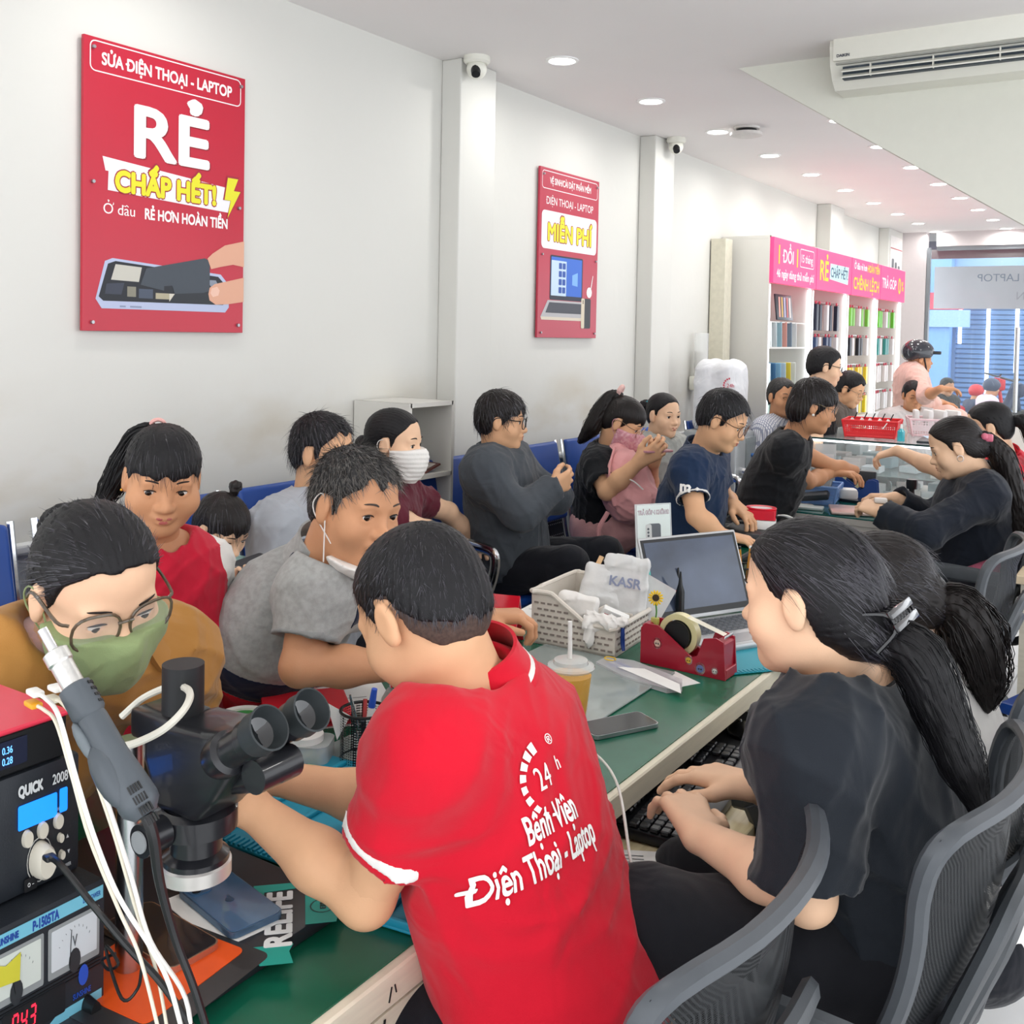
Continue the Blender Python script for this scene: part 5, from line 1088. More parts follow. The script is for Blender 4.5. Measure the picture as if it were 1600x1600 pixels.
# ---------------------------------------------------------------- air conditioner, cameras, detector
acw = mat('ac_plastic', '#e8e7dc', .4, var=.01)
p0 = aty(1308, 32, 4.02); p1 = aty(1600, 148, 4.02); z1 = p0[2]; z0 = aty(1312, 142, 4.02)[2]; x0 = p0[0]; ww_ = .95
t = thing('air_conditioner', 'white split air conditioner mounted high on the stair wall, louvre open', 'air conditioner', (x0+ww_/2, 4.15, z0))
b = MB(); hh = z1-z0
prof = [(0, 0), (0, hh), (-.16, hh), (-.20, hh-.03), (-.215, hh*.55), (-.205, hh*.30), (-.17, .03), (-.13, 0)]
b.T = Matrix.Translation((-ww_/2, 0, 0)) @ Matrix(((0, 0, 1, 0), (1, 0, 0, 0), (0, 1, 0, 0), (0, 0, 0, 1))); b.prism(prof, ww_); body = b.build('casing', acw, t, smooth=False)
b = MB(); b.box((0, -.222, hh*.62), (ww_-.03, .012, hh*.58), bev=.006); b.build('front_panel', acw, t)
b = MB(); b.box((0, -.208, hh*.30), (ww_-.05, .02, .006)); b.build('panel_seam', mat('seam_grey', '#9d9e97', .5), t, smooth=False)
b = MB(); b.box((.0, -.196, hh*.17), (ww_-.1, .03, hh*.17)); b.build('air_outlet', mat('outlet_dark', '#37424c', .5), t, smooth=False)
for k, zz in enumerate((.12, .20)):
    b = MB(); b.box((0, -.218, hh*zz), (ww_-.1, .035, .005), rotm(.5)); b.build('louvre', acw, t)
for k in range(4): b = MB(); b.box((-.32+.22*k, -.212, hh*.17), (.004, .03, hh*.16)); b.build('louvre_link', acw, t)
txt(t, Matrix.Translation((-ww_/2+.055, -.2295, hh*.40)) @ rotm(math.pi/2), 'DAIKIN', .014, 0, 0, 0, '#4b4f58', .0006)
def dome(px, py, lab):
    p = atx(px, py, WX+.16); t = thing('dome_camera', lab, 'camera', (p[0], p[1], CZ))
    b = MB(); b.lathe([(0, 0), (.055, 0), (.055, -.02), (.046, -.03), (0, -.03)]); b.build('base', acw, t)
    b = MB(); b.sph((0, 0, -.05), .042, 20); b.build('ball', acw, t); b = MB(); b.cyl((.01, -.02, -.055), (.022, -.036, -.082), .022, .018); b.build('lens', blackp, t)
dome(745, 98, 'white dome camera on the ceiling beside the first pilaster'); dome(1056, 240, 'white dome camera on the ceiling beside the second pilaster')
t = thing('smoke_detector', 'white disc shaped detector hanging under the ceiling between the downlights', 'detector', (-2.02, 5.33, CZ))
b = MB(); b.lathe([(0, 0), (.07, 0), (.07, -.012), (.03, -.012), (.03, -.03), (.085, -.03), (.085, -.045), (.07, -.05), (0, -.05)]); b.build('housing', mat('detector_white', '#d9d6d2', .5), t); b = MB(); b.cyl((0, 0, -.012), (0, 0, -.03), .055); b.build('gap_ring', blackp, t)
# poster on the last pilaster
t = thing('poster', 'white poster with dark phones on the last pilaster by the glass front', 'poster', (WX+.10, 11.05, 2.3))
b = MB(); b.T = WF; b.box((0, 0, .004), (.5, .62, .006)); b.build('sheet', mat('poster_sheet', '#e9e5e2', .4), t, smooth=False)
for i in range(3): poly(t, WF, sh(rrect(.09, .26, .02), -.14+.13*i, -.05-.03*i), '#6c7076', .0078)
poly(t, WF, [(-.25, .18), (.25, .18), (.25, .19), (-.25, .19)], '#b03040', .0078)

# ---------------------------------------------------------------- display cabinets
white = mat('white_laminate', '#d9d7d0', .35, var=.015, scale=5); lit = mat('backlit_pink', '#e0335f', .4, var=0, emit='#e83a6c', es=.9); ledm = mat('led_strip', '#ffffff', .4, var=0, emit='#f4f8ff', es=3.2)
shelfg = mat('glass_shelf', '#dff0ee', .05, var=0, alpha=.35, spec=.8)
CX0, CF, CY0, CW = WX+.01, -2.30, 6.55, .94
heads = [('1 ĐỔI 1', '46 ngày dùng thử miễn phí'), ('RẺ', 'CHẤP HẾT!'), ('Ở đâu rẻ hơn HOÀN TIỀN', 'CHÊNH LỆCH'), ('TRẢ GÓP', '0%')]
cl = ['white display cabinet nearest the camera, pink header 1 ĐỔI 1, shelves of books and tablets', 'white cabinet with pink header RẺ CHẤP HẾT, dark phone cases on hooks', 'white cabinet with pink header CHÊNH LỆCH, green, black and yellow packs', 'white cabinet with pink header TRẢ GÓP 0%, last of the row by the glass']
fcol = [['#3c3f4c', '#2a2d36', '#d9d4d2', '#4a4d58'], ['#2b3040', '#3a4a6a', '#1e2230', '#c9cbd2'], ['#7cc24a', '#24262c', '#e8c93a', '#e3cf30'], ['#6cc040', '#3f8f88', '#ddd6d2', '#d8d2d0']]
for i in range(4):
    y0 = CY0+i*CW; t = thing('display_cabinet', cl[i], 'cabinet', ((CX0+CF)/2, y0+CW/2, 0)); D_ = CF-CX0
    b = MB()
    for s in (-1, 1): b.box((0, s*(CW/2-.012), 1.11), (D_, .022, 2.22))
    b.box((-D_/2+.012, 0, 1.11), (.02, CW-.05, 2.2)); b.box((0, 0, 2.21), (D_, CW, .02)); b.box((0, 0, .45), (D_, CW-.05, .9)); b.build('carcass', white, t, smooth=False)
    b = MB(); b.box((D_/2+.012, 0, 2.06), (.03, CW-.012, .30), bev=.003, seg=1); hd = b.build('lit_header', lit, t, smooth=False)
    HF = Matrix.Translation((D_/2+.0275, 0, 2.06)) @ WF
    if i == 0:
        for s_, x_ in (('1', -.36), ('1', .02)): txt(t, HF, s_, .17, x_, .045, .0006, '#f2d83a', .003)
        txt(t, HF, 'ĐỔI', .12, -.17, .04, .0006, '#fbf2f4', .002); ring_poly(t, HF, .32, .13, .02, .006, .24, .05, '#fbf2f4', .0006); txt(t, HF, '15 tháng', .075, .24, .05, .0006, '#fbf2f4', .001); txt(t, HF, '46 ngày dùng thử miễn phí', .073, 0, -.08, .0006, '#fbf2f4', .0016)
    elif i == 1:
        txt(t, HF, 'RẺ', .2, -.28, -.0, .0006, '#f2d83a', .004); poly(t, HF, [(-.13, .06), (.38, .06), (.36, -.08), (-.14, -.06)], '#c9ecf2', .0005); txt(t, HF, 'CHẤP HẾT!', .1, .12, -.003, .001, '#3f5e78', .002, sx=.92)
    elif i == 2:
        txt(t, HF, 'Ở đâu rẻ hơn', .07, -.2, .09, .0006, '#fbf2f4', .002); txt(t, HF, 'HOÀN TIỀN', .08, .22, .09, .0006, '#f2d83a', .002, sx=.9); txt(t, HF, 'CHÊNH LỆCH', .13, 0, -.05, .0006, '#f2d83a', .003)
    else:
        txt(t, HF, 'TRẢ GÓP', .12, -.15, 0, .0006, '#fbf2f4', .002); txt(t, HF, '0', .2, .24, 0, .0006, '#f2d83a', .004); txt(t, HF, '%', .12, .36, 0, .0006, '#f2d83a', .002)
    for s in (-1, 1): b = MB(); b.box((D_/2-.012, s*(CW/2-.035), 1.40), (.02, .022, 1.0)); b.build('led_strip', ledm, t, smooth=False)
    for k, z in enumerate((.92, 1.20, 1.48)) if i == 0 else ():
        b = MB(); b.box((0, 0, z), (D_-.04, CW-.06, .008)); b.build('shelf', shelfg, t, smooth=False)
        b = MB(); b.box((D_/2-.02, 0, z), (.008, CW-.06, .012)); b.build('shelf_edge', white, t, smooth=False)
    for k, z in enumerate((1.08, 1.33, 1.58, 1.83)) if i else ():
        b = MB(); b.tube([(D_/2-.10, -CW/2+.025, z+.0), (D_/2-.10, CW/2-.025, z)], .006, 6, 1); b.build('hook_rail', steel, t)
    # goods
    if i == 0:
        for k, (z, cols) in enumerate(((.925, ['#cfe0d8', '#86a8a0', '#dbe6e2', '#5f7f80', '#bfd2c8', '#a3bdb4', '#dfe7e0']), (1.205, ['#e4ecec', '#3f6f98', '#8fc0dd', '#c4dbe8', '#e8d04a', '#dfe6e4']), (1.485, ['#e9ecec', '#cfd8da', '#9fc4cf', '#e8a79b', '#7f93a4', '#e3e7e7']))):
            for j, c in enumerate(cols):
                p = (CF-.085, y0+.14+.105*j, z); bo = MB(); bo.T = rotm(.32, 0, .25); bo.box((0, 0, .09), (.13, .012, .18), bev=.002, seg=1)
                o = bo.build('tablet_case', mat('case_'+c[1:], c, .5, var=0), None, smooth=False); o.location = p
                setp(o, 'slim case on the %s shelf of the first cabinet, %s from its near end' % (('lowest', 'middle', 'top')[k], ('first', 'second', 'third', 'fourth', 'fifth', 'sixth', 'seventh')[j]), 'case', 'cases on the glass shelves')
        b = MB(); b.T = Matrix.Translation((CF-.05, y0+.46, 1.64+.12)) @ rotm(0, -.12) @ WF; b.box((0, 0, 0), (.34, .18, .012), bev=.004); o = b.build('tablet', mat('tablet_body', '#33363f', .3), None); setp(o, 'boxed tablet with coloured stripes leaning at the top of the first cabinet', 'tablet')
        T_ = Matrix.Translation((CF-.05, y0+.46, 1.76)) @ rotm(0, -.12) @ WF
        for j, c in enumerate(('#e8a79b', '#d9b36a', '#b9b6d8', '#c46a6a', '#e8e2dd')): poly(o, T_, [(-.13+.055*j, -.07), (-.10+.055*j, -.07), (-.08+.055*j, .07), (-.11+.055*j, .07)], c, .0065)
        b = MB(); b.box((CF-.10, y0+.47, 1.655), (.16, .8, .008)); o = b.build('display_stand', white, None, smooth=False); setp(o, 'small white shelf holding the boxed tablet in the first cabinet', 'stand')
    else:
        nn = 0
        for k, z in enumerate((1.83, 1.58, 1.33, 1.08)):
            for j in range(6):
                c = fcol[i][k] if (j+k) % 3 else ('#d9d7d6' if k != 2 else fcol[i][k]); hgt = .20 if i == 1 else .15
                o = MB(); o.box((0, 0, -hgt/2), (.03, .055, hgt), bev=.003, seg=1); o = o.build('hanging_pack', mat('pack_'+c[1:], c, .35, var=0, emit=None), None, smooth=False); o.location = (CF-.055+.015*(j % 2), y0+.10+.135*j, z-.02)
                b = MB(); b.box((0, 0, .012), (.008, .026, .024)); b.build('price_tag', mat('tag_red', '#c23048', .5, var=0), o, smooth=False)
                b = MB(); b.tube([(-.12, 0, .008), (.02, 0, .004)], .002, 5, 1); b.build('hook', steel, o)
                setp(o, 'hanging pack, %s row of the %s cabinet, %s from the near side' % (('top', 'second', 'third', 'lowest')[k], ('second', 'third', 'fourth')[i-1], ('first', 'second', 'third', 'fourth', 'fifth', 'sixth')[j]), 'accessory', 'accessories hanging in the lit cabinets')
# small side cabinet panel left of the row (wall recess edge)
b = MB(); b.box((WX+.06, 6.42, 1.1), (.10, .12, 2.18)); setp(b.build('cable_duct', mat('duct_cream', '#d8d3c0', .6), None, smooth=False), 'cream vertical cable duct on the wall beside the first display cabinet', 'duct')

# ---------------------------------------------------------------- cup dispenser, wrapped bottle, water cooler
t = thing('cup_dispenser', 'clear tube cup dispenser on the wall left of the wrapped water bottle', 'cup dispenser', (WX+.07, 6.1, 1.15))
b = MB(); b.box((0, 0, .10), (.12, .10, .09), bev=.01); b.build('holder', acw, t); b = MB(); b.cyl((0, 0, .14), (0, 0, .42), .045, caps=False); b.build('tube', mat('clear_plastic', '#eef0ee', .1, var=0, alpha=.4, spec=.7), t); b = MB(); b.lathe([(.03, 0), (.038, .09), (.03, 0)]); b.cyl((0, 0, 0), (0, 0, .30), .033, .04); b.build('cup_stack', whitec, t)
t = thing('water_cooler', 'silver and grey water cooler against the wall behind the man in navy', 'water cooler', (-2.28, 5.72, 0))
cool = mat('cooler_silver', '#aeb2b4', .35, metal=.3, var=.02); coold = mat('cooler_grey', '#7f8688', .3)
b = MB(); b.box((0, 0, .5), (.33, .33, 1.0), bev=.02); b.build('cabinet', cool, t)
b = MB(); b.box((.10, .08, .80), (.16, .20, .34), bev=.02); b.build('tap_bay', coold, t); b = MB(); b.box((.15, .09, .70), (.10, .18, .02), bev=.004); b.build('drip_tray', coold, t)
for k, c in enumerate(('#3f6fb0', '#b03a40')): b = MB(); b.cyl((.17, .05+.06*k, .86), (.21, .05+.06*k, .86), .012); b.build('tap', mat('tap_%d' % k, c, .4), t)
b = MB(); b.box((.172, .0, .45), (.006, .26, .3), bev=.002); b.build('lower_panel', coold, t)
t = thing('bottle_cover', 'wrapped white bottle cover printed with a red 24h logo on top of the cooler', 'bottle cover', (-2.28, 5.72, 1.0))
S_ = Sdf().el((0, 0, .20), (.13, .13, .2)).rc((-.06, -.06, .05), (-.06, -.06, .34), .08, .075, .03).rc((.06, -.06, .05), (.06, -.06, .34), .08, .075, .03).rc((.06, .06, .05), (.06, .06, .34), .08, .075, .03).rc((-.06, .06, .05), (-.06, .06, .34), .08, .075, .03)
o = blob('cover', S_, .007, cloth('cover_cloth', '#e6e7ea'), t, disp=wrinkle(4, .004, 22), cuts=[(V(0, 0, 0), V(0, 0, -1))], world=False)
LF = frame((.0, 0, 0), nrm(V(.72, .6, 0)), V(0, 0, 1), nrm(V(.6, -.72, 0))); LF = frame((.095, -.115, .27), nrm(V(.76, .65, 0)), V(0, 0, 1), nrm(V(.65, -.76, 0)))
red = flat_mat('#c23048')
for k in range(9):
    a0 = math.radians(95+k*19); a1 = a0+math.radians(13); poly(t, LF, [(.035*math.cos(a), .035*math.sin(a)) for a in (a0, a1)]+[(.045*math.cos(a), .045*math.sin(a)) for a in (a1, a0)], red, .022)
txt(t, LF, '24h', .03, .0, 0, .022, red); txt(t, LF, 'Trung tâm bảo hành', .017, 0, -.11, .022, red); txt(t, LF, 'sửa chữa', .015, 0, -.135, .022, red)

# ---------------------------------------------------------------- white open shelf with magazines
t = thing('open_shelf', 'tall white open shelf unit standing against the wall behind the maroon woman', 'shelf', (-2.50, 3.06, 0))
b = MB(); b.box((0, -.13, .64), (.27, .015, 1.28)); b.build('side_panel', white, t, smooth=False); b = MB(); b.box((0, .13, .64), (.27, .015, 1.28)); b.build('side_panel', white, t, smooth=False)
b = MB(); b.box((-.128, 0, .64), (.008, .25, 1.27)); b.build('back_panel', white, t, smooth=False)
for z in (.06, .42, .72, 1.0, 1.272): b = MB(); b.box((0, 0, z), (.27, .26, .016)); b.build('shelf', white, t, smooth=False)
for z in (1.24, .99): b = MB(); b.cyl((.08, -.1385, z), (.08, -.136, z), .004); b.build('screw', blackp, t)
def mag(loc, rz, rx, cols, lab, sz=(.15, .21)):
    o = thing('magazine', lab, 'magazine', loc, Euler((rx, 0, rz))); b = MB(); b.box((0, 0, .004), (sz[0], sz[1], .007)); b.build('cover', mat('mag_'+cols[0][1:], cols[0], .35, var=.4, scale=25), o, smooth=False)
    b = MB(); b.box((0, .03, .0078), (sz[0]*.7, .06, .0006)); b.build('cover_picture', mat('magp_'+cols[1][1:], cols[1], .35, var=.3, scale=40), o, smooth=False)
mag((-2.46, 3.0, 1.01), .3, 1.1, ('#6f7a4a', '#d9cfc0'), 'green magazine leaning open on the upper shelf of the white unit', (.1, .14)); mag((-2.44, 3.08, 1.01), -.2, .35, ('#6a3f38', '#e0d8cf'), 'brown magazine lying beside the green one on the white unit', (.1, .14))
mag((-2.46, 3.06, .728), .4, 0, ('#7c8484', '#d5dad8'), 'grey magazine lying on the lower shelf of the white unit', (.14, .2))

# ---------------------------------------------------------------- waiting benches
bluep = mat('blue_vinyl', '#1c4796', .38, var=.05, scale=5, bump=.1, bscale=60); perf = mesh_mat('perforated_steel', '#3b3d44', .4, 70, .36)
perf = mat('perforated_black', '#26282c', .4, var=0); nt = perf.node_tree; tc = nt.nodes.new('ShaderNodeTexCoord'); mp = nt.nodes.new('ShaderNodeMapping'); mp.inputs['Scale'].default_value = (62, 62, 62); vo = nt.nodes.new('ShaderNodeTexVoronoi'); vo.inputs['Randomness'].default_value = 0; vo.inputs['Scale'].default_value = 1
rp = nt.nodes.new('ShaderNodeValToRGB'); rp.color_ramp.elements[0].position = .24; rp.color_ramp.elements[1].position = .28; rp.color_ramp.elements[0].color = lin('#d5d2cf'); rp.color_ramp.elements[1].color = lin('#1e2024')
nt.links.new(tc.outputs['Object'], mp.inputs[0]); nt.links.new(mp.outputs[0], vo.inputs[0]); nt.links.new(vo.outputs['Distance'], rp.inputs[0]); nt.links.new(rp.outputs[0], nt.nodes['Principled BSDF'].inputs['Base Color'])
def bench(y0, n, lab, pitch=.60, dz=0.):
    t = thing('waiting_bench', lab, 'bench', (-2.20, y0, .12), group=None)
    for i in range(n):
        yc = (i+.5)*pitch; W = pitch-.08
        b = MB(); b.box((.0, yc, .425), (.44, W, .035), rotm(0, -.06), bev=.016, seg=3); st = b.build('seat', bluep, t)
        b = MB(); b.T = Matrix.Translation((-.235, yc, .745)) @ rotm(0, -.20); b.box((0, 0, 0), (.035, W, .36), bev=.016, seg=3); b.build('backrest', bluep, t)
        b = MB(); b.T = Matrix.Translation((-.20, yc, .50)) @ rotm(0, -.20); b.box((0, 0, 0), (.006, W-.04, .14)); b.build('perforated_panel', perf, t, smooth=False)
        for s in (-1, 1):
            yy = yc+s*(W/2+.012); b = MB(); b.tube([(.235, yy, .40), (.0, yy, .398), (-.16, yy, .41), (-.205, yy, .50), (-.235, yy, .70), (-.275, yy, .925)], .010, 8, 4); b.build('frame_tube', chrome, t)
    for k in ([0, n] if n > 1 else [0, 1]):
        yy = k*pitch+(.012 if k == 0 else -.012); b = MB(); b.tube([(-.20, yy, .62), (-.05, yy, .66), (.13, yy, .655), (.18, yy, .62), (.15, yy, .50), (.06, yy, .37)], .014, 10, 5, flat=((0, 1, 0), 1.5)); b.build('armrest', chrome, t)
    b = MB(); b.box((.0, n*pitch/2, .355), (.07, n*pitch, .04), bev=.006); b.build('beam', steel, t)
    for k in (.18, 1-.18):
        yy = n*pitch*k; b = MB(); b.box((0, yy, .13), (.045, .045, .45)); b.box((0, yy, -.10), (.46, .05, .03), bev=.01); b.build('leg', steel, t)
bench(.83, 1, 'blue vinyl waiting seat by the wall at the left edge behind the tan jacket', .66, 0); bench(1.50, 2, 'blue waiting bench under the small girl, the grey T-shirt man and the maroon woman', .66)
bench(2.98, 4, 'blue padded waiting bench with chrome armrest under the hooded man and the pink trousers', .60)
bench(5.62, 2, 'blue waiting bench further back under the grey haired man, beside the cooler', .5)

paper0 = mat('tag_white', '#e9e9e6', .6, var=0)
# ---------------------------------------------------------------- office chairs
mb = mesh_mat('chair_net', '#1d2023', .6, 420, .40); cframe = mat('chair_plastic', '#3f4347', .42, var=.1, scale=20, bump=.1, bscale=300); seatm = cloth('chair_seat_cloth', '#202327'); cfr2 = mat('chair_edge', '#4a4e53', .4, var=.06)
def office_chair(label, loc, rz, tilt=.12, hb=1.0):
    t = thing('office_chair', label, 'chair', loc, rz)
    # local: sitter faces +y, backrest towards -y
    b = MB(); b.box((0, .03, .46), (.48, .46, .07), bev=.03, seg=3); b.build('seat_cushion', seatm, t)
    b = MB(); b.box((0, .02, .415), (.44, .42, .03), bev=.01); b.build('seat_pan', cframe, t)
    def bp(u, v): # u -1..1 across, v 0..1 up
        wd = .185+.055*math.sin(min(1, v*1.25)*math.pi/2); x = u*wd; z = .56+v*.50*hb; y = -.25-.10*v*tilt/.12-.035*math.sin(v*3.14)+.055*u*u-.05*(v-.85 if v > .85 else 0)*3
        return V(x, y, z)
    N_ = 13; M_ = 15; b = MB(); g = [[b.b.verts.new(bp(-1+2*i/(N_-1), j/(M_-1))) for i in range(N_)] for j in range(M_)]
    for j in range(M_-1):
        for i in range(N_-1): b.b.faces.new((g[j][i], g[j][i+1], g[j+1][i+1], g[j+1][i]))
    b.build('mesh_back', mb, t)
    out = [bp(-1+.06, 0)]+[bp(-1, v) for v in np.linspace(.06, .93, 8)]+[bp(-.9, 1), bp(-.45, 1.02), bp(0, 1.03), bp(.45, 1.02), bp(.9, 1)]+[bp(1, v) for v in np.linspace(.93, .06, 8)]+[bp(1-.06, 0), bp(.4, -.03), bp(-.4, -.03)]
    b = MB(); b.tube(out, .014, 8, 3, True, flat=((0, 1, .2), .75)); b.build('back_frame', cfr2, t)
    # lumbar plate: two nested loops with a spine
    def q(u, v, d=.028): p = bp(u, v); return V(p[0], p[1]-d, p[2])
    b = MB()
    for uu, v0, v1, r in ((.62, .02, .60, .013), (.36, .08, .46, .012)):
        b.tube([q(-uu*.55, v0), q(-uu, (v0+v1)/2-.05), q(-uu*.62, v1), q(0, v1+.05), q(uu*.62, v1), q(uu, (v0+v1)/2-.05), q(uu*.55, v0), q(0, v0-.03)], r, 8, 4, True, flat=((0, 1, 0), 1.4))
    b.tube([q(-.9, .16), q(-.7, .20), q(-.5, .26)], .014, 8, 3); b.tube([q(.9, .16), q(.7, .20), q(.5, .26)], .014, 8, 3)
    b.box((0, -.292, .60), (.20, .022, .13), bev=.01)
    b.build('lumbar_support', cframe, t)
    b = MB(); b.tube([(0, -.30, .64), (0, -.30, .50), (0, -.22, .41), (0, -.05, .40)], [.03, .035, .035, .03], 8, 4, flat=((1, 0, 0), .45)); b.build('spine_bar', cframe, t)
    for s in (-1, 1):
        b = MB(); b.tube([(s*.225, -.255, .66), (s*.265, -.22, .69), (s*.285, .0, .70), (s*.285, .16, .69)], [.020, .026, .03, .024], 8, 4, flat=((0, 0, 1), .45)); b.tube([(s*.285, .12, .685), (s*.285, .06, .58), (s*.26, .0, .46), (s*.18, -.02, .42)], [.02, .024, .024, .02], 8, 4); b.tube([(s*.225, -.262, .67), (s*.245, -.2, .52), (s*.2, -.08, .43)], [.018, .022, .02], 8, 4, flat=((1, 0, 0), .6)); b.build('armrest', cframe, t)
    b = MB(); b.cyl((0, 0, .08), (0, 0, .40), .028); b.build('gas_lift', blackp, t)
    for k in range(5):
        a = 2*math.pi*k/5+.3; d = V(math.cos(a), math.sin(a), 0); b = MB(); b.tube([V(0, 0, .10), d*.15+V(0, 0, .10), d*.29+V(0, 0, .075)], [.028, .022, .016], 8, 3); o = b.build('base_leg', cframe, t)
        b = MB(); b.T = Matrix.Translation(Vector(d*.29+V(0, 0, .03))) @ rotm(0, 0, a); b.cyl((0, -.022, 0), (0, .022, 0), .03); b.build('castor', blackp, o)
    return t
CH = [('black mesh office chair of the technician, its curved back cut by the bottom edge', (-.70, 1.07, 0), 90, .78),
      ('black mesh office chair under the typing clerk, lumbar plate showing', (-.53, 1.53, 0), 88, .80),
      ('black mesh office chair of the woman in white, cut by the right edge', (-.50, 2.10, 0), 88, .85),
      ('empty black mesh office chair holding a padded black cushion', (-.73, 3.20, 0), 90, .82),
      ('black mesh office chair under the woman in the navy suit', (-.72, 4.32, 0), 86, .70)]
for l, p, a, h_ in CH: office_chair(l, p, math.radians(a), hb=h_)
t = thing('seat_cushion', 'padded black back cushion with a small white tag leaning in the empty office chair', 'cushion', (-.60, 3.18, .50), math.radians(90))
S_ = Sdf().rc((-.13, 0, .03), (-.10, -.04, .26), .075, .055, .08).rc((.13, 0, .03), (.10, -.04, .26), .075, .055, .08).rc((-.1, 0, .1), (.1, 0, .1), .08, .08, .06); blob('cover', S_, .008, cloth('cushion_cloth', '#25282d'), t, disp=wrinkle(3, .003, 30), world=False, cuts=[(V(0, 0, 0), V(0, 0, -1))])
b = MB(); b.box((-.10, -.075, .16), (.002, .03, .05)); b.box((-.196, .0, .12), (.002, .028, .045)); b.build('tag', paper0, t, smooth=False)
# ---------------------------------------------------------------- repair desk
DX0, DX1, DY0, DY1, DZ = -1.58, -.80, .15, 3.98, .75
cream = mat('cream_edge', '#e3dcc6', .5, var=.06, scale=30, stretch=(1, .3, 4)); green = mat('green_mat', '#0b5540', .26, var=0, col2='#1d7357', scale=4, thresh=(.3, .75), coat=.0)
panel = mat('desk_panel', '#ded9d2', .5, var=.03, scale=8)
t = thing('service_desk', 'long white service desk with green cutting mat top and scuffed cream edge', 'desk', ((DX0+DX1)/2, (DY0+DY1)/2, 0)); cx, cy = (DX0+DX1)/2, (DY0+DY1)/2
def at_(b): b.T = Matrix.Translation((-cx, -cy, 0)); return b
b = at_(MB()); b.box((cx, cy, .725), (DX1-DX0, DY1-DY0, .046), bev=.003, seg=1); b.build('desktop', cream, t, smooth=False)
b = at_(MB()); b.box((cx-.004, cy, .7488), (DX1-DX0-.022, DY1-DY0-.02, .003)); b.build('green_top_mat', green, t, smooth=False)
b = at_(MB()); b.box((DX1-.012, (DY0+1.30)/2, .665), (.022, 1.30-DY0, .07)); b.build('apron', cream, t, smooth=False)
b = at_(MB()); b.box((DX0+.02, cy, .35), (.02, DY1-DY0, .70)); b.build('customer_side_panel', panel, t, smooth=False)
for y in (DY0+.02, 1.32, 2.34, DY1-.02): b = at_(MB()); b.box((cx+.03, y, .35), (DX1-DX0-.12, .02, .70)); b.build('upright_panel', panel, t, smooth=False)
b = at_(MB()); b.box((DX1-.045, .72, .33), (.018, 1.16, .58)); b.build('lower_door', mat('desk_door_pinkish', '#cdc2bd', .45, var=.03), t, smooth=False)
b = at_(MB())
r = random.Random(4)
for i in range(26):
    y = .75+r.random()*.5; l = r.uniform(.01, .05); z = r.choice((.70, .665, .70)); b.box((DX1+.0006, y, z-l/2+.03), (.0012, r.uniform(.0015, .005), l), rotm(r.uniform(-.3, .3)))
b.build('pen_marks', blackp, t, smooth=False)
b = at_(MB())
for i in range(7): y = .93+i*.008; b.box((DX1+.0006, y, .675-.004*i), (.0012, .0025, .03), rotm(.3))
b.build('red_pen_marks', flat_mat('#c04a40'), t, smooth=False)
# drawers that stand open under the desk, and the keyboard tray
t = thing('desk_drawer', 'chipped white drawer standing open beneath the laptop end of the desk', 'drawer', (-.60, 2.52, .45))
wornw = mat('worn_white', '#e2e0d9', .45, var=0, col2='#8b8780', scale=34, thresh=(.66, .72))
for c_, s_ in (((0, -.17, .11), (.40, .016, .20)), ((0, .17, .11), (.40, .016, .20)), ((.2, 0, .11), (.016, .35, .22)), ((-.2, 0, .11), (.016, .35, .18))): b = MB(); b.box(c_, s_, bev=.002, seg=1); b.build('drawer_side', wornw, t, smooth=False)
b = MB(); b.box((0, 0, .012), (.40, .34, .01)); b.build('drawer_bottom', wornw, t, smooth=False)
b = MB(); b.box((.0, -.185, .11), (.38, .012, .025)); b.build('slide_rail', steel, t, smooth=False)
o = MB(); [o.tube([(-.15+.05*i, -.1+.2*random.random(), .05+.02*i), (-.05+.03*i, .0, .11), (.05, .1*random.random(), .06+.01*i)], .004, 6, 5) for i in range(5)]; o = o.build('cable_bundle', blackp, None); o.location = (-.60, 2.52, .45); setp(o, 'tangle of black leads heaped in the open drawer', 'cable')
b = MB(); b.box((-.62, 2.52, .50), (.25, .22, .06), rotm(0, 0, .3), bev=.01); setp(b.build('tool_pouch', mat('pouch_black', '#24262b', .6), None), 'dark pouch lying at the bottom of the open drawer', 'pouch')
wood = mat('pale_wood_laminate', '#dccfa9', .35, var=0, col2='#cdbd92', scale=9, stretch=(14, 1, 1), thresh=(.35, .7))
t = thing('keyboard_tray', 'pale wood keyboard shelf pulled out below the desk edge, corner worn', 'tray', (-.80, 1.90, .64))
b = MB(); b.box((0, 0, 0), (.34, .92, .028), bev=.002, seg=1); b.build('board', wood, t, smooth=False); b = MB(); b.box((.0, -.462, -.002), (.33, .004, .022)); b.build('worn_edge', mat('raw_edge', '#4f4538', .7, var=.5, scale=80), t, smooth=False)
for s in (-1, 1): b = MB(); b.box((-.02, s*.44, -.028), (.34, .02, .03)); b.build('slide_rail', steel, t, smooth=False)
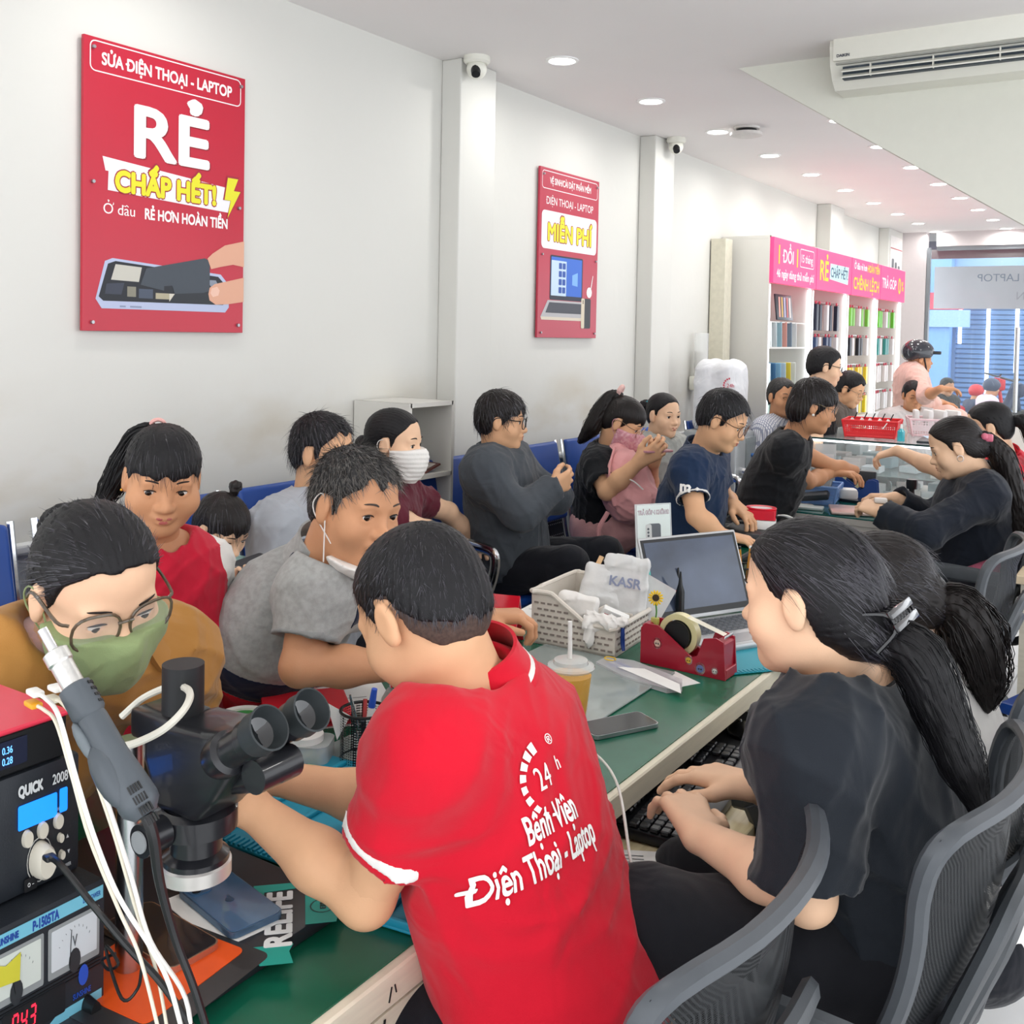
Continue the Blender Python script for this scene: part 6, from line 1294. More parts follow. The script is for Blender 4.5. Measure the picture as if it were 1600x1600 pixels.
# keyboard with keys
t = thing('keyboard', 'black full size keyboard under the clerk\'s hands on the pale shelf', 'keyboard', (-.775, 1.84, .656), math.radians(96))
kbm = mat('key_black', '#1d1f23', .35, var=.05); kbb = mat('keyboard_base', '#15161a', .3, var=0)
b = MB(); b.box((0, 0, .011), (.455, .168, .022), rotm(.03), bev=.006); b.build('case', kbb, t)
ky = []; legend = []
rows = [(.062, [(-.215+.0, 1)]+[(-.175+.0195*i+(.008 if i > 3 else 0)+(.008 if i > 7 else 0), 1) for i in range(12)]+[(.10+.0195*i, 1) for i in range(3)]+[(.165+.0195*i, 1) for i in range(3)])]
for j in range(5):
    y = .034-.0195*j; xs = [(-.215+.0195*i, 1) for i in range(14)] if j < 4 else [(-.212, 1.25), (-.187, 1.2), (-.160, 1.2), (-.09, 5.5), (-.02, 1.2), (.005, 1.2), (.03, 1.2), (.053, 1.1)]
    if j in (0, 1): xs += [(.10+.0195*i, 1) for i in range(3)]
    elif j == 3: xs += [(.1195, 1)]
    elif j == 4: xs += [(.10+.0195*i, 1) for i in range(3)]
    xs += [(.165+.0195*i, 1) for i in range(3 if j > 0 and j != 4 else 3)]; rows.append((y, xs))
nk = 0; big = MB()
for y, xs in rows:
    for x, w_ in xs:
        nk += 1
        if nk <= 98: b = MB(); b.box((x, y, .0265+.03*y), (.0168*w_ if w_ == 1 else .0185*w_, .0165, .009), bev=.002, seg=1); b.build('key', kbm, t, smooth=False)
        else: big.box((x, y, .0265+.03*y), (.0168, .0165, .009), bev=.002, seg=1)
o = big.build('key', kbm, t, smooth=False); o['kind'] = 'stuff'
t = thing('mouse_pad', 'black mouse pad at the far end of the keyboard shelf', 'mouse pad', (-.80, 2.22, .6545)); b = MB(); b.prism(rrect(.24, .22, .02), .003); b.build('pad', mat('pad_black', '#1a1b1e', .6), t)
t = thing('computer_mouse', 'glossy black computer mouse on the black pad', 'mouse', (-.78, 2.18, .658), 1.4); S_ = Sdf().el((0, 0, 0), (.033, .058, .036)); blob('shell', S_, .004, mat('mouse_gloss', '#121316', .12, var=0, coat=.6), t, cuts=[(V(0, 0, 0), V(0, 0, -1))], world=False); b = MB(); b.box((0, .03, .034), (.006, .018, .006), bev=.002); b.build('scroll_wheel', steel, t)
paper = mat('paper_white', '#f3f2ee', .6, var=.01); inkm = flat_mat('#5d6068')
def sheet(loc, sz, rz, label, name='paper_sheet', lines=6, z=None, m_=paper, cat='paper', logo=None, curl=0.):
    t = thing(name, label, cat, loc, rz); b = MB(); nx = 8
    for i in range(nx):
        x0, x1 = sz[0]*(i/nx-.5), sz[0]*((i+1)/nx-.5); f = lambda x: curl*(x/sz[0]+.5)**2
        b.quad([(x0, -sz[1]/2, f(x0)), (x1, -sz[1]/2, f(x1)), (x1, sz[1]/2, f(x1)), (x0, sz[1]/2, f(x0))])
    bmesh.ops.remove_doubles(b.b, verts=b.b.verts, dist=1e-5); ext = bmesh.ops.solidify(b.b, geom=b.b.faces[:], thickness=.0006); b.build('page', m_, t, smooth=False)
    if lines:
        b = MB(); r = random.Random(int(sz[0]*1000+lines))
        for i in range(lines): l = sz[0]*r.uniform(.35, .75); b.box((-sz[0]*.42+l/2, sz[1]*(.4-.8*i/lines), .0012), (l, .0016, .0003))
        b.build('printed_lines', inkm, t, smooth=False)
    if logo: txt(t, I4, logo[0], logo[1], 0, sz[1]*.3, .0012, '#39415f')
    return t
sheet((-.72, 1.50, .655), (.13, .20), .5, 'printed slip lying on the keyboard shelf below the keyboard', lines=14)
# papers on the customer side of the desk
sheet((-1.43, 1.93, .7515), (.30, .42), 1.2, 'white order form on the desk in front of the grey polo man\'s hands', lines=12, logo=('ĐIỆN THOẠI', .02))
sheet((-1.47, 2.62, .7515), (.24, .62), .1, 'long white paper along the customer edge of the desk beyond the basket', lines=4); sheet((-1.45, 3.2, .7515), (.26, .44), -.1, 'white paper at the far end of the desk by the acrylic stand', lines=3)
sheet((-1.46, 1.62, .7515), (.18, .24), .9, 'white sheet with small red and blue print behind the pen cup', lines=3)
t = sheet((-1.42, 2.98, .7535), (.14, .20), .5, 'red and white leaflet at the far desk end in front of the acrylic stand', lines=0, m_=mat('leaflet_red', '#c9485a', .4, var=.2, scale=20), name='leaflet')
# glass insert
gl = mat('insert_glass', '#a9b5b2', .06, var=.05, scale=6, coat=.6, alpha=.75); t = thing('glass_sheet', 'clear glass sheet laid over papers on the green desk top', 'glass sheet', (-1.16, 1.72, .7505)); b = MB(); b.box((0, 0, .0035), (.36, 1.0, .005), bev=.0015, seg=1); b.build('pane', gl, t, smooth=False)
for k, (x, y, a, c) in enumerate(((-.05, .12, .3, '#cfd3d2'), (.05, -.2, .1, '#dcd9d4'), (-.08, -.1, .9, '#b9bdbb'))): b = MB(); b.box((x, y, .0002), (.15, .2, .0006), rotm(0, 0, a)); b.build('paper_underneath', flat_mat(c), t, smooth=False)

# ---- laptop
t = thing('laptop', 'open grey laptop with a dark screen on the green desk, facing the clerk', 'laptop', (-.985, 2.60, .7515), math.radians(62))
lg = mat('laptop_grey', '#b9babb', .35, metal=.4, var=.02); scm = mat('laptop_screen', '#39414f', .12, var=0, col2='#56627a', scale=5, thresh=(.3, .8), coat=.3)
b = MB(); b.box((0, 0, .010), (.345, .235, .018), bev=.006); b.build('base', lg, t)
b = MB()
for j in range(6):
    for i in range(15): b.box((-.147+.021*i, .085-.0185*j, .0197), (.018, .0155, .002), bev=.001, seg=1)
o = b.build('keys', mat('laptop_keys', '#5d6166', .5, var=0), t, smooth=False)
b = MB(); b.box((-.02, -.072, .0193), (.11, .06, .0008)); b.build('touchpad', mat('touchpad', '#a4a6a8', .3, metal=.4, var=0), t, smooth=False)
LM = Matrix.Translation((0, .117, .018)) @ rotm(math.radians(-22))
b = MB(); b.T = LM; b.box((0, 0, .118), (.345, .007, .232), bev=.003); ld_ = b.build('lid', lg, t); b = MB(); b.T = LM; b.box((0, -.0042, .120), (.333, .001, .215)); b.build('bezel', blackp, ld_, smooth=False); b = MB(); b.T = LM; b.box((0, -.0050, .124), (.316, .001, .190)); b.build('screen', scm, ld_, smooth=False)
tealm = mat('teal_mat', '#1795a8', .5, var=0); t = thing('repair_mat', 'turquoise ridged silicone mat sticking out below the laptop', 'mat', (-.90, 2.44, .7508), .9)
b = MB(); b.box((0, 0, .004), (.30, .26, .006), bev=.002); b.build('pad', tealm, t); b = MB(); [b.box((-.13+.012*i, -.118, .008), (.006, .02, .004)) for i in range(22)]; b.build('ridges', tealm, t, smooth=False)
for o in t.children: o.scale = (.92, .92, .5)
# ---- woven basket
t = thing('storage_basket', 'off-white woven plastic basket with sloping sides full of packets', 'basket', (-1.275, 2.355, .751), .06)
bw = mat('basket_plastic', '#dcd4c8', .5, var=.02); bslot = mat('basket_slot', '#8c8078', .7, var=0); W, D, h1, h2 = .235, .25, .135, .072
def hgt(x): return h1 if x < -.06 else (h1+(h2-h1)*min(1, (x+.06)/.10))
b = MB(); n = 22
def wall(f0, f1, N_):
    for i in range(N_):
        a, c = i/N_, (i+1)/N_; p, q = [f0[0]+(f1[0]-f0[0])*s_ for s_ in (a, c)], [f0[1]+(f1[1]-f0[1])*s_ for s_ in (a, c)]
        b.quad([(p[0], q[0], 0), (p[1], q[1], 0), (p[1], q[1], hgt(p[1])), (p[0], q[0], hgt(p[0]))])
cs4 = [(-W/2, -D/2), (W/2, -D/2), (W/2, D/2), (-W/2, D/2)]
for i in range(4): wall(cs4[i], cs4[(i+1) % 4], n)
bmesh.ops.remove_doubles(b.b, verts=b.b.verts, dist=1e-5); bmesh.ops.solidify(b.b, geom=b.b.faces[:], thickness=.004); b.box((0, 0, .003), (W, D, .006)); b.build('body', bw, t, smooth=False)
b = MB(); xs = np.linspace(-W/2, W/2, 13); b.tube([(x, -D/2-.001, hgt(x)) for x in xs]+[(W/2+.001, 0, h2)]+[(x, D/2+.001, hgt(x)) for x in xs[::-1]]+[(-W/2-.001, 0, h1)], .0065, 8, 2, True); b.build('rim', bw, t)
b = MB()
for zr in range(7):
    z = .014+.0155*zr
    for i in range(12):
        x = -W/2+.014+.019*i+(.0095 if zr % 2 else 0)
        if x < W/2-.008 and z < hgt(x)-.012: b.box((x, -D/2-.0012, z), (.012, .0016, .0045))
    for i in range(12):
        y = -D/2+.014+.02*i+(.01 if zr % 2 else 0)
        if y < D/2-.008 and z < h2-.010: b.box((W/2+.0012, y, z), (.0016, .012, .0045))
b.build('weave_slots', bslot, t, smooth=False)
b = MB(); b.box((.03, -.02, .05), (.004, .2, .08)); b.box((.07, .0, .045), (.08, .004, .07)); b.build('divider', bw, t, smooth=False)
BO = Matrix.Translation((-1.275, 2.355, .755)) @ rotm(0, 0, .06)
def in_basket(name, label, cat, loc, eul, fn, m_):
    o = thing(name, label, cat, BO @ Vector(loc), Euler((eul[0], eul[1], eul[2]+.06))); return o
pbag = mat('clear_bag', '#f0f0ee', .25, var=.03, alpha=.72, coat=.4, bump=.8, bscale=40)
for k, (l, lab) in enumerate((((-.085, .02, .01), 'pale wooden stick leaning out of the basket, nearer its left wall'), ((-.065, .06, .01), 'pale wooden stick leaning in the basket beside the packets'))):
    o = thing('wooden_stick', lab, 'stick', BO @ Vector(l), Euler((-.62, .25+.1*k, .1))); b = MB(); b.box((0, 0, .11), (.014, .006, .21), bev=.002); b.build('stick', mat('stick_wood', '#d8b184', .6), o)
def pouch(loc, sz, eul, label, m_=pbag, print_=None, name='plastic_pouch', cat='pouch', seed=1):
    t = thing(name, label, cat, BO @ Vector(loc), Euler(eul)); S_ = Sdf().el((0, 0, sz[2]/2), (sz[0]/2, sz[1]/2, sz[2]/2)).rc((-sz[0]*.35, 0, sz[2]*.1), (-sz[0]*.4, 0, sz[2]*.95), sz[1]*.32, sz[1]*.12, .02).rc((sz[0]*.35, 0, sz[2]*.1), (sz[0]*.4, 0, sz[2]*.95), sz[1]*.32, sz[1]*.12, .02).rc((-sz[0]*.4, 0, sz[2]*.93), (sz[0]*.4, 0, sz[2]*.93), .004, .004, .03)
    blob('film', S_, .0042, m_, t, disp=wrinkle(seed, .004, 60), world=False)
    if print_: txt(t, frame((0, -sz[1]*.52, sz[2]*.66), (1, 0, 0), (0, 0, 1), (0, -1, 0)), print_, .034, 0, 0, .008, '#8f97b0', .001)
    return t
pouch((.0, .02, .05), (.11, .05, .13), (-.15, .2, .5), 'crumpled clear packet stuffed in the middle of the basket', seed=2); pouch((.055, .04, .02), (.12, .03, .19), (-.1, .12, .45), 'milky plastic bag printed KASR standing at the back of the basket', print_='KASR', seed=3); pouch((-.02, -.06, .03), (.10, .05, .09), (.1, .1, .2), 'white tissue packet at the front of the basket', m_=mat('tissue', '#eeebe6', .8, bump=.5, bscale=30), name='tissue_packet', seed=4)
t = thing('small_box', 'small red and white carton in the basket near its low side', 'box', BO @ Vector((.055, -.03, .035)), Euler((.3, .4, .6))); b = MB(); b.box((0, 0, .03), (.07, .02, .055), bev=.001, seg=1); b.build('carton', paper, t, smooth=False); b = MB(); b.box((0, -.0105, .03), (.06, .001, .03)); b.build('red_print', flat_mat('#b8353d'), t, smooth=False)
t = thing('paper_towel', 'white crumpled tissue draped over the low rim of the basket', 'tissue', BO @ Vector((.075, -.125, .06))); S_ = Sdf().rc((-.04, .03, .02), (.03, .0, .018), .014, .012, .02).rc((-.03, 0, .015), (-.02, -.012, -.03), .012, .009, .02).rc((.0, .02, .015), (.05, .03, .02), .012, .010, .02); blob('tissue', S_, .0035, mat('tissue', '#eeebe6', .8), t, disp=wrinkle(9, .005, 90), world=False)
t = thing('bulb_pump', 'small dark blue cord hanging over the basket corner', 'cord', BO @ Vector((.12, -.09, .06))); b = MB(); b.tube([(-.02, .04, .01), (0, .0, .025), (.008, -.01, 0), (.006, -.005, -.03), (.012, -.01, -.05)], [.006, .007, .005, .006, .004], 8, 5); b.build('cord', mat('cord_navy', '#1e3f8c', .4, var=0), t)
t = thing('zip_bag', 'clear zip bag with a red seal leaning at the right end of the basket', 'bag', BO @ Vector((.085, .07, .01)), Euler((-.1, .5, .5))); b = MB(); b.prism(rrect(.09, .15, .004), .002, Matrix.Translation((0, 0, .075)) @ rotm(math.pi/2)); b.build('film', pbag, t, smooth=False); b = MB(); b.box((0, 0, .148), (.09, .003, .003)); b.build('seal', flat_mat('#c02f3c'), t, smooth=False)
# ---- red acrylic tent sign
acr = mat('red_acrylic', '#d3122a', .1, var=0, coat=.7, alpha=.93)
t = thing('tent_sign', 'red acrylic tent stand left of the woven basket', 'stand', (-1.44, 2.17, .751), .3); b = MB(); b.T = Matrix(((0, 0, 1, -.04), (1, 0, 0, 0), (0, 1, 0, 0), (0, 0, 0, 1))); b.prism([(-.045, 0), (-.038, 0), (.004, .115), (.046, 0), (.052, 0), (.006, .125)], .085); b.build('folded_sheet', acr, t, smooth=False)
# ---- spray bottle, wipes
def lathe_thing(name, label, cat, loc, parts, rz=0):
    t = thing(name, label, cat, loc, rz)
    for pn, prof, m_ in parts: b = MB(); b.lathe(prof, n=24); b.build(pn, m_, t)
    return t
teal = mat('teal_liquid', '#3fa9b5', .2, var=0, coat=.4); tealb = mat('teal_bottle', '#3fb3a8', .3, var=0, coat=.3); clearp = mat('frosted_plastic', '#e9ece9', .3, var=0, alpha=.8)
t = lathe_thing('spray_bottle', 'teal bottle with a printed cross label between basket and laptop', 'bottle', (-1.19, 2.50, .751), [('body', [(0, 0), (.034, 0), (.036, .01), (.036, .085), (.022, .105), (.014, .112), (.014, .125), (0, .125)], teal), ('cap', [(0, .125), (.016, .125), (.016, .145), (.008, .15), (.006, .165), (0, .165)], tealb)])
BF = frame((.0, 0, 0), nrm(V(.78, .62, 0)), V(0, 0, 1), nrm(V(.62, -.78, 0)))
poly(t, BF, sh(rrect(.036, .05, .004), 0, .055), '#57b6c0', .0355); poly(t, BF, sh(rrect(.010, .03, .001, 1), 0, .05), '#20353f', .0367); poly(t, BF, sh(rrect(.03, .009, .001, 1), 0, .052), '#a83644', .0371); txt(t, BF, 'SAFE', .010, 0, .022, .0363, '#20353f')
for k, (x, y) in enumerate(((-1.13, 2.58), (-1.155, 2.62))): lathe_thing('nozzle_bottle', 'slim black nozzle standing behind the teal bottle, %s' % ('closer to the laptop', 'farther from the laptop')[k], 'bottle', (x, y, .751), [('body', [(0, 0), (.012, 0), (.012, .10), (.006, .12), (.002, .155), (0, .155)], blackp)])
# ---- tape dispenser
maroon = mat('dispenser_red', '#a3182f', .3, var=.02, coat=.3)
t = thing('tape_dispenser', 'dark red tape dispenser with cartoon stickers and a cream tape roll', 'tape dispenser', (-1.085, 2.285, .751), -.03)
prof = [(0, 0), (0, .085), (.012, .098), (.045, .098), (.075, .078), (.135, .038), (.150, .045), (.165, .088), (.195, .095), (.215, .088), (.222, .0)]
for y in (-.034, .030): b = MB(); b.T = Matrix.Translation((0, y+.004, 0)) @ rotm(math.pi/2); b.prism(prof, .005); b.build('side_wall', maroon, t, smooth=False)
b = MB(); b.box((.111, -.0, .012), (.222, .062, .024), bev=.002, seg=1); b.box((.01, 0, .05), (.02, .062, .09), bev=.004, seg=1); b.box((.20, 0, .045), (.03, .062, .08), bev=.004, seg=1); b.build('core_block', maroon, t, smooth=False)
b = MB(); b.T = Matrix.Translation((.088, 0, .078)) @ rotm(math.pi/2); b.lathe([(.036, -.012), (.050, -.012), (.050, .012), (.036, .012), (.036, -.012)], n=40); b.build('tape_roll', mat('tape_cream', '#e2d9a4', .3, var=.02, coat=.3), t)
b = MB(); b.cyl((.088, -.02, .078), (.088, .02, .078), .034); b.build('hub', blackp, t); b = MB(); b.quad([(.11, -.012, .123), (.11, .012, .123), (.205, .012, .097), (.205, -.012, .097)]); b.build('tape_end', mat('tape_film', '#efe9cf', .2, var=0, alpha=.7), t, smooth=False); b = MB(); [b.prism([(0, 0), (.006, 0), (.003, .006)], .002, Matrix.Translation((.212, -.024+.006*i, .094)) @ rotm(0, 0, 1.57) @ rotm(1.57)) for i in range(8)]; b.build('cutter', steel, t, smooth=False)
DFR = frame((0, -.0365, 0), (1, 0, 0), (0, 0, 1), (0, -1, 0))
for (x, z, r, c) in ((.045, .055, .012, '#d9b9a6'), (.128, .030, .010, '#d8b33f'), (.158, .016, .013, '#6f7fb4'), (.195, .018, .008, '#e5e1dc')):
    poly(t, DFR, disc(x, z, r, 12, 1.15), '#f1eeea', -.0018); poly(t, DFR, disc(x, z, r*.7, 12), c, -.0014); poly(t, DFR, disc(x-.003, z-.001, r*.18, 8), '#333333', -.0010); poly(t, DFR, disc(x+.003, z-.001, r*.18, 8), '#333333', -.0010)
t = thing('sunflower_clip', 'yellow sunflower on a green stem clipped to the red tape dispenser', 'flower clip', (-1.065, 2.285, .85)); yl = mat('petal_yellow', '#f0c51c', .5, var=.05)
b = MB(); b.tube([(0, 0, 0), (.003, 0, .02), (.0, 0, .045)], .002, 6, 4); b.build('stem', mat('stem_green', '#4f8a3a', .5), t); fd = nrm(-np.asarray(ray(1032, 943))); fx = nrm(np.cross(V(0, 0, 1), fd)); fy = np.cross(fd, fx); b = MB(); b.T = frame((0, 0, .055), fx, fy, fd)
for k in range(14): a = k*6.283/14; b.sph((.0135*math.cos(a), .0135*math.sin(a), 0), (.006, .0028, .0014), 8, rotm(0, 0, a))
b.build('petals', yl, t); b = MB(); b.T = frame((0, 0, .055), fx, fy, fd); b.cyl((0, 0, -.001), (0, 0, .003), .0085); b.build('flower_centre', mat('seed_brown', '#3a2a12', .8), t); b = MB(); b.box((0, 0, -.002), (.02, .012, .018), bev=.003); b.build('clip', mat('clip_yellow', '#c9c56a', .3, alpha=.8), t)
t = thing('pen_bag', 'clear plastic bag of blue pens with paper slips in front of the tape dispenser', 'bag', (-1.045, 2.16, .7512), -.25)
b = MB(); b.prism([(-.11, -.03), (.0, -.055), (.12, -.045), (.135, -.01), (.10, .035), (-.06, .05), (-.12, .02)], .010); bmesh.ops.subdivide_edges(b.b, edges=b.b.edges[:], cuts=2); b.build('film', mat('bag_film', '#f3f1f4', .2, var=0, alpha=.45, coat=.5), t, smooth=False)
for k in range(3): b = MB(); b.cyl((-.09, -.01+.012*k, .006), (.06, -.02+.01*k, .006), .0035); b.build('pen', flat_mat(('#2f55a8', '#dfe3ea', '#3f6ab8')[k]), t)
b = MB(); b.prism([(-.05, -.02), (.12, -.04), (.16, -.045), (.12, -.0), (.0, .02)], .0008, Matrix.Translation((0, 0, .0105))); b.build('paper_slip', paper, t, smooth=False); b = MB(); b.tube([(-.10+.015*math.cos(a), .01+.012*math.sin(a), .012) for a in np.linspace(0, 6, 9)], .0012, 5, 3); b.build('rubber_band', yl, t)
sheet((-.96, 2.19, .7512), (.06, .09), 1.1, 'small white slip at the corner of the pen bag', lines=2)
# ---- pencil cup, bottles, notebook
wire = mesh_mat('black_wire_net', '#17181b', .4, 300, .50); wire2 = mesh_mat('fine_wire_net', '#1a1b1e', .35, 210, .52)
def pen_cup(label, loc, r_, h_, net, items):
    t = thing('pen_cup', label, 'pen cup', loc)
    b = MB(); b.cyl((0, 0, .002), (0, 0, h_), r_, n=32, caps=False); b.build('net_wall', net, t)
    for z in (.004, h_): b = MB(); b.tube([(r_*math.cos(a), r_*math.sin(a), z) for a in np.linspace(0, 6.283, 17)[:-1]], .0028, 8, 3, True); b.build('rim', blackp, t)
    b = MB(); b.cyl((0, 0, 0), (0, 0, .003), r_); b.build('base', blackp, t); return t
pen_cup('black net cup of orange pencils beyond the laptop screen', (-1.10, 2.99, .751), .042, .10, wire, ())
t = thing('label_card', 'cream card label stuck on the black net pencil cup', 'label', (-1.10, 2.99, .755)); poly(t, BF, sh(rrect(.04, .055, .002, 1), .012, .035), '#e6ddc2', .0385); poly(t, BF, sh(rrect(.028, .04, .002, 1), .012, .035), '#6b5840', .0392)
for k in range(6):
    o = thing('pencil', 'orange pencil in the net cup, %s' % ('leaning left', 'second from the left', 'in the middle, upright', 'leaning right with a white end', 'leaning far right', 'behind the others')[k], 'pencil', (-1.12+.008*k, 2.985+.004*(k % 3), .756), Euler((.12*(k % 3-1), -.25+.1*k, 0)), 'pencils in the net cup'); b = MB(); b.cyl((0, 0, 0), (0, 0, .15), .0038, n=6); b.build('shaft', mat('pencil_orange', '#c98a35', .4), o); b = MB(); b.cyl((0, 0, .15), (0, 0, .158), .0042); b.build('tip', paper if k % 2 else blackp, o)
t = lathe_thing('sanitiser_bottle', 'small clear bottle of blue liquid with a white nozzle cap behind the laptop keys', 'bottle', (-1.035, 2.90, .751), [('body', [(0, 0), (.021, 0), (.022, .004), (.022, .055), (.012, .068), (0, .068)], clearp), ('liquid', [(0, .002), (.0215, .002), (.0225, .03), (0, .03)], mat('blue_liquid', '#3a9cc8', .2, var=0)), ('cap', [(0, .068), (.012, .068), (.012, .078), (.005, .084), (.004, .095), (0, .096)], paper)])
poly(t, BF, sh(rrect(.026, .034, .001, 1), 0, .03), '#eef0ef', .0222); txt(t, BF, 'H', .014, 0, .03, .0228, '#26324a')
lathe_thing('pump_bottle', 'aqua pump bottle beside the clerk\'s face at the far end of the laptop', 'bottle', (-1.00, 3.00, .751), [('body', [(0, 0), (.03, 0), (.032, .01), (.032, .08), (.016, .105), (.012, .11), (0, .11)], tealb), ('pump', [(0, .11), (.010, .11), (.008, .13), (.004, .135), (.004, .15), (0, .15)], paper)])
t = thing('notebook', 'spiral notebook lying between the laptop and the aqua pump bottle', 'notebook', (-.93, 2.86, .751), .5); b = MB(); b.box((0, 0, .004), (.10, .14, .007), bev=.001, seg=1); b.build('pages', paper, t, smooth=False); b = MB(); [b.tube([(-.05+.004*math.cos(a), -.06+.01*i, .006+.005*math.sin(a)) for a in np.linspace(0, 6.28, 7)[:-1]], .0008, 5, 2, True) for i in range(12)]; b.build('spiral', steel, t)
# ---- acrylic flyer stand
t = thing('flyer_stand', 'clear acrylic stand with a TRẢ GÓP flyer picturing a phone', 'sign', (-1.415, 3.03, .751), Euler((0, 0, math.radians(33+22)))); AF = frame((0, 0, 0), (1, 0, 0), V(0, .12, .99), nrm(V(0, -.99, .12)))
b = MB(); b.T = AF; b.box((0, .125, 0), (.135, .25, .004), bev=.001, seg=1); b.build('acrylic_panel', mat('acrylic_clear', '#eef3f3', .05, var=0, alpha=.5, coat=.5), t, smooth=False); b = MB(); b.box((0, .01, .002), (.135, .07, .004)); b.build('foot', mat('acrylic_clear', '#fff', .05), t, smooth=False)
poly(t, AF, sh(rrect(.122, .235, .002, 1), 0, .128), '#dde6e2', .0024); txt(t, AF, 'TRẢ GÓP 4 KHÔNG', .0180, 0, .222, .003, '#7e1626', .0012, sx=.68); txt(t, AF, 'TRẢ GÓP 4 KHÔNG', .0180, 0, .222, .0036, '#e7edf3', .0, sx=.68); poly(t, AF, sh(rrect(.05, .09, .008), 0, .140), '#5e6268', .0029); poly(t, AF, sh(rrect(.022, .088, .007), -.02, .140), '#c9cac8', .0034); poly(t, AF, sh(rrect(.07, .018, .004), .005, .052), '#8c2a33', .0029); poly(t, AF, sh(rrect(.055, .011, .003), .008, .056), '#d0a070', .0034)
for k in range(3): poly(t, AF, disc(-.022, .168-.011*k, .004), '#55595e', .0040)
# ---- yellow drink, phone with charger
drink = mat('mango_drink', '#f5b400', .3, var=.03)
t = lathe_thing('drink_cup', 'clear plastic cup of yellow drink with a dome rim and white straw', 'drink', (-1.01, 1.775, .7565), [('cup', [(0, 0), (.030, 0), (.0315, .002), (.044, .118), (.047, .119), (.047, .122)], mat('cup_clear', '#f2f4f2', .08, var=0, alpha=.12)), ('drink', [(0, .003), (.0295, .003), (.0420, .108), (0, .108)], drink), ('lid', [(.047, .120), (.049, .124), (.047, .128), (.036, .131), (.034, .138), (.012, .140), (0, .140)], mat('lid_clear', '#e9ecea', .12, var=0, alpha=.55, coat=.5))])
b = MB(); b.cyl((0, 0, .02), (-.004, .0, .215), .0045); b.build('straw', paper, t)
t = thing('phone', 'grey phone face up at the green desk edge, charging on a white lead', 'phone', (-.937, 1.845, .7515), math.radians(-28))
pg = mat('phone_glass', '#2e2f33', .12, var=0, spec=.35); b = MB(); b.prism(rrect(.076, .158, .012), .008); b.build('frame', mat('phone_frame', '#b9bcc0', .25, metal=.7, var=0), t, ang=.5); b = MB(); b.prism(rrect(.071, .153, .010), .0006, Matrix.Translation((0, 0, .008))); b.build('screen', pg, t)
pe = Matrix.Translation((-.937, 1.845, .7555)) @ rotm(0, 0, math.radians(-28)) @ Vector((0, -.079, 0))
wcab = mat('white_cable', '#ebe9e3', .4, var=0)
t = thing('charging_cable', 'white charging lead looping from the grey phone down past the desk edge', 'cable', pe)
b = MB(); dd = V(-.03, -.045, 0); q = [V(*pe), V(*pe)+nrm(V(-.4, -.9, 0))*.03, P(938, 1185, 1.86), P(960, 1215, 1.74), P(972, 1255, 1.62), P(983, 1330, 1.52), P(992, 1385, 1.49), P(975, 1425, 1.52), P(938, 1420, 1.58), P(932, 1385, 1.62), P(940, 1320, 1.66), P(940, 1260, 1.68), P(925, 1215, 1.74), P(912, 1190, 1.80)]
b.tube([p-V(*pe) for p in q], .0024, 8, 6); b.build('lead', wcab, t); b = MB(); d_ = nrm(V(-.47, -.88, 0)); b.cyl(V(0, 0, 0), d_*.028, .005, .0042); b.build('plug', wcab, t)

# ---- left part: box of instruments
blk = mat('instrument_black', '#22262c', .45, var=.06, scale=15, bump=.1, bscale=300)
YF = WF  # faces the technician (+x): local x along +y
def face(t, x): return Matrix.Translation((x, 0, 0)) @ WF
t = thing('power_supply', 'black and light blue bench power supply P-1505TA showing 04.3 in red digits', 'power supply', (-1.15, .645, .752)); t.scale = (1, .52, 1); w_, h_ = .285, .158
b = MB(); b.box((0, 0, h_/2), (.26, w_, h_), bev=.003, seg=1); b.build('case', blk, t, smooth=False); F = Matrix.Translation((.130, 0, 0)) @ WF; lb = flat_mat('#72b9cf')
poly(t, F, [(-.138, .138), (.136, .138), (.136, .153), (-.138, .153)], lb, .0004); txt(t, F, 'P-1505TA', .014, .0, .1455, .001, '#23479a', .0006); txt(t, F, 'SUNSHINE', .010, -.085, .1455, .001, '#23479a', .0004); txt(t, F, 'DC POWER', .008, .108, .1455, .001, '#23479a')
poly(t, F, [(-.138, .003), (.134, .003), (.134, .032), (.03, .032), (-.0, .022), (-.138, .02)], lb, .0004)
for k, (x, c) in enumerate(((-.066, '#c9cfc8'), (.066, '#c7ccd0'))):
    poly(t, F, sh(rrect(.122, .058, .003), x, .103), '#8b8f90', .0006); poly(t, F, sh(rrect(.108, .046, .002), x, .105), c, .0012); b = MB(); b.box((0, 0, 0), (.001, .04, .0006)); n_ = b.build('needle', blackp, t, smooth=False); n_.matrix_basis = F @ Matrix.Translation((x-.01, .100, .0022)) @ rotm(0, 0, .4-.5*k); poly(t, F, disc(x, .083, .014), '#2a2d31', .0018); txt(t, F, 'AV'[k], .018, x, .106, .0022, '#4a4d52')
    for q in range(9): a = math.radians(35+q*13.7); poly(t, F, [(x+.042*math.cos(a), .086+.034*math.sin(a)), (x+.044*math.cos(a), .086+.036*math.sin(a)), (x+.045*math.cos(a+.03), .086+.037*math.sin(a+.03))], '#50545a', .0016)
poly(t, F, [(-.12, .10), (-.06, .095), (-.058, .125), (-.09, .118), (-.12, .126)], '#c9c23a', .0026)
for k in range(3): b = MB(); b.box((0, .070-.004*k, .0006), (.26, .0012, .0012)); b.build('vent_groove', blackp, t, smooth=False).matrix_basis = F
seg = mat('red_digit', '#ff2a3a', .4, var=0, emit='#ff2038', es=1.6)
poly(t, F, sh(rrect(.14, .034, .003), -.025, .047), '#14161a', .0008)
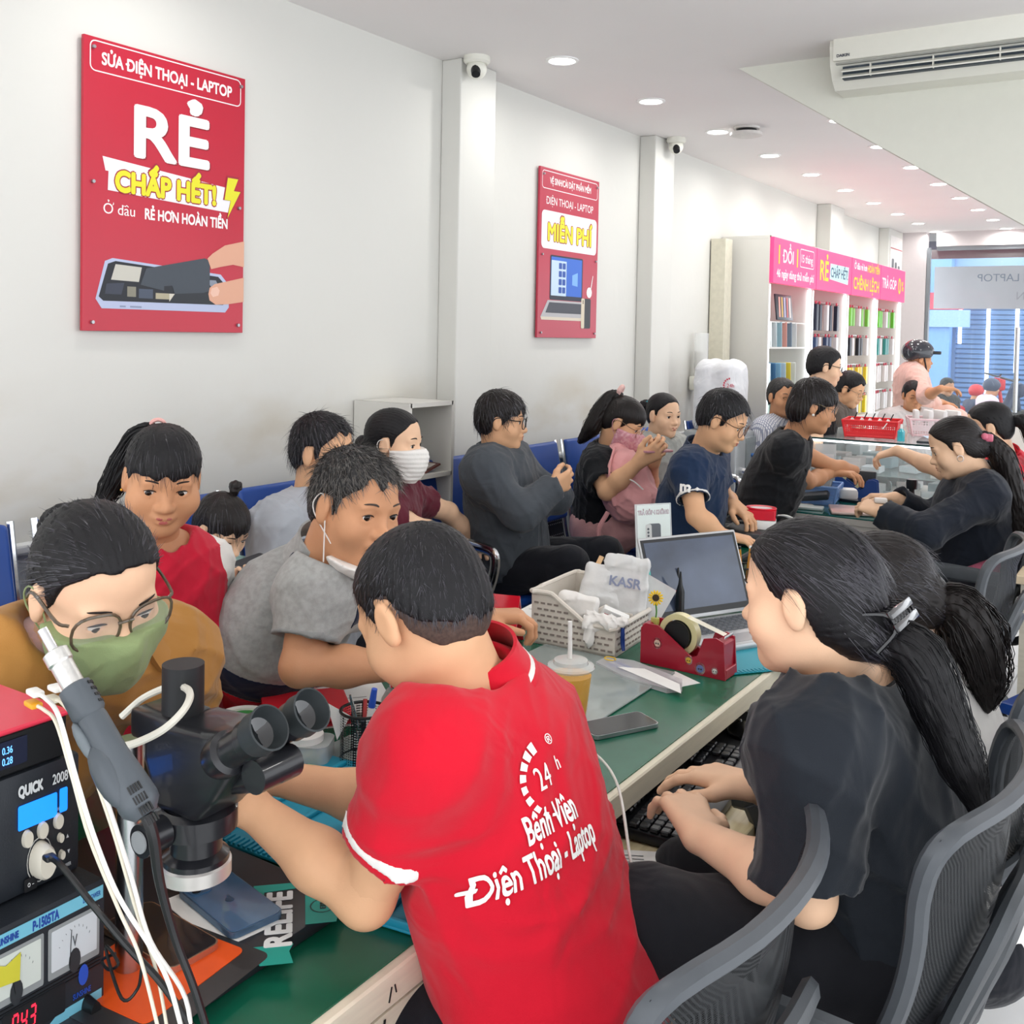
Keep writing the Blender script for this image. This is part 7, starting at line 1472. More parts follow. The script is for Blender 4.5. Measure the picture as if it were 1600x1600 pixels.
def digits(t, F, s, x, y, h, m_):
    S7 = {'0': 'abcdef', '4': 'fgbc', '3': 'abgcd'}; w = h*.5; k = h*.12
    for ch in s:
        if ch == '.': poly(t, F, disc(x-w*.15, y, k*.7, 8), m_, .0016); continue
        for c in S7[ch]:
            x0, y0, x1, y1 = {'a': (0, h, w, h), 'b': (w, h/2, w, h), 'c': (w, 0, w, h/2), 'd': (0, 0, w, 0), 'e': (0, 0, 0, h/2), 'f': (0, h/2, 0, h), 'g': (0, h/2, w, h/2)}[c]; sl = .12
            f = lambda a, b_: (x+a+b_*sl, y+b_); g_ = k*.5
            pts = [f(x0+k*.4, y0-g_), f(x1-k*.4, y1-g_), f(x1-k*.4, y1+g_), f(x0+k*.4, y0+g_)] if y0 == y1 else [f(x0-g_, y0+k*.5), f(x0+g_, y0+k*.5), f(x0+g_, y1-k*.5), f(x0-g_, y1-k*.5)]
            poly(t, F, pts, m_, .0014, 'led_segment')
        x += w*1.75
digits(t, F, '04.3', -.075, .036, .022, seg)
poly(t, F, disc(.088, .060, .012), '#2350b8', .001); txt(t, F, 'SUNSHINE', .009, .085, .040, .001, '#2350b8')
b = MB(); b.cyl((0, 0, 0), (0, 0, .018), .014, .012, n=18); k_ = b.build('knob', blackp, t); k_.matrix_basis = F @ Matrix.Translation((.098, .020, 0))
for x in (.0, -.06): b = MB(); b.cyl((0, 0, 0), (0, 0, .006), .005); b.cyl((0, 0, 0), (.002, .004, .02), .002); b.build('toggle_switch', chrome, t).matrix_basis = F @ Matrix.Translation((x+.01, .014, 0))
t = thing('hot_air_station', 'black hot air rework station with blue display on top of the power supply', 'rework station', (-1.19, .640, .912)); t.scale = (1, .55, .93); w_, h_ = .265, .150
b = MB(); b.box((0, 0, h_/2), (.26, w_, h_), bev=.006); b.build('case', blk, t); F = Matrix.Translation((.1305, 0, 0)) @ WF
txt(t, F, 'QUICK', .017, .02, .128, .001, '#cfd2d3', .0010, sx=.95); txt(t, F, '2008', .017, .085, .128, .001, '#cfd2d3', .0002); blu = mat('blue_lcd', '#1f7df0', .3, var=0, emit='#1673f0', es=1.0)
poly(t, F, sh(rrect(.085, .030, .003), .035, .096), blu, .0012, 'lcd'); poly(t, F, sh(rrect(.018, .030, .003), .092, .098), blu, .0012, 'lcd')
ivory = mat('ivory_button', '#cfc9ba', .4, var=0)
for x, y, r in ((.012, .068, .011), (.045, .071, .011), (.08, .074, .010), (.085, .052, .006), (.088, .030, .006)): b = MB(); b.cyl((0, 0, 0), (0, 0, .005), r, r*.9); b.build('button', ivory, t).matrix_basis = F @ Matrix.Translation((x, y, 0))
b = MB(); b.lathe([(0, .018), (.018, .018), (.021, .014), (.023, 0)]); b.build('dial', ivory, t).matrix_basis = F @ Matrix.Translation((.040, .036, 0)); ring_poly(t, F, .056, .056, .028, .0015, .040, .036, '#b9b9b4', .0006)
for s_, x, y in (('CH1', .010, .083), ('CH2', .045, .086), ('CH3', .08, .089), ('▲', .102, .050), ('▼', .105, .030), ('AIR', .072, .018), ('POWER', .1, .014)): txt(t, F, s_, .006, x, y, .001, '#b8bbbd')
poly(t, F, sh(rrect(.028, .016, .002), .018, .012), '#0f1114', .003); txt(t, F, 'O  –', .007, .018, .012, .0036, '#e8e8e8')
for yy in (.10, .125): b = MB(); b.box((.02, .134, yy-.02), (.03, .002, .03)); b.build('warning_label', flat_mat('#c8a83a'), t, smooth=False)
t = thing('usb_charger', 'red topped multi port charger with a blue readout on top of the rework station', 'charger', (-1.15, .628, 1.052)); t.scale = (1, .62, 1); b = MB(); b.box((0, 0, .025), (.18, .22, .048), bev=.003, seg=1); b.build('case', blackp, t, smooth=False); b = MB(); b.box((0, 0, .051), (.186, .226, .006), bev=.002, seg=1); b.build('lid', mat('charger_red', '#d8354c', .3, var=.02), t, smooth=False); F = Matrix.Translation((.0905, 0, 0)) @ WF
poly(t, F, sh(rrect(.10, .030, .002), -.02, .026), '#0b1430', .0006); txt(t, F, '5.08  0.36', .011, -.02, .031, .001, mat('readout_blue', '#66a8ff', .4, var=0, emit='#5aa0ff', es=1.4)); txt(t, F, '5.06  0.28', .011, -.02, .019, .001, MATS['readout_blue']); txt(t, Matrix.Translation((0, 0, .0545)) @ rotm(0, 0, math.pi/2), 'MECHANIC', .018, -.02, -.03, 0, '#f2dde0')
# leads from the charger and the station
def lead(label, pts, r, m_, plug=None, grp=None, name='cable'):
    o = pts[0]; t = thing(name, label, 'cable', o, group=grp); b = MB(); b.tube([p-o for p in pts], r, 8, 6); b.build('lead', m_, t)
    if plug is not None: b = MB(); d = nrm(pts[1]-pts[0]); b.box((0, 0, 0), (.022, .012, .006), Vector([float(q) for q in d]).to_track_quat('X', 'Z').to_matrix().to_4x4(), bev=.002); b.build('plug', plug, t)
    return t
wc2 = mat('cream_cable', '#e2dcc8', .4, var=0); ylp = mat('plug_orange', '#e9a21c', .4, var=0)
fr0 = lambda px, py, d: P(px, py, d)
lead('white lead from the upper left port of the red charger, running down the front', [fr0(55, 1082, 1.05), fr0(72, 1092, 1.03), fr0(92, 1120, .98), fr0(120, 1220, .95), fr0(148, 1310, .95), fr0(185, 1400, .96), fr0(235, 1480, .98), fr0(265, 1540, .99), fr0(292, 1640, 1.0)], .0023, wcab, wcab)
lead('cream lead beside the white one, with an orange plug under the red charger', [fr0(52, 1100, 1.05), fr0(70, 1110, 1.03), fr0(88, 1130, 1.0), fr0(112, 1210, .96), fr0(140, 1310, .97), fr0(185, 1420, 1.0), fr0(220, 1500, 1.0), fr0(255, 1640, 1.0)], .0019, wc2, ylp)
lead('white lead from the right hand port of the red charger, passing the hot air handle', [fr0(88, 1075, 1.09), fr0(105, 1083, 1.07), fr0(122, 1110, 1.02), fr0(142, 1190, 1.02), fr0(170, 1260, 1.03), fr0(205, 1370, 1.03), fr0(235, 1470, 1.02), fr0(290, 1560, 1.0), fr0(300, 1660, 1.0)], .0023, wcab, wcab)
lead('thin cream lead behind the hot air handle leading to the desk', [fr0(82, 1092, 1.09), fr0(98, 1100, 1.07), fr0(125, 1140, 1.05), fr0(150, 1220, 1.04), fr0(180, 1310, 1.04), fr0(215, 1430, 1.03), fr0(245, 1520, 1.01), fr0(270, 1660, 1.0)], .0017, wc2, wc2)
lead('thick black lead plugged into the front of the rework station', [fr0(78, 1340, 1.10), fr0(95, 1352, 1.06), fr0(150, 1420, 1.02), fr0(200, 1480, 1.01), fr0(255, 1540, 1.0), fr0(330, 1650, 1.0)], .0034, blackp, blackp)
lead('thin black lead coiled between the power supply and the orange mat', [P(180, 1490, 1.16), P(160, 1500, 1.17), P(170, 1515, 1.16), P(185, 1505, 1.15), P(165, 1480, 1.17), P(190, 1560, 1.12), P(215, 1545, 1.12), P(222, 1510, 1.12)], .0018, blackp)
# hot air handle in front of the stack
t = thing('hot_air_gun', 'dark grey hot air handle with a silver nozzle tilted in its holder', 'hot air gun', fr0(150, 1140, .98)); o_ = V(*t.location); a_, b_2 = fr0(92, 1030, 1.02)-o_, fr0(225, 1268, .98)-o_; ax = nrm(b_2-a_); Q = Matrix.Translation(Vector(a_)) @ Vector(ax).to_track_quat('Z', 'Y').to_matrix().to_4x4(); Lh = float(np.linalg.norm(b_2-a_))
gm = mat('gun_grey', '#4d5359', .4, var=.05)
def lpart(nm, prof, m_, n=26): b = MB(); b.T = Q; b.lathe(prof, n=n); b.build(nm, m_, t)
lpart('nozzle_tip', [(0, -.035), (.005, -.035), (.005, -.01), (.009, -.008)], chrome); lpart('nozzle', [(.009, -.01), (.0125, -.008), (.0125, .004), (.011, .006), (.011, .032)], mat('nozzle_steel', '#d7d6d2', .3, metal=.8, var=.1, scale=200, stretch=(1, 1, .05)))
lpart('collar', [(.011, .030), (.0155, .032), (.0165, .062), (.014, .066)], gm); lpart('handle', [(.0135, .064), (.0145, .07), (.0150, .11), (.0175, .135), (.0195, .16), (.0185, Lh-.005), (.011, Lh+.004), (0, Lh+.004)], gm)
b = MB(); b.T = Q
for k in range(4):
    for j in range(-6, 7): a = j*.22; b.box((.0160*math.cos(a), .0160*math.sin(a), .037+.007*k), (.002, .003, .0028), rotm(0, 0, a))
b.build('collar_slots', blackp, t, smooth=False)
vd = nrm(np.array((Q.to_3x3().inverted() @ Vector(-ray(150, 1140)))[:])*V(1, 1, 0)); va = math.atan2(vd[1], vd[0]); b = MB(); b.T = Q
for k in range(4):
    for j in range(5): a = va+(j-2)*.14-.15; b.box((.0188*math.cos(a), .0188*math.sin(a), .150+.011*k), (.0018, .0016, .008), rotm(0, 0, a))
b.build('vent_slots', blackp, t, smooth=False); b = MB(); b.T = Q; a = va+1.35; b.sph((.0165*math.cos(a), .0165*math.sin(a), .085), (.006, .006, .022), 12); b.build('side_button', mat('gun_light', '#6d757a', .4), t)
b = MB(); b.T = Q; a = va+1.2; b.sph((.012*math.cos(a), .012*math.sin(a), Lh-.045), (.014, .014, .035), 16); b.build('rear_hood', gm, t)
lead('black cord running down from the end of the hot air handle', [fr0(228, 1272, .98), fr0(240, 1310, .98), fr0(250, 1380, .99), fr0(275, 1470, 1.0), fr0(305, 1550, 1.0), fr0(335, 1650, 1.0)], [.006, .0055, .0045, .004, .004], blackp, name='cable')
# microscope stage
t = thing('steel_plate', 'black steel plate lettered RELIFE on the green desk under the microscope', 'plate', (-1.15, .78, .7515)); b = MB(); b.box((0, 0, .010), (.44, .52, .020), bev=.004); b.build('plate', mat('plate_black', '#2a2b30', .35, var=.1, scale=12), t)
tq = flat_mat('#1fa091'); RF = Matrix.Translation((.12, .125, .0204)) @ rotm(0, 0, 0)
RM = rotm(0, 0, math.radians(135)); RT_ = Matrix.Translation((.178, .165, 0)) @ RM
poly(t, RT_, [(.045, .035), (.085, .035), (.085, -.025), (.07, -.025), (.066, .02), (.045, .02)], tq, .0203); poly(t, RT_, [(-.02, -.035), (.05, -.035), (.05, -.085), (-.02, -.075)], tq, .0203); poly(t, RT_, [(-.10, .02), (-.06, .035), (-.06, -.02), (-.075, -.015), (-.10, -.02)], tq, .0203)
ring_poly(t, RT_, .034, .034, .017, .0016, .02, -.058, '#1c2b2c', .0210); txt(t, RT_, 'E18', .010, .02, -.058, .0210, '#1c2b2c', .0004)
text_mesh('RELIFE', .046, Matrix.Translation((.178, .165, .0208)) @ rotm(0, 0, math.radians(135)), flat_mat('#eceeed'), t, 'printed_lettering', .0002, .002)
ex = nrm(V(math.cos(.60), 0, math.sin(.60))); E1 = P(412, 1142, 1.06); Mi = E1+V(0, .031, 0)
t = thing('microscope', 'black binocular repair microscope with two rubber eyepieces and a camera port', 'microscope', (Mi[0]-.14, Mi[1], .7725)); TM = Matrix.Translation((.14, 0, Mi[2]-.7725)); mk = mat('microscope_black', '#1b1c20', .3, var=.04, coat=.25); rb = mat('eyecup_rubber', '#2a2f31', .55, var=0)
b = MB(); b.T = TM @ Matrix.Translation((0, .040, 0)) @ rotm(math.pi/2); b.prism([(-.050, -.014), (-.036, -.045), (-.075, -.098), (-.105, -.128), (-.168, -.128), (-.192, -.075), (-.192, -.048), (-.15, -.026), (-.09, -.022)], .076); bmesh.ops.bevel(b.b, geom=b.b.edges[:], offset=.012, segments=4, affect='EDGES', profile=.6); b.build('head_body', mk, t)
b = MB(); b.T = TM; b.box((-.185, 0, -.042), (.075, .06, .035), bev=.006); b.build('camera_port_block', mk, t); b = MB(); b.T = TM; b.cyl((-.165, 0, -.03), (-.165, 0, .030), .0235, n=36); b.build('port_cap', mat('cap_black', '#1c1d1f', .55, var=0), t)
for s in (-1, 1):
    y = s*.031; c_ = V(0, y, 0); q = Vector(ex).to_track_quat('Z', 'Y').to_matrix().to_4x4(); b = MB(); b.T = TM @ Matrix.Translation(Vector(c_)) @ q
    b.lathe([(.021, -.085), (.024, -.075), (.024, -.062), (.0185, -.058), (.0185, -.03), (.0215, -.026), (.0215, -.012)], n=32); tb = b.build('eyepiece_tube', mk, t)
    b = MB(); b.T = TM @ Matrix.Translation(Vector(c_)) @ q; b.lathe([(.0215, -.016), (.0235, -.010), (.0225, .004), (.0245, .010), (.0225, .0105), (.0185, -.002), (.0165, -.006)], n=32); b.build('eyecup', rb, tb)
    b = MB(); b.T = TM @ Matrix.Translation(Vector(c_)) @ q; b.lathe([(.0165, -.006), (.012, -.0075), (.006, -.0095), (0, -.010)], n=24); b.build('eye_lens', mat('lens_dark', '#16191c', .03, var=0, coat=1.), tb)
b = MB(); b.T = TM; b.tube([(-.09, 0, -.085), (-.04, .0, -.068), (-.012, .0, -.052)], .017, 14, 3); b.build('beam_arm', mk, t); b = MB(); b.T = TM; b.cyl((-.018, -.028, -.055), (-.018, .028, -.055), .018, n=24); b.build('zoom_knob', mk, t)
b = MB(); b.T = TM; b.lathe([(.030, -.115), (.034, -.12), (.034, -.135), (.029, -.14), (.029, -.178), (.037, -.184), (.037, -.196), (0, -.196)], (-.14, 0, 0), 36); b.build('objective_housing', mk, t); b = MB(); b.T = TM; b.lathe([(.037, -.190), (.0395, -.192), (.0395, -.207), (.030, -.208), (0, -.205)], (-.14, 0, 0), 40); b.build('ring_light', mat('ring_silver', '#c9c6c1', .35, metal=.6, var=.04), t)
b = MB(); b.T = TM; b.lathe([(.037, -.125), (.046, -.13), (.046, -.152), (.037, -.155)], (-.14, 0, 0), 30); b.box((-.20, 0, -.142), (.10, .03, .025), bev=.004); b.build('holder_ring', mk, t); b = MB(); b.T = TM; b.cyl((-.14, -.045, -.14), (-.14, -.075, -.14), .018, n=24); b.build('focus_knob', mk, t); b = MB(); b.cyl((-.12, .0, .0), (-.12, .0, .28), .016, n=20); b.build('post', steel, t)
b = MB(); b.T = TM; b.cyl((-.14, -.076, -.14), (-.14, -.078, -.14), .012, n=20); b.build('knob_face', mat('knob_ring', '#8f9294', .4), t)
lead('thick white cable looped round the cap on top of the microscope', [P(185, 1168, 1.10), P(215, 1160, 1.09), P(255, 1140, 1.08), P(285, 1112, 1.09), P(297, 1088, 1.12), P(290, 1075, 1.15), P(268, 1072, 1.18), P(225, 1090, 1.2), P(190, 1120, 1.2)], .0042, mat('hose_cream', '#d9d5c8', .4, var=.03))
# phones on the plate
def phone(name, label, loc, rz, w_, h_, mf, ms, th=.008, cat='phone'): t = thing(name, label, cat, loc, rz); b = MB(); b.prism(rrect(w_, h_, .011), th); b.build('frame', mf, t, ang=.5); b = MB(); b.prism(rrect(w_-.004, h_-.004, .010), .0006, Matrix.Translation((0, 0, th))); b.build('back_glass', ms, t); return t
sheet((-1.046, .912, .7722), (.088, .152), math.radians(-101), 'white card under the blue phone on the microscope base', lines=0)
t = phone('phone', 'blue phone lying face down on a white card on the RELIFE base plate', (-1.045, .927, .7732), math.radians(78.5), .078, .146, mat('blue_frame', '#56718c', .3, metal=.5, var=0), mat('blue_glass', '#456a8e', .22, var=.02, coat=.4))
am = flat_mat('#2f4a66'); poly(t, I4, disc(0, 0, .006, 14, 1.05), am, .0087); poly(t, I4, disc(.003, .009, .0022, 8, 1.6), am, .0087); b = MB(); b.prism(rrect(.030, .032, .008), .0015, Matrix.Translation((-.018, .052, .0086))); cb = b.build('camera_bump', MATS['blue_glass'], t)
for k in range(2): b = MB(); b.cyl((-.024+.012*k, .046+.012*k, .010), (-.024+.012*k, .046+.012*k, .012), .0062); b.build('camera_lens', blackp, cb)
t = thing('orange_mat', 'bright orange sheet under the gold rimmed phone', 'mat', (-1.02, .785, .7720), .1); b = MB(); b.prism(rrect(.15, .16, .01), .0012); b.build('sheet', mat('orange_sheet', '#f0591b', .45, var=.04), t); 
t = thing('metal_tray', 'thin dark steel tray under the orange sheet', 'tray', (-1.01, .775, .7717), .1); b = MB(); b.prism(rrect(.20, .20, .012), .0006); b.build('tray', mat('steel_dark', '#4a4a4c', .35, metal=.6), t)
phone('phone', 'gold rimmed phone face up on the orange sheet', (-1.058, .825, .7733), math.radians(-93), .074, .150, mat('gold_frame', '#c8a48c', .25, metal=.8, var=0), mat('dark_screen', '#25262b', .06, var=0, coat=.8))
# turquoise repair trays under the technician's hands
t = thing('repair_mat', 'turquoise silicone repair mat with slots and a ruler edge under the technician\'s hands', 'mat', (-1.19, 1.23, .7512), math.radians(4)); tq2 = mat('turquoise_silicone', '#1f96b4', .5, var=.03)
b = MB(); b.box((0, 0, .004), (.36, .34, .006), bev=.002); b.build('pad', tq2, t)
for x in (-.05, .03, .11, .16): b = MB(); b.box((x, 0, .011), (.010, .30, .008), bev=.002); b.build('ridge', tq2, t)
b = MB(); [b.box((-.16+.010*i, -.158, .0085), (.005, .022, .004)) for i in range(33)]; b.build('comb_edge', tq2, t, smooth=False)
t = thing('repair_mat', 'small turquoise tray by the green desk edge under the technician\'s elbow', 'tray', (-.905, 1.09, .7512), .15); b = MB(); b.box((0, 0, .003), (.15, .12, .005), bev=.002); b.build('pad', tq2, t)
for c_, s_ in (((0, -.056, .010), (.15, .008, .012)), ((0, .056, .010), (.15, .008, .012)), ((.071, 0, .010), (.008, .12, .012)), ((-.071, 0, .010), (.008, .12, .012)), ((.02, 0, .009), (.008, .11, .010))): b = MB(); b.box(c_, s_, bev=.002); b.build('rim', tq2, t)
def small(name, label, cat, loc, sz, rz, col, part, **k): t = thing(name, label, cat, loc, rz); b = MB(); b.box((0, 0, sz[2]/2), sz, bev=min(sz)*.3); b.build(part, mat(name+'_'+col[1:], col, k.pop('rough', .4), var=.03, **k), t); return t
small('phone_battery', 'slim black battery lying on the turquoise repair mat', 'battery', (-1.22, 1.30, .7575), (.035, .12, .005), .3, '#1b1c20', 'cell'); small('phone_part', 'second black phone part beside the battery on the turquoise mat', 'phone part', (-1.17, 1.31, .7575), (.030, .13, .006), .32, '#202126', 'plate')
small('circuit_board', 'green and white circuit board at the back of the turquoise mat', 'circuit board', (-1.28, 1.30, .7575), (.03, .08, .004), .2, '#7fae8f', 'board'); small('plastic_sleeve', 'purple tinted plastic sleeve on the turquoise mat', 'sleeve', (-1.09, 1.27, .7575), (.05, .13, .003), .3, '#8d8fb0', 'film'); small('driver_bit', 'small black T shaped tool on the turquoise mat', 'tool', (-1.06, 1.29, .7600), (.008, .10, .006), .2, '#33332f', 'shaft'); small('red_mat', 'dull red sheet beside the technician\'s right elbow', 'mat', (-.99, 1.33, .7512), (.16, .16, .0015), .1, '#b5473a', 'sheet')
# tape roll, red box, container, pen cup, glue
t = thing('tape_roll', 'wide roll of white tape with a green core lying on the desk beyond the microscope', 'tape roll', (-1.50, 1.36, .751), .3); b = MB(); b.lathe([(.034, 0), (.050, 0), (.050, .048), (.034, .048), (.034, 0)], n=40); b.build('tape', mat('tape_white', '#f1f0ea', .35, var=.02), t); b = MB(); b.cyl((0, 0, .02), (0, 0, .044), .0345, n=32); b.build('green_label', mat('label_green', '#2d8a3a', .4, var=.05), t); txt(t, Matrix.Translation((0, 0, .0445)), 'Băng keo', .012, 0, .008, 0, '#cfe0cf')
t = thing('red_box', 'flat glossy red box lying tilted between the tape roll and the pen cup', 'box', (-1.47, 1.50, .752), Euler((0, -.0, .95))); b = MB(); b.T = rotm(.16); b.box((0, .0, .028), (.17, .115, .014), bev=.002, seg=1); b.build('lid', mat('box_red', '#e4303c', .25, var=.02, coat=.3), t, smooth=False); b = MB(); b.box((0, 0, .010), (.165, .10, .018)); b.build('base', mat('box_red2', '#c92531', .4), t, smooth=False)
t = thing('plastic_container', 'small clear plastic container of cotton buds left of the pen cup', 'container', (-1.335, 1.36, .751), .5); b = MB(); b.prism(rrect(.10, .075, .018), .038); b.build('box', mat('container_clear', '#dfe5e4', .12, var=0, alpha=.55), t, ang=.5); S_ = Sdf().el((0, 0, .015), (.04, .026, .014)); blob('contents', S_, .004, mat('contents_blue', '#4a6fb0', .5, var=0, col2='#d8dccc', scale=90, thresh=(.45, .55)), t, disp=wrinkle(5, .004, 120), world=False); b = MB(); b.cyl((0, 0, .038), (0, 0, .05), .034); b.build('cap', paper, t)
pen_cup('round black net pen holder holding a blue marker beside the technician', (-1.245, 1.42, .7515), .043, .095, wire2, ())
o = thing('marker', 'white marker with a blue cap standing in the black net holder', 'marker', (-1.245, 1.42, .756), Euler((0, .16, .2))); b = MB(); b.cyl((0, 0, 0), (0, 0, .10), .0065); b.build('barrel', paper, o); b = MB(); b.cyl((0, 0, .10), (.0, 0, .135), .0068, .0055); b.build('cap', mat('cap_blue', '#2f58c0', .35), o); b = MB(); b.cyl((0, 0, .0), (0, 0, .03), .0068); b.build('end_band', MATS['cap_blue'], o)
o = thing('tweezers', 'steel tweezers leaning in the black net holder', 'tweezers', (-1.255, 1.43, .756), Euler((.1, -.2, 0))); [adopt((lambda b: (b.tube([(s*.001, 0, .115), (s*.004, 0, .06), (s*.001, 0, 0)], .0018, 6, 4), b.build('arm', steel, o))[1])(MB()), o) for s in (-1, 1)]
for k, (dx, c, lab) in enumerate(((-.02, '#c24a4a', 'red pen in the black net holder'), (.02, '#3a3c44', 'dark pen in the black net holder beside the marker'), (.012, '#3b57a6', 'blue ball pen low in the black net holder'))): o = thing('pen', lab, 'pen', (-1.245+dx*.5, 1.42-dx*.6, .756), Euler((dx*8, dx*6, 0))); b = MB(); b.cyl((0, 0, 0), (0, 0, .10-.015*k), .004); b.build('barrel', flat_mat(c), o)
o = thing('paper_tag', 'small white folded paper stuck in the left of the pen holder', 'paper', (-1.285, 1.40, .80)); b = MB(); b.T = frame((0, -.008, 0), nrm(V(.8, .6, 0)), V(0, 0, 1), nrm(V(.6, -.8, 0))); b.prism([(-.02, .06), (.024, .035), (.0, -.01)], .0008); b.build('page', paper, o, smooth=False)
lathe_thing('solvent_bottle', 'frosted bottle with a steel pump top right of the pen holder', 'bottle', (-1.29, 1.58, .7515), [('body', [(0, 0), (.036, 0), (.038, .004), (.038, .06), (.028, .078), (.016, .082), (0, .082)], clearp), ('pump_top', [(0, .08), (.018, .08), (.022, .086), (.022, .098), (.010, .10), (.006, .105), (0, .105)], chrome)])
lathe_thing('glue_bottle', 'small white glue bottle with a blue tip beside the technician\'s shoulder', 'bottle', (-1.215, 1.53, .7515), [('body', [(0, 0), (.014, 0), (.014, .045), (.006, .055), (0, .055)], paper), ('tip', [(0, .055), (.005, .055), (.0035, .07), (.001, .085), (0, .085)], MATS['cap_blue'])])
lathe_thing('battery_tube', 'short black cylinder standing beside the pen holder', 'cylinder', (-1.225, 1.485, .7515), [('body', [(0, 0), (.011, 0), (.011, .05), (.009, .053), (0, .053)], blackp)])
small('tape_measure', 'grey and brass lighter sized tool lying behind the pen holder', 'tool', (-1.36, 1.57, .7525), (.09, .03, .014), .6, '#6e6a60', 'case', metal=.5); small('tissue_pack', 'white and blue tissue packet at the desk behind the frosted bottle', 'tissue packet', (-1.31, 1.68, .7515), (.09, .06, .03), .5, '#dfe9ee', 'wrapper')
# rear end of the desk: charger boxes, scanner
small('black_box', 'low black electronics box at the far end of the desk', 'box', (-1.37, 3.82, .752), (.28, .20, .055), .25, '#26282c', 'case')
t = thing('cash_scanner', 'grey curved barcode scanner stand beyond the net pencil cup', 'scanner', (-1.08, 3.14, .751), -.2); gs = mat('scanner_grey', '#4d5257', .4, var=.04); b = MB(); b.tube([(-.10, 0, .02), (-.10, 0, .07), (-.03, 0, .11), (.07, 0, .10)], [.02, .022, .028, .022], 12, 5, flat=((0, 1, 0), .6)); b.build('arm', gs, t); b = MB(); b.box((-.09, 0, .012), (.12, .09, .022), bev=.008); b.build('base', gs, t); b = MB(); b.tube([(-.02, -.05, .03), (.0, -.05, .10), (.04, -.05, .13)], [.015, .018, .022], 12, 4); b.build('handle', gs, t)
c0_ = P(1190, 790, 3.55); 
t = thing('usb_charger', 'red and white charger hub on the black box with white leads plugged in', 'charger', (-1.36, 3.86, .807), .3); b = MB(); b.box((0, 0, .018), (.115, .09, .036), bev=.004); b.build('white_base', paper, t); b = MB(); b.prism(rrect(.115, .09, .01), .036, Matrix.Translation((0, 0, .038))); b.build('red_body', mat('hub_red', '#dd2238', .3), t); b = MB(); b.T = Matrix.Diagonal((1.25, 1, 1, 1)); b.lathe([(.046, .074), (.048, .078), (.046, .082), (.035, .080), (.035, .076)], n=36); b.build('red_rim', MATS['hub_red'], t); b = MB(); b.T = Matrix.Diagonal((1.25, 1, 1, 1)); b.cyl((0, 0, .074), (0, 0, .0785), .036, n=32); b.build('pad', mat('hub_pad', '#f0dfe0', .4), t); b = MB(); b.box((.058, 0, .055), (.003, .06, .022)); b.build('port_panel', blackp, t)
hb = V(-1.36, 3.86, .845)
for k, pts in enumerate(([hb+V(-.06, -.02, .01), hb+V(-.10, -.04, .01), hb+V(-.15, -.06, -.03), hb+V(-.16, -.12, -.085)], [hb+V(-.06, .0, -.02), hb+V(-.09, -.03, -.02), hb+V(-.12, -.08, -.05), hb+V(-.10, -.15, -.085)])): lead('white lead curving from the %s of the red and white hub to the desk' % ('upper left', 'lower left')[k], pts, .003, wcab, wcab)
for k in range(3): lead('%s lead fanning out of the right side of the red and white hub' % ('white', 'grey', 'black')[k], [hb+V(.06, .02-.02*k, .015), hb+V(.10, .03-.02*k, .015), hb+V(.15, .05-.02*k, -.02), hb+V(.18, .06-.03*k, -.085)], .0026, (wcab, mat('grey_cable', '#9a9c9f', .4, var=0), blackp)[k])
# ---------------------------------------------------------------- second counter
tg = mat('teal_glass', '#1e6a66', .08, var=.05, scale=6, coat=.7)
t = thing('service_counter', 'second white counter with a dark teal glass top and pale side panel', 'counter', (-1.32, 5.02, 0))
b = MB(); b.box((0, 0, .735), (.66, .80, .03), bev=.002, seg=1); b.build('top_board', white, t, smooth=False); b = MB(); b.box((0, 0, .753), (.66, .80, .008), bev=.002, seg=1); b.build('glass_top', tg, t, smooth=False)
b = MB(); b.box((0, -.385, .36), (.64, .02, .72)); b.build('side_panel', white, t, smooth=False); b = MB(); b.box((-.31, 0, .36), (.02, .76, .72)); b.build('customer_panel', white, t, smooth=False); b = MB(); b.box((0, .385, .36), (.64, .02, .72)); b.build('side_panel', white, t, smooth=False); b = MB(); b.box((.27, -.398, .68), (.03, .003, .03)); b.build('socket_plate', ivory, t, smooth=False)
def at2(px, py, z=.758): p = atz(px, py, z); return (p[0], p[1], z)
bl = mat('basket_blue', '#7aa2dd', .4, var=.02); bh = mesh_mat('basket_blue_net', '#7aa2dd', .4, 150, .42); rdh = mesh_mat('basket_red_net', '#e02a30', .4, 90, .40); rdm = mat('basket_red', '#e02a30', .35, var=.02); whh = mesh_mat('basket_white_net', '#ead9da', .4, 70, .40)
def crate(name, label, cat, loc, w_, d_, h_, rz, mn, mr, grow=.88):
    t = thing(name, label, cat, loc, rz); b = MB(); c = [(-1, -1), (1, -1), (1, 1), (-1, 1)]
    for i in range(4): (x0, y0), (x1, y1) = c[i], c[(i+1) % 4]; g = grow/2; b.quad([(x0*w_*g, y0*d_*g, .004), (x1*w_*g, y1*d_*g, .004), (x1*w_/2, y1*d_/2, h_), (x0*w_/2, y0*d_/2, h_)])
    b.build('net_wall', mn, t, smooth=False); b = MB(); b.tube([(x*w_/2, y*d_/2, h_) for x, y in c for _ in (0,)], .006, 8, 1, True); b.box((0, 0, .003), (w_*grow, d_*grow, .006)); 
    for x, y in c: b.cyl((x*w_*grow/2, y*d_*grow/2, .0), (x*w_/2, y*d_/2, h_), .006, n=8)
    b.tube([(x*w_*(grow/2), y*d_*(grow/2), .008) for x, y in c], .005, 8, 1, True); b.build('frame', mr, t, smooth=False); return t
crate('plastic_basket', 'light blue slotted basket holding the desk telephone on the second counter', 'basket', (-1.50, 4.96, .758), .27, .21, .085, .15, bh, bl)
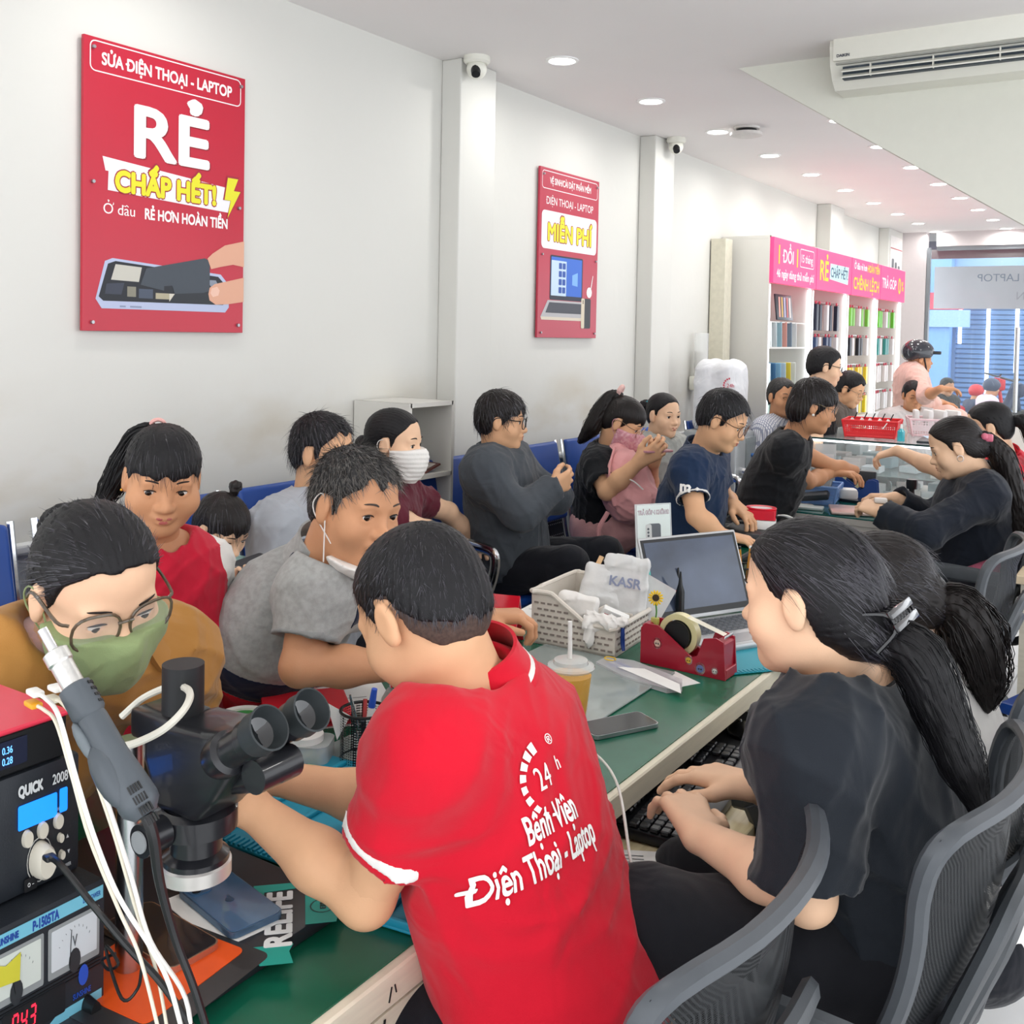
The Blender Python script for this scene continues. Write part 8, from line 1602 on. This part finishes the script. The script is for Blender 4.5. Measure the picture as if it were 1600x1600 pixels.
t = thing('telephone', 'black desk telephone with keypad tilted in the light blue basket', 'telephone', (-1.50, 4.95, .80), Euler((.55, -.15, .05))); tp = mat('phone_charcoal', '#3c4047', .4, var=.03)
b = MB(); b.box((.01, 0, .04), (.20, .20, .035), bev=.010); b.build('base', tp, t); b = MB(); b.tube([(-.075, -.105, .07), (-.078, -.05, .088), (-.078, .05, .088), (-.075, .105, .07)], [.024, .018, .018, .024], 12, 4); b.build('handset', mat('handset_dark', '#2c2f35', .35), t); b = MB(); b.box((.03, .065, .0585), (.08, .035, .003), bev=.001); b.build('display', mat('lcd_grey', '#7c8a86', .3), t)
for k in range(12): b = MB(); b.box((.0+.028*(k % 3), .025-.024*(k//3), .0595), (.018, .014, .005), bev=.002); b.build('key', mat('phone_key', '#22252a', .4, var=0), t)
t = thing('laptop', 'closed rose coloured laptop lying on the second counter by the suit sleeve', 'laptop', (-1.20, 4.78, .758), .35); b = MB(); b.box((0, 0, .008), (.30, .21, .015), bev=.006); b.build('shell', mat('rose_metal', '#ddbfb7', .3, metal=.3, var=.02), t)
t = phone('black_tablet', 'flat black case lying behind the rose laptop', (-1.28, 5.08, .758), 1.4, .11, .20, blackp, pg, .012, 'case')
small('hand_part', 'small pale part held over the counter by the woman in the suit', 'part', tuple(P(1376, 786, 4.05)), (.05, .04, .02), .3, '#d9d4cf', 'part'); small('white_parcel', 'crumpled white packet behind the blue basket on the second counter', 'packet', (-1.36, 5.10, .758), (.09, .07, .06), .4, '#e4e3e0', 'wrapper')
t = thing('acrylic_box', 'tall clear acrylic leaflet holder on the second counter in front of the woman in black', 'leaflet holder', (-1.56, 5.16, .758), .35); ac = mat('acrylic_clear', '#eef3f3', .05, var=0)
for x, w2 in ((-.055, .11), (.065, .10)): b = MB(); b.box((x, 0, .13), (w2, .003, .26)); b.build('panel', ac, t, smooth=False)
b = MB(); b.box((0, .03, .13), (.003, .06, .26)); b.build('divider', blackp, t, smooth=False); poly(t, frame((.065, -.004, .13), (1, 0, 0), (0, 0, 1), (0, -1, 0)), rrect(.08, .16, .002, 1), '#e8e6e6', 0, 'leaflet'); poly(t, frame((.065, -.0045, .12), (1, 0, 0), (0, 0, 1), (0, -1, 0)), rrect(.06, .03, .002, 1), '#c9606c', .0005, 'leaflet_print')
bt = mat('dispenser_blue', '#24488f', .35, var=.02)
t = thing('tape_dispenser', 'blue tape dispenser with a cream roll on the second counter', 'tape dispenser', (-1.36, 5.24, .758), .1); 
for y in (-.028, .026): b = MB(); b.T = Matrix.Translation((0, y, 0)) @ rotm(math.pi/2); b.prism([(x-.11, z) for x, z in prof], .005); b.build('side_wall', bt, t, smooth=False)
b = MB(); b.box((0, 0, .012), (.22, .05, .024)); b.build('core_block', bt, t, smooth=False); b = MB(); b.T = Matrix.Translation((-.02, 0, .078)) @ rotm(math.pi/2); b.lathe([(.030, -.01), (.046, -.01), (.046, .01), (.030, .01), (.030, -.01)], n=32); b.build('tape_roll', MATS['tape_cream'], t)
small('black_box', 'black card box standing at the back of the second counter', 'box', (-1.40, 5.36, .758), (.22, .03, .12), .1, '#2a2c30', 'case'); small('carton', 'white and red carton behind the desk telephone', 'carton', (-1.56, 5.33, .758), (.10, .08, .09), .5, '#cf5d66', 'carton'); small('parts_tray', 'shallow clear tray of small parts in front of the blue basket', 'tray', (-1.44, 4.72, .758), (.14, .08, .012), .2, '#b9c4c2', 'tray')
lathe_thing('web_camera', 'black round scanner head on a short stand on the second counter', 'scanner', (-1.10, 5.28, .758), [('stand', [(0, 0), (.03, 0), (.03, .008), (.014, .02), (.014, .07), (0, .07)], blackp), ('head', [(0, .06), (.026, .062), (.028, .085), (.026, .108), (0, .11)], blackp)])
sheet((-1.56, 4.86, .7585), (.16, .20), .6, 'white sheet leaning flat left of the blue basket', lines=3)
# ---------------------------------------------------------------- glass showcase counter
t = thing('glass_showcase', 'long glass showcase counter lit inside, full of packed accessories', 'showcase', (-1.42, 6.45, 0)); gx, gy, gw, gd = 0, 0, .80, 1.30
b = MB(); b.box((0, 0, .30), (gw, gd, .60), bev=.003, seg=1); b.build('base_cabinet', white, t, smooth=False)
gp = mat('showcase_glass', '#e8f5f4', .03, var=0, alpha=.16, spec=.8); ge = mat('glass_edge', '#2c4a48', .2, var=0)
b = MB(); b.box((0, 0, .985), (gw, gd, .008)); b.build('top_glass', mat('top_glass', '#dfeae9', .05, var=0, alpha=.45, coat=.4), t, smooth=False); b = MB()
b.box((0, -gd/2, .79), (gw, .005, .38)); b.box((gw/2, 0, .79), (.005, gd, .38)); b.box((-gw/2, 0, .79), (.005, gd, .38)); b.build('front_glass', gp, t, smooth=False)
b = MB(); b.box((0, -gd/2, .985), (gw+.006, .008, .010)); b.box((gw/2, 0, .985), (.008, gd, .010)); b.build('edge_trim', ge, t, smooth=False); b = MB(); b.box((0, 0, .80), (gw-.02, gd-.04, .006)); b.build('inner_shelf', shelfg, t, smooth=False); b = MB(); b.box((0, -gd/2+.03, .972), (gw-.04, .012, .012)); b.build('led_strip', ledm, t, smooth=False)
r = random.Random(9)
pk = ['#e3e6e6', '#cfd8da', '#d9dfe2', '#b9cdd2', '#e9e7e2', '#9fb6bd', '#d8c9c4']
for k in range(40):
    x = -1.42-.34+.17*(k % 5)+r.uniform(-.02, .02); y = 6.45-.55+.145*(k//5); z = .603 if k % 2 else .805; c = pk[k % 7]
    o = MB(); o.box((0, 0, .02), (.10, .12, .035 if k % 3 else .06), bev=.003, seg=1); o = o.build('accessory_box', mat('acc_'+c[1:], c, .4, var=.03), None, smooth=False); o.location = (x, y, z+(.012 if not k % 3 else 0)); o.rotation_euler = (0, 0, r.uniform(-.3, .3)); setp(o, 'small packed box inside the glass showcase, %s' % ('on its upper glass shelf' if not k % 2 else 'on its white floor'), 'box', 'boxes on the upper shelf of the showcase' if not k % 2 else 'boxes on the floor of the showcase')
crate('plastic_basket', 'red slotted basket of folded cards on top of the glass showcase', 'basket', (-1.50, 6.10, .990), .30, .26, .095, .12, rdh, rdm); crate('plastic_basket', 'white and pink slotted basket behind the red one on the showcase', 'basket', (-1.22, 6.42, .990), .30, .26, .10, .3, whh, mat('basket_pinkish', '#e9c9cc', .4))
for k in range(5):
    o = thing('folded_card', 'white folded card tag standing in the red basket, %s' % ('first from the left', 'second from the left', 'third from the left', 'fourth from the left', 'last on the right')[k], 'card', (-1.60+.05*k, 6.03+.02*(k % 2), 1.045), Euler((0, 0, .4)), 'card tags in the baskets'); b = MB(); b.T = rotm(math.pi/2); b.prism([(-.035, 0), (0, .055), (.035, 0), (.03, 0), (0, .046), (-.03, 0)], .05); b.build('card', paper, o, smooth=False); b = MB(); b.cyl((.01, -.03, .05), (.025, -.035, .085), .003); b.build('pin', blackp, o)
for k in range(4): o = small('wrapped_case', 'pale wrapped phone case sticking out of the pinkish basket, %s' % ('nearest', 'second', 'third', 'farthest')[k], 'case', (-1.32+.06*k, 6.38+.04*k, 1.02), (.03, .12, .12), .3+.2*k, '#dddcda', 'wrapper'); o['group'] = 'wrapped cases in the pinkish basket'
lathe_thing('sanitiser_bottle', 'small teal sanitiser bottle standing beside the red basket', 'bottle', (-1.30, 5.92, .990), [('body', [(0, 0), (.02, 0), (.02, .055), (.008, .07), (0, .07)], MATS['teal_liquid']), ('pump', [(0, .07), (.007, .07), (.005, .095), (0, .095)], paper)])
small('dark_tablet', 'dark flat laptop on the right end of the showcase top', 'laptop', (-1.12, 6.0, .990), (.2, .26, .014), .1, '#2c2f35', 'shell'); sheet((-1.13, 6.12, 1.005), (.16, .2), .4, 'pale blue sheet on the dark laptop on the showcase', lines=0, m_=flat_mat('#bcd7ea'))
t = thing('counter_panel', 'low white panel counter across the far end of the shop', 'counter', (-.9, 9.6, 0)); b = MB(); b.box((0, 0, .46), (1.9, .10, .92), bev=.004); b.build('front', white, t, smooth=False)
# cabinet at the right, folding chair
t = thing('low_cabinet', 'pale wood low cabinet behind the chair at the right edge', 'cabinet', (-.22, 4.35, 0)); wd2 = mat('pale_cabinet', '#c9c3b2', .5, var=.05, scale=10, stretch=(1, 1, 8)); b = MB(); b.box((0, 0, .36), (.45, .9, .72)); b.build('body', wd2, t, smooth=False); b = MB(); b.box((0, 0, .735), (.48, .94, .03), bev=.003); b.build('top', mat('cabinet_top', '#d9c7a8', .4, var=.05), t, smooth=False); b = MB(); b.box((0, -.452, .36), (.003, .004, .68)); b.build('door_gap', blackp, t, smooth=False)
t = thing('folding_chair', 'dark blue folding chair with grey tube frame at the right edge', 'chair', (-.20, 3.52, 0), -.3); b = MB(); b.box((0, 0, .44), (.38, .38, .04), bev=.015); b.build('seat', bluep, t)
for s in (-1, 1): b = MB(); b.tube([(s*.2, -.2, 0), (s*.2, .1, .55), (s*.2, .2, .85)], .011, 8, 2); b.tube([(s*.19, .2, 0), (s*.19, -.15, .46)], .011, 8, 2); b.build('frame_tube', steel, t)
b = MB(); b.box((0, .18, .75), (.38, .03, .18), rotm(-.2), bev=.012); b.build('backrest', bluep, t)
# glass door handle, things the handset holds
t = thing('door_handle', 'long vertical steel pull handle on the glass front', 'handle', (-1.40, 11.28, .85)); b = MB(); b.cyl((0, 0, 0), (0, 0, .85), .022, n=20); b.build('bar', steel, t); b = MB(); [b.cyl((0, 0, z), (0, .12, z), .010) for z in (.12, .73)]; b.build('standoff', steel, t)
small('phone', 'phone held by the woman in the pink trousers', 'phone', tuple(P(1024, 706, 4.16)), (.07, .13, .009), -.5, '#c98f96', 'body'); p = P(372, 900, 2.52); t = thing('phone', 'dark phone in a ringed case held sideways by the small girl', 'phone', p, Euler((math.radians(78), math.radians(-20), math.radians(33)))); b = MB(); b.prism(rrect(.150, .074, .010), .010, Matrix.Translation((0, 0, -.005))); b.build('case', mat('case_dark', '#3a3a3e', .5), t, ang=.5); ring_poly(t, I4, .05, .05, .025, .0022, 0, 0, '#8f8f92', .0056)
# backpack and blazer details
t = thing('backpack', 'pink backpack held on the lap of the woman in pink trousers', 'backpack', tuple(P(985, 795, 4.28))); bo = V(*t.location); pkc = cloth('pink_bag_cloth', '#e3a3a3', rough=.6)
S_ = Sdf().el(P(978, 760, 4.30)-bo, (.10, .11, .15), None, .05).el(P(1000, 785, 4.25)-bo, (.10, .09, .08), None, .05).rc(P(965, 710, 4.38)-bo, P(985, 750, 4.3)-bo, .05, .08, .04); blob('body', S_, .006, pkc, t, disp=wrinkle(6, .006, 45), world=False); b = MB(); b.tube([P(960, 700, 4.3)-bo, P(952, 740, 4.2)-bo, P(962, 790, 4.2)-bo], .012, 8, 5, flat=((0, 0, 1), .4)); b.tube([P(950, 800, 4.2)-bo, P(935, 830, 4.2)-bo, P(942, 860, 4.2)-bo], .010, 8, 5); b.build('strap', pkc, t); b = MB(); b.tube([P(972, 745, 4.17)-bo, P(990, 752, 4.15)-bo, P(1005, 765, 4.15)-bo], .003, 6, 4); b.build('zip', paper, t)
# ---------------------------------------------------------------- the street beyond the glass
sky = mat('street_facade', '#8fb4de', .6, var=.03); shut = mat('shutter_blue', '#5f87b8', .5, var=0); nt = shut.node_tree; wv = nt.nodes.new('ShaderNodeTexWave'); wv.bands_direction = 'Z'; wv.inputs['Scale'].default_value = 3.2; tc = nt.nodes.new('ShaderNodeTexCoord'); bp = nt.nodes.new('ShaderNodeBump'); bp.inputs['Distance'].default_value = .05; nt.links.new(tc.outputs['Object'], wv.inputs[0]); nt.links.new(wv.outputs[0], bp.inputs['Height']); nt.links.new(bp.outputs[0], nt.nodes['Principled BSDF'].inputs['Normal'])
b = MB(); b.box((0, 17, -.03), (30, 11, .06)); struct(b, 'ground', mat('asphalt', '#8d9197', .8, var=.08, scale=4))
t = thing('shop_building', 'blue shop front across the street with a roller shutter', 'building', (-3.2, 22.3, 0)); b = MB(); b.box((0, .3, 2.4), (7, .4, 5)); b.build('wall', sky, t, smooth=False); b = MB(); b.box((.75, .06, 1.3), (2.9, .08, 2.6)); b.build('roller_shutter', shut, t, smooth=False); b = MB(); b.box((-1.05, -.1, 1.7), (.55, .35, 3.4)); b.build('blue_pillar', mat('pillar_blue', '#7fb0ea', .5), t, smooth=False); b = MB(); b.box((-1.9, -.05, 1.1), (.9, .3, 2.2)); b.build('side_doorway', mat('doorway_grey', '#a7adb2', .6), t, smooth=False)
tub = mat('neon_white', '#ffffff', .3, var=0, emit='#f4f8ff', es=2.)
for x, z0, z1 in ((-.62, 1.5, 2.55), (-.1, .35, 2.5), (.42, .95, 2.45), (.92, .85, 2.4)): b = MB(); b.cyl((x, -.03, z0), (x, -.03, z1), .035); b.build('light_tube', tub, t)
t = thing('street_banner', 'translucent white banner with mirrored lettering hung across the shop front outside', 'banner', (-1.2, 13.6, 2.05)); b = MB(); b.box((0, 0, .16), (2.9, .01, .52)); b.build('sheet', mat('banner_sheet', '#d9dbe2', .6, var=.05, scale=3), t, smooth=False); BFm = Matrix(((1, 0, 0, 0), (0, 0, -1, 0), (0, 1, 0, 0), (0, 0, 0, 1))) @ Matrix.Diagonal((-1, 1, 1, 1)); txt(t, BFm, 'SỬA CHỮA ĐIỆN THOẠI LAPTOP', .125, 0, .28, .008, '#7f8fa8'); txt(t, BFm, 'NÂNG CẤP CƠ BẢN', .13, -.1, .06, .008, '#b9b9c4')
t = thing('awning', 'dark red edged canopy over the pavement outside the glass', 'awning', (-1.2, 12.6, 2.62)); b = MB(); b.box((0, .3, .10), (4.4, 1.8, .06)); b.build('canopy', mat('canopy_grey', '#8f8a92', .6), t, smooth=False); b = MB(); b.box((0, 1.15, .03), (4.4, .05, .14)); b.build('valance', mat('valance_red', '#7d4450', .6), t, smooth=False)
t = thing('flag_sign', 'small pink and brown sign box on the blue pillar across the street', 'sign', (-4.2, 22.0, 2.05)); b = MB(); b.box((0, 0, .3), (.95, .1, .34)); b.build('board', mat('sign_pink', '#d9566e', .5), t, smooth=False); b = MB(); b.box((-.33, -.06, .3), (.3, .02, .34)); b.build('brown_part', flat_mat('#6a4a48'), t, smooth=False); b = MB(); b.box((0, 0, -.05), (1.2, .12, .34)); b.build('perforated_band', mat('band_blue', '#9cc3ee', .5), t, smooth=False)
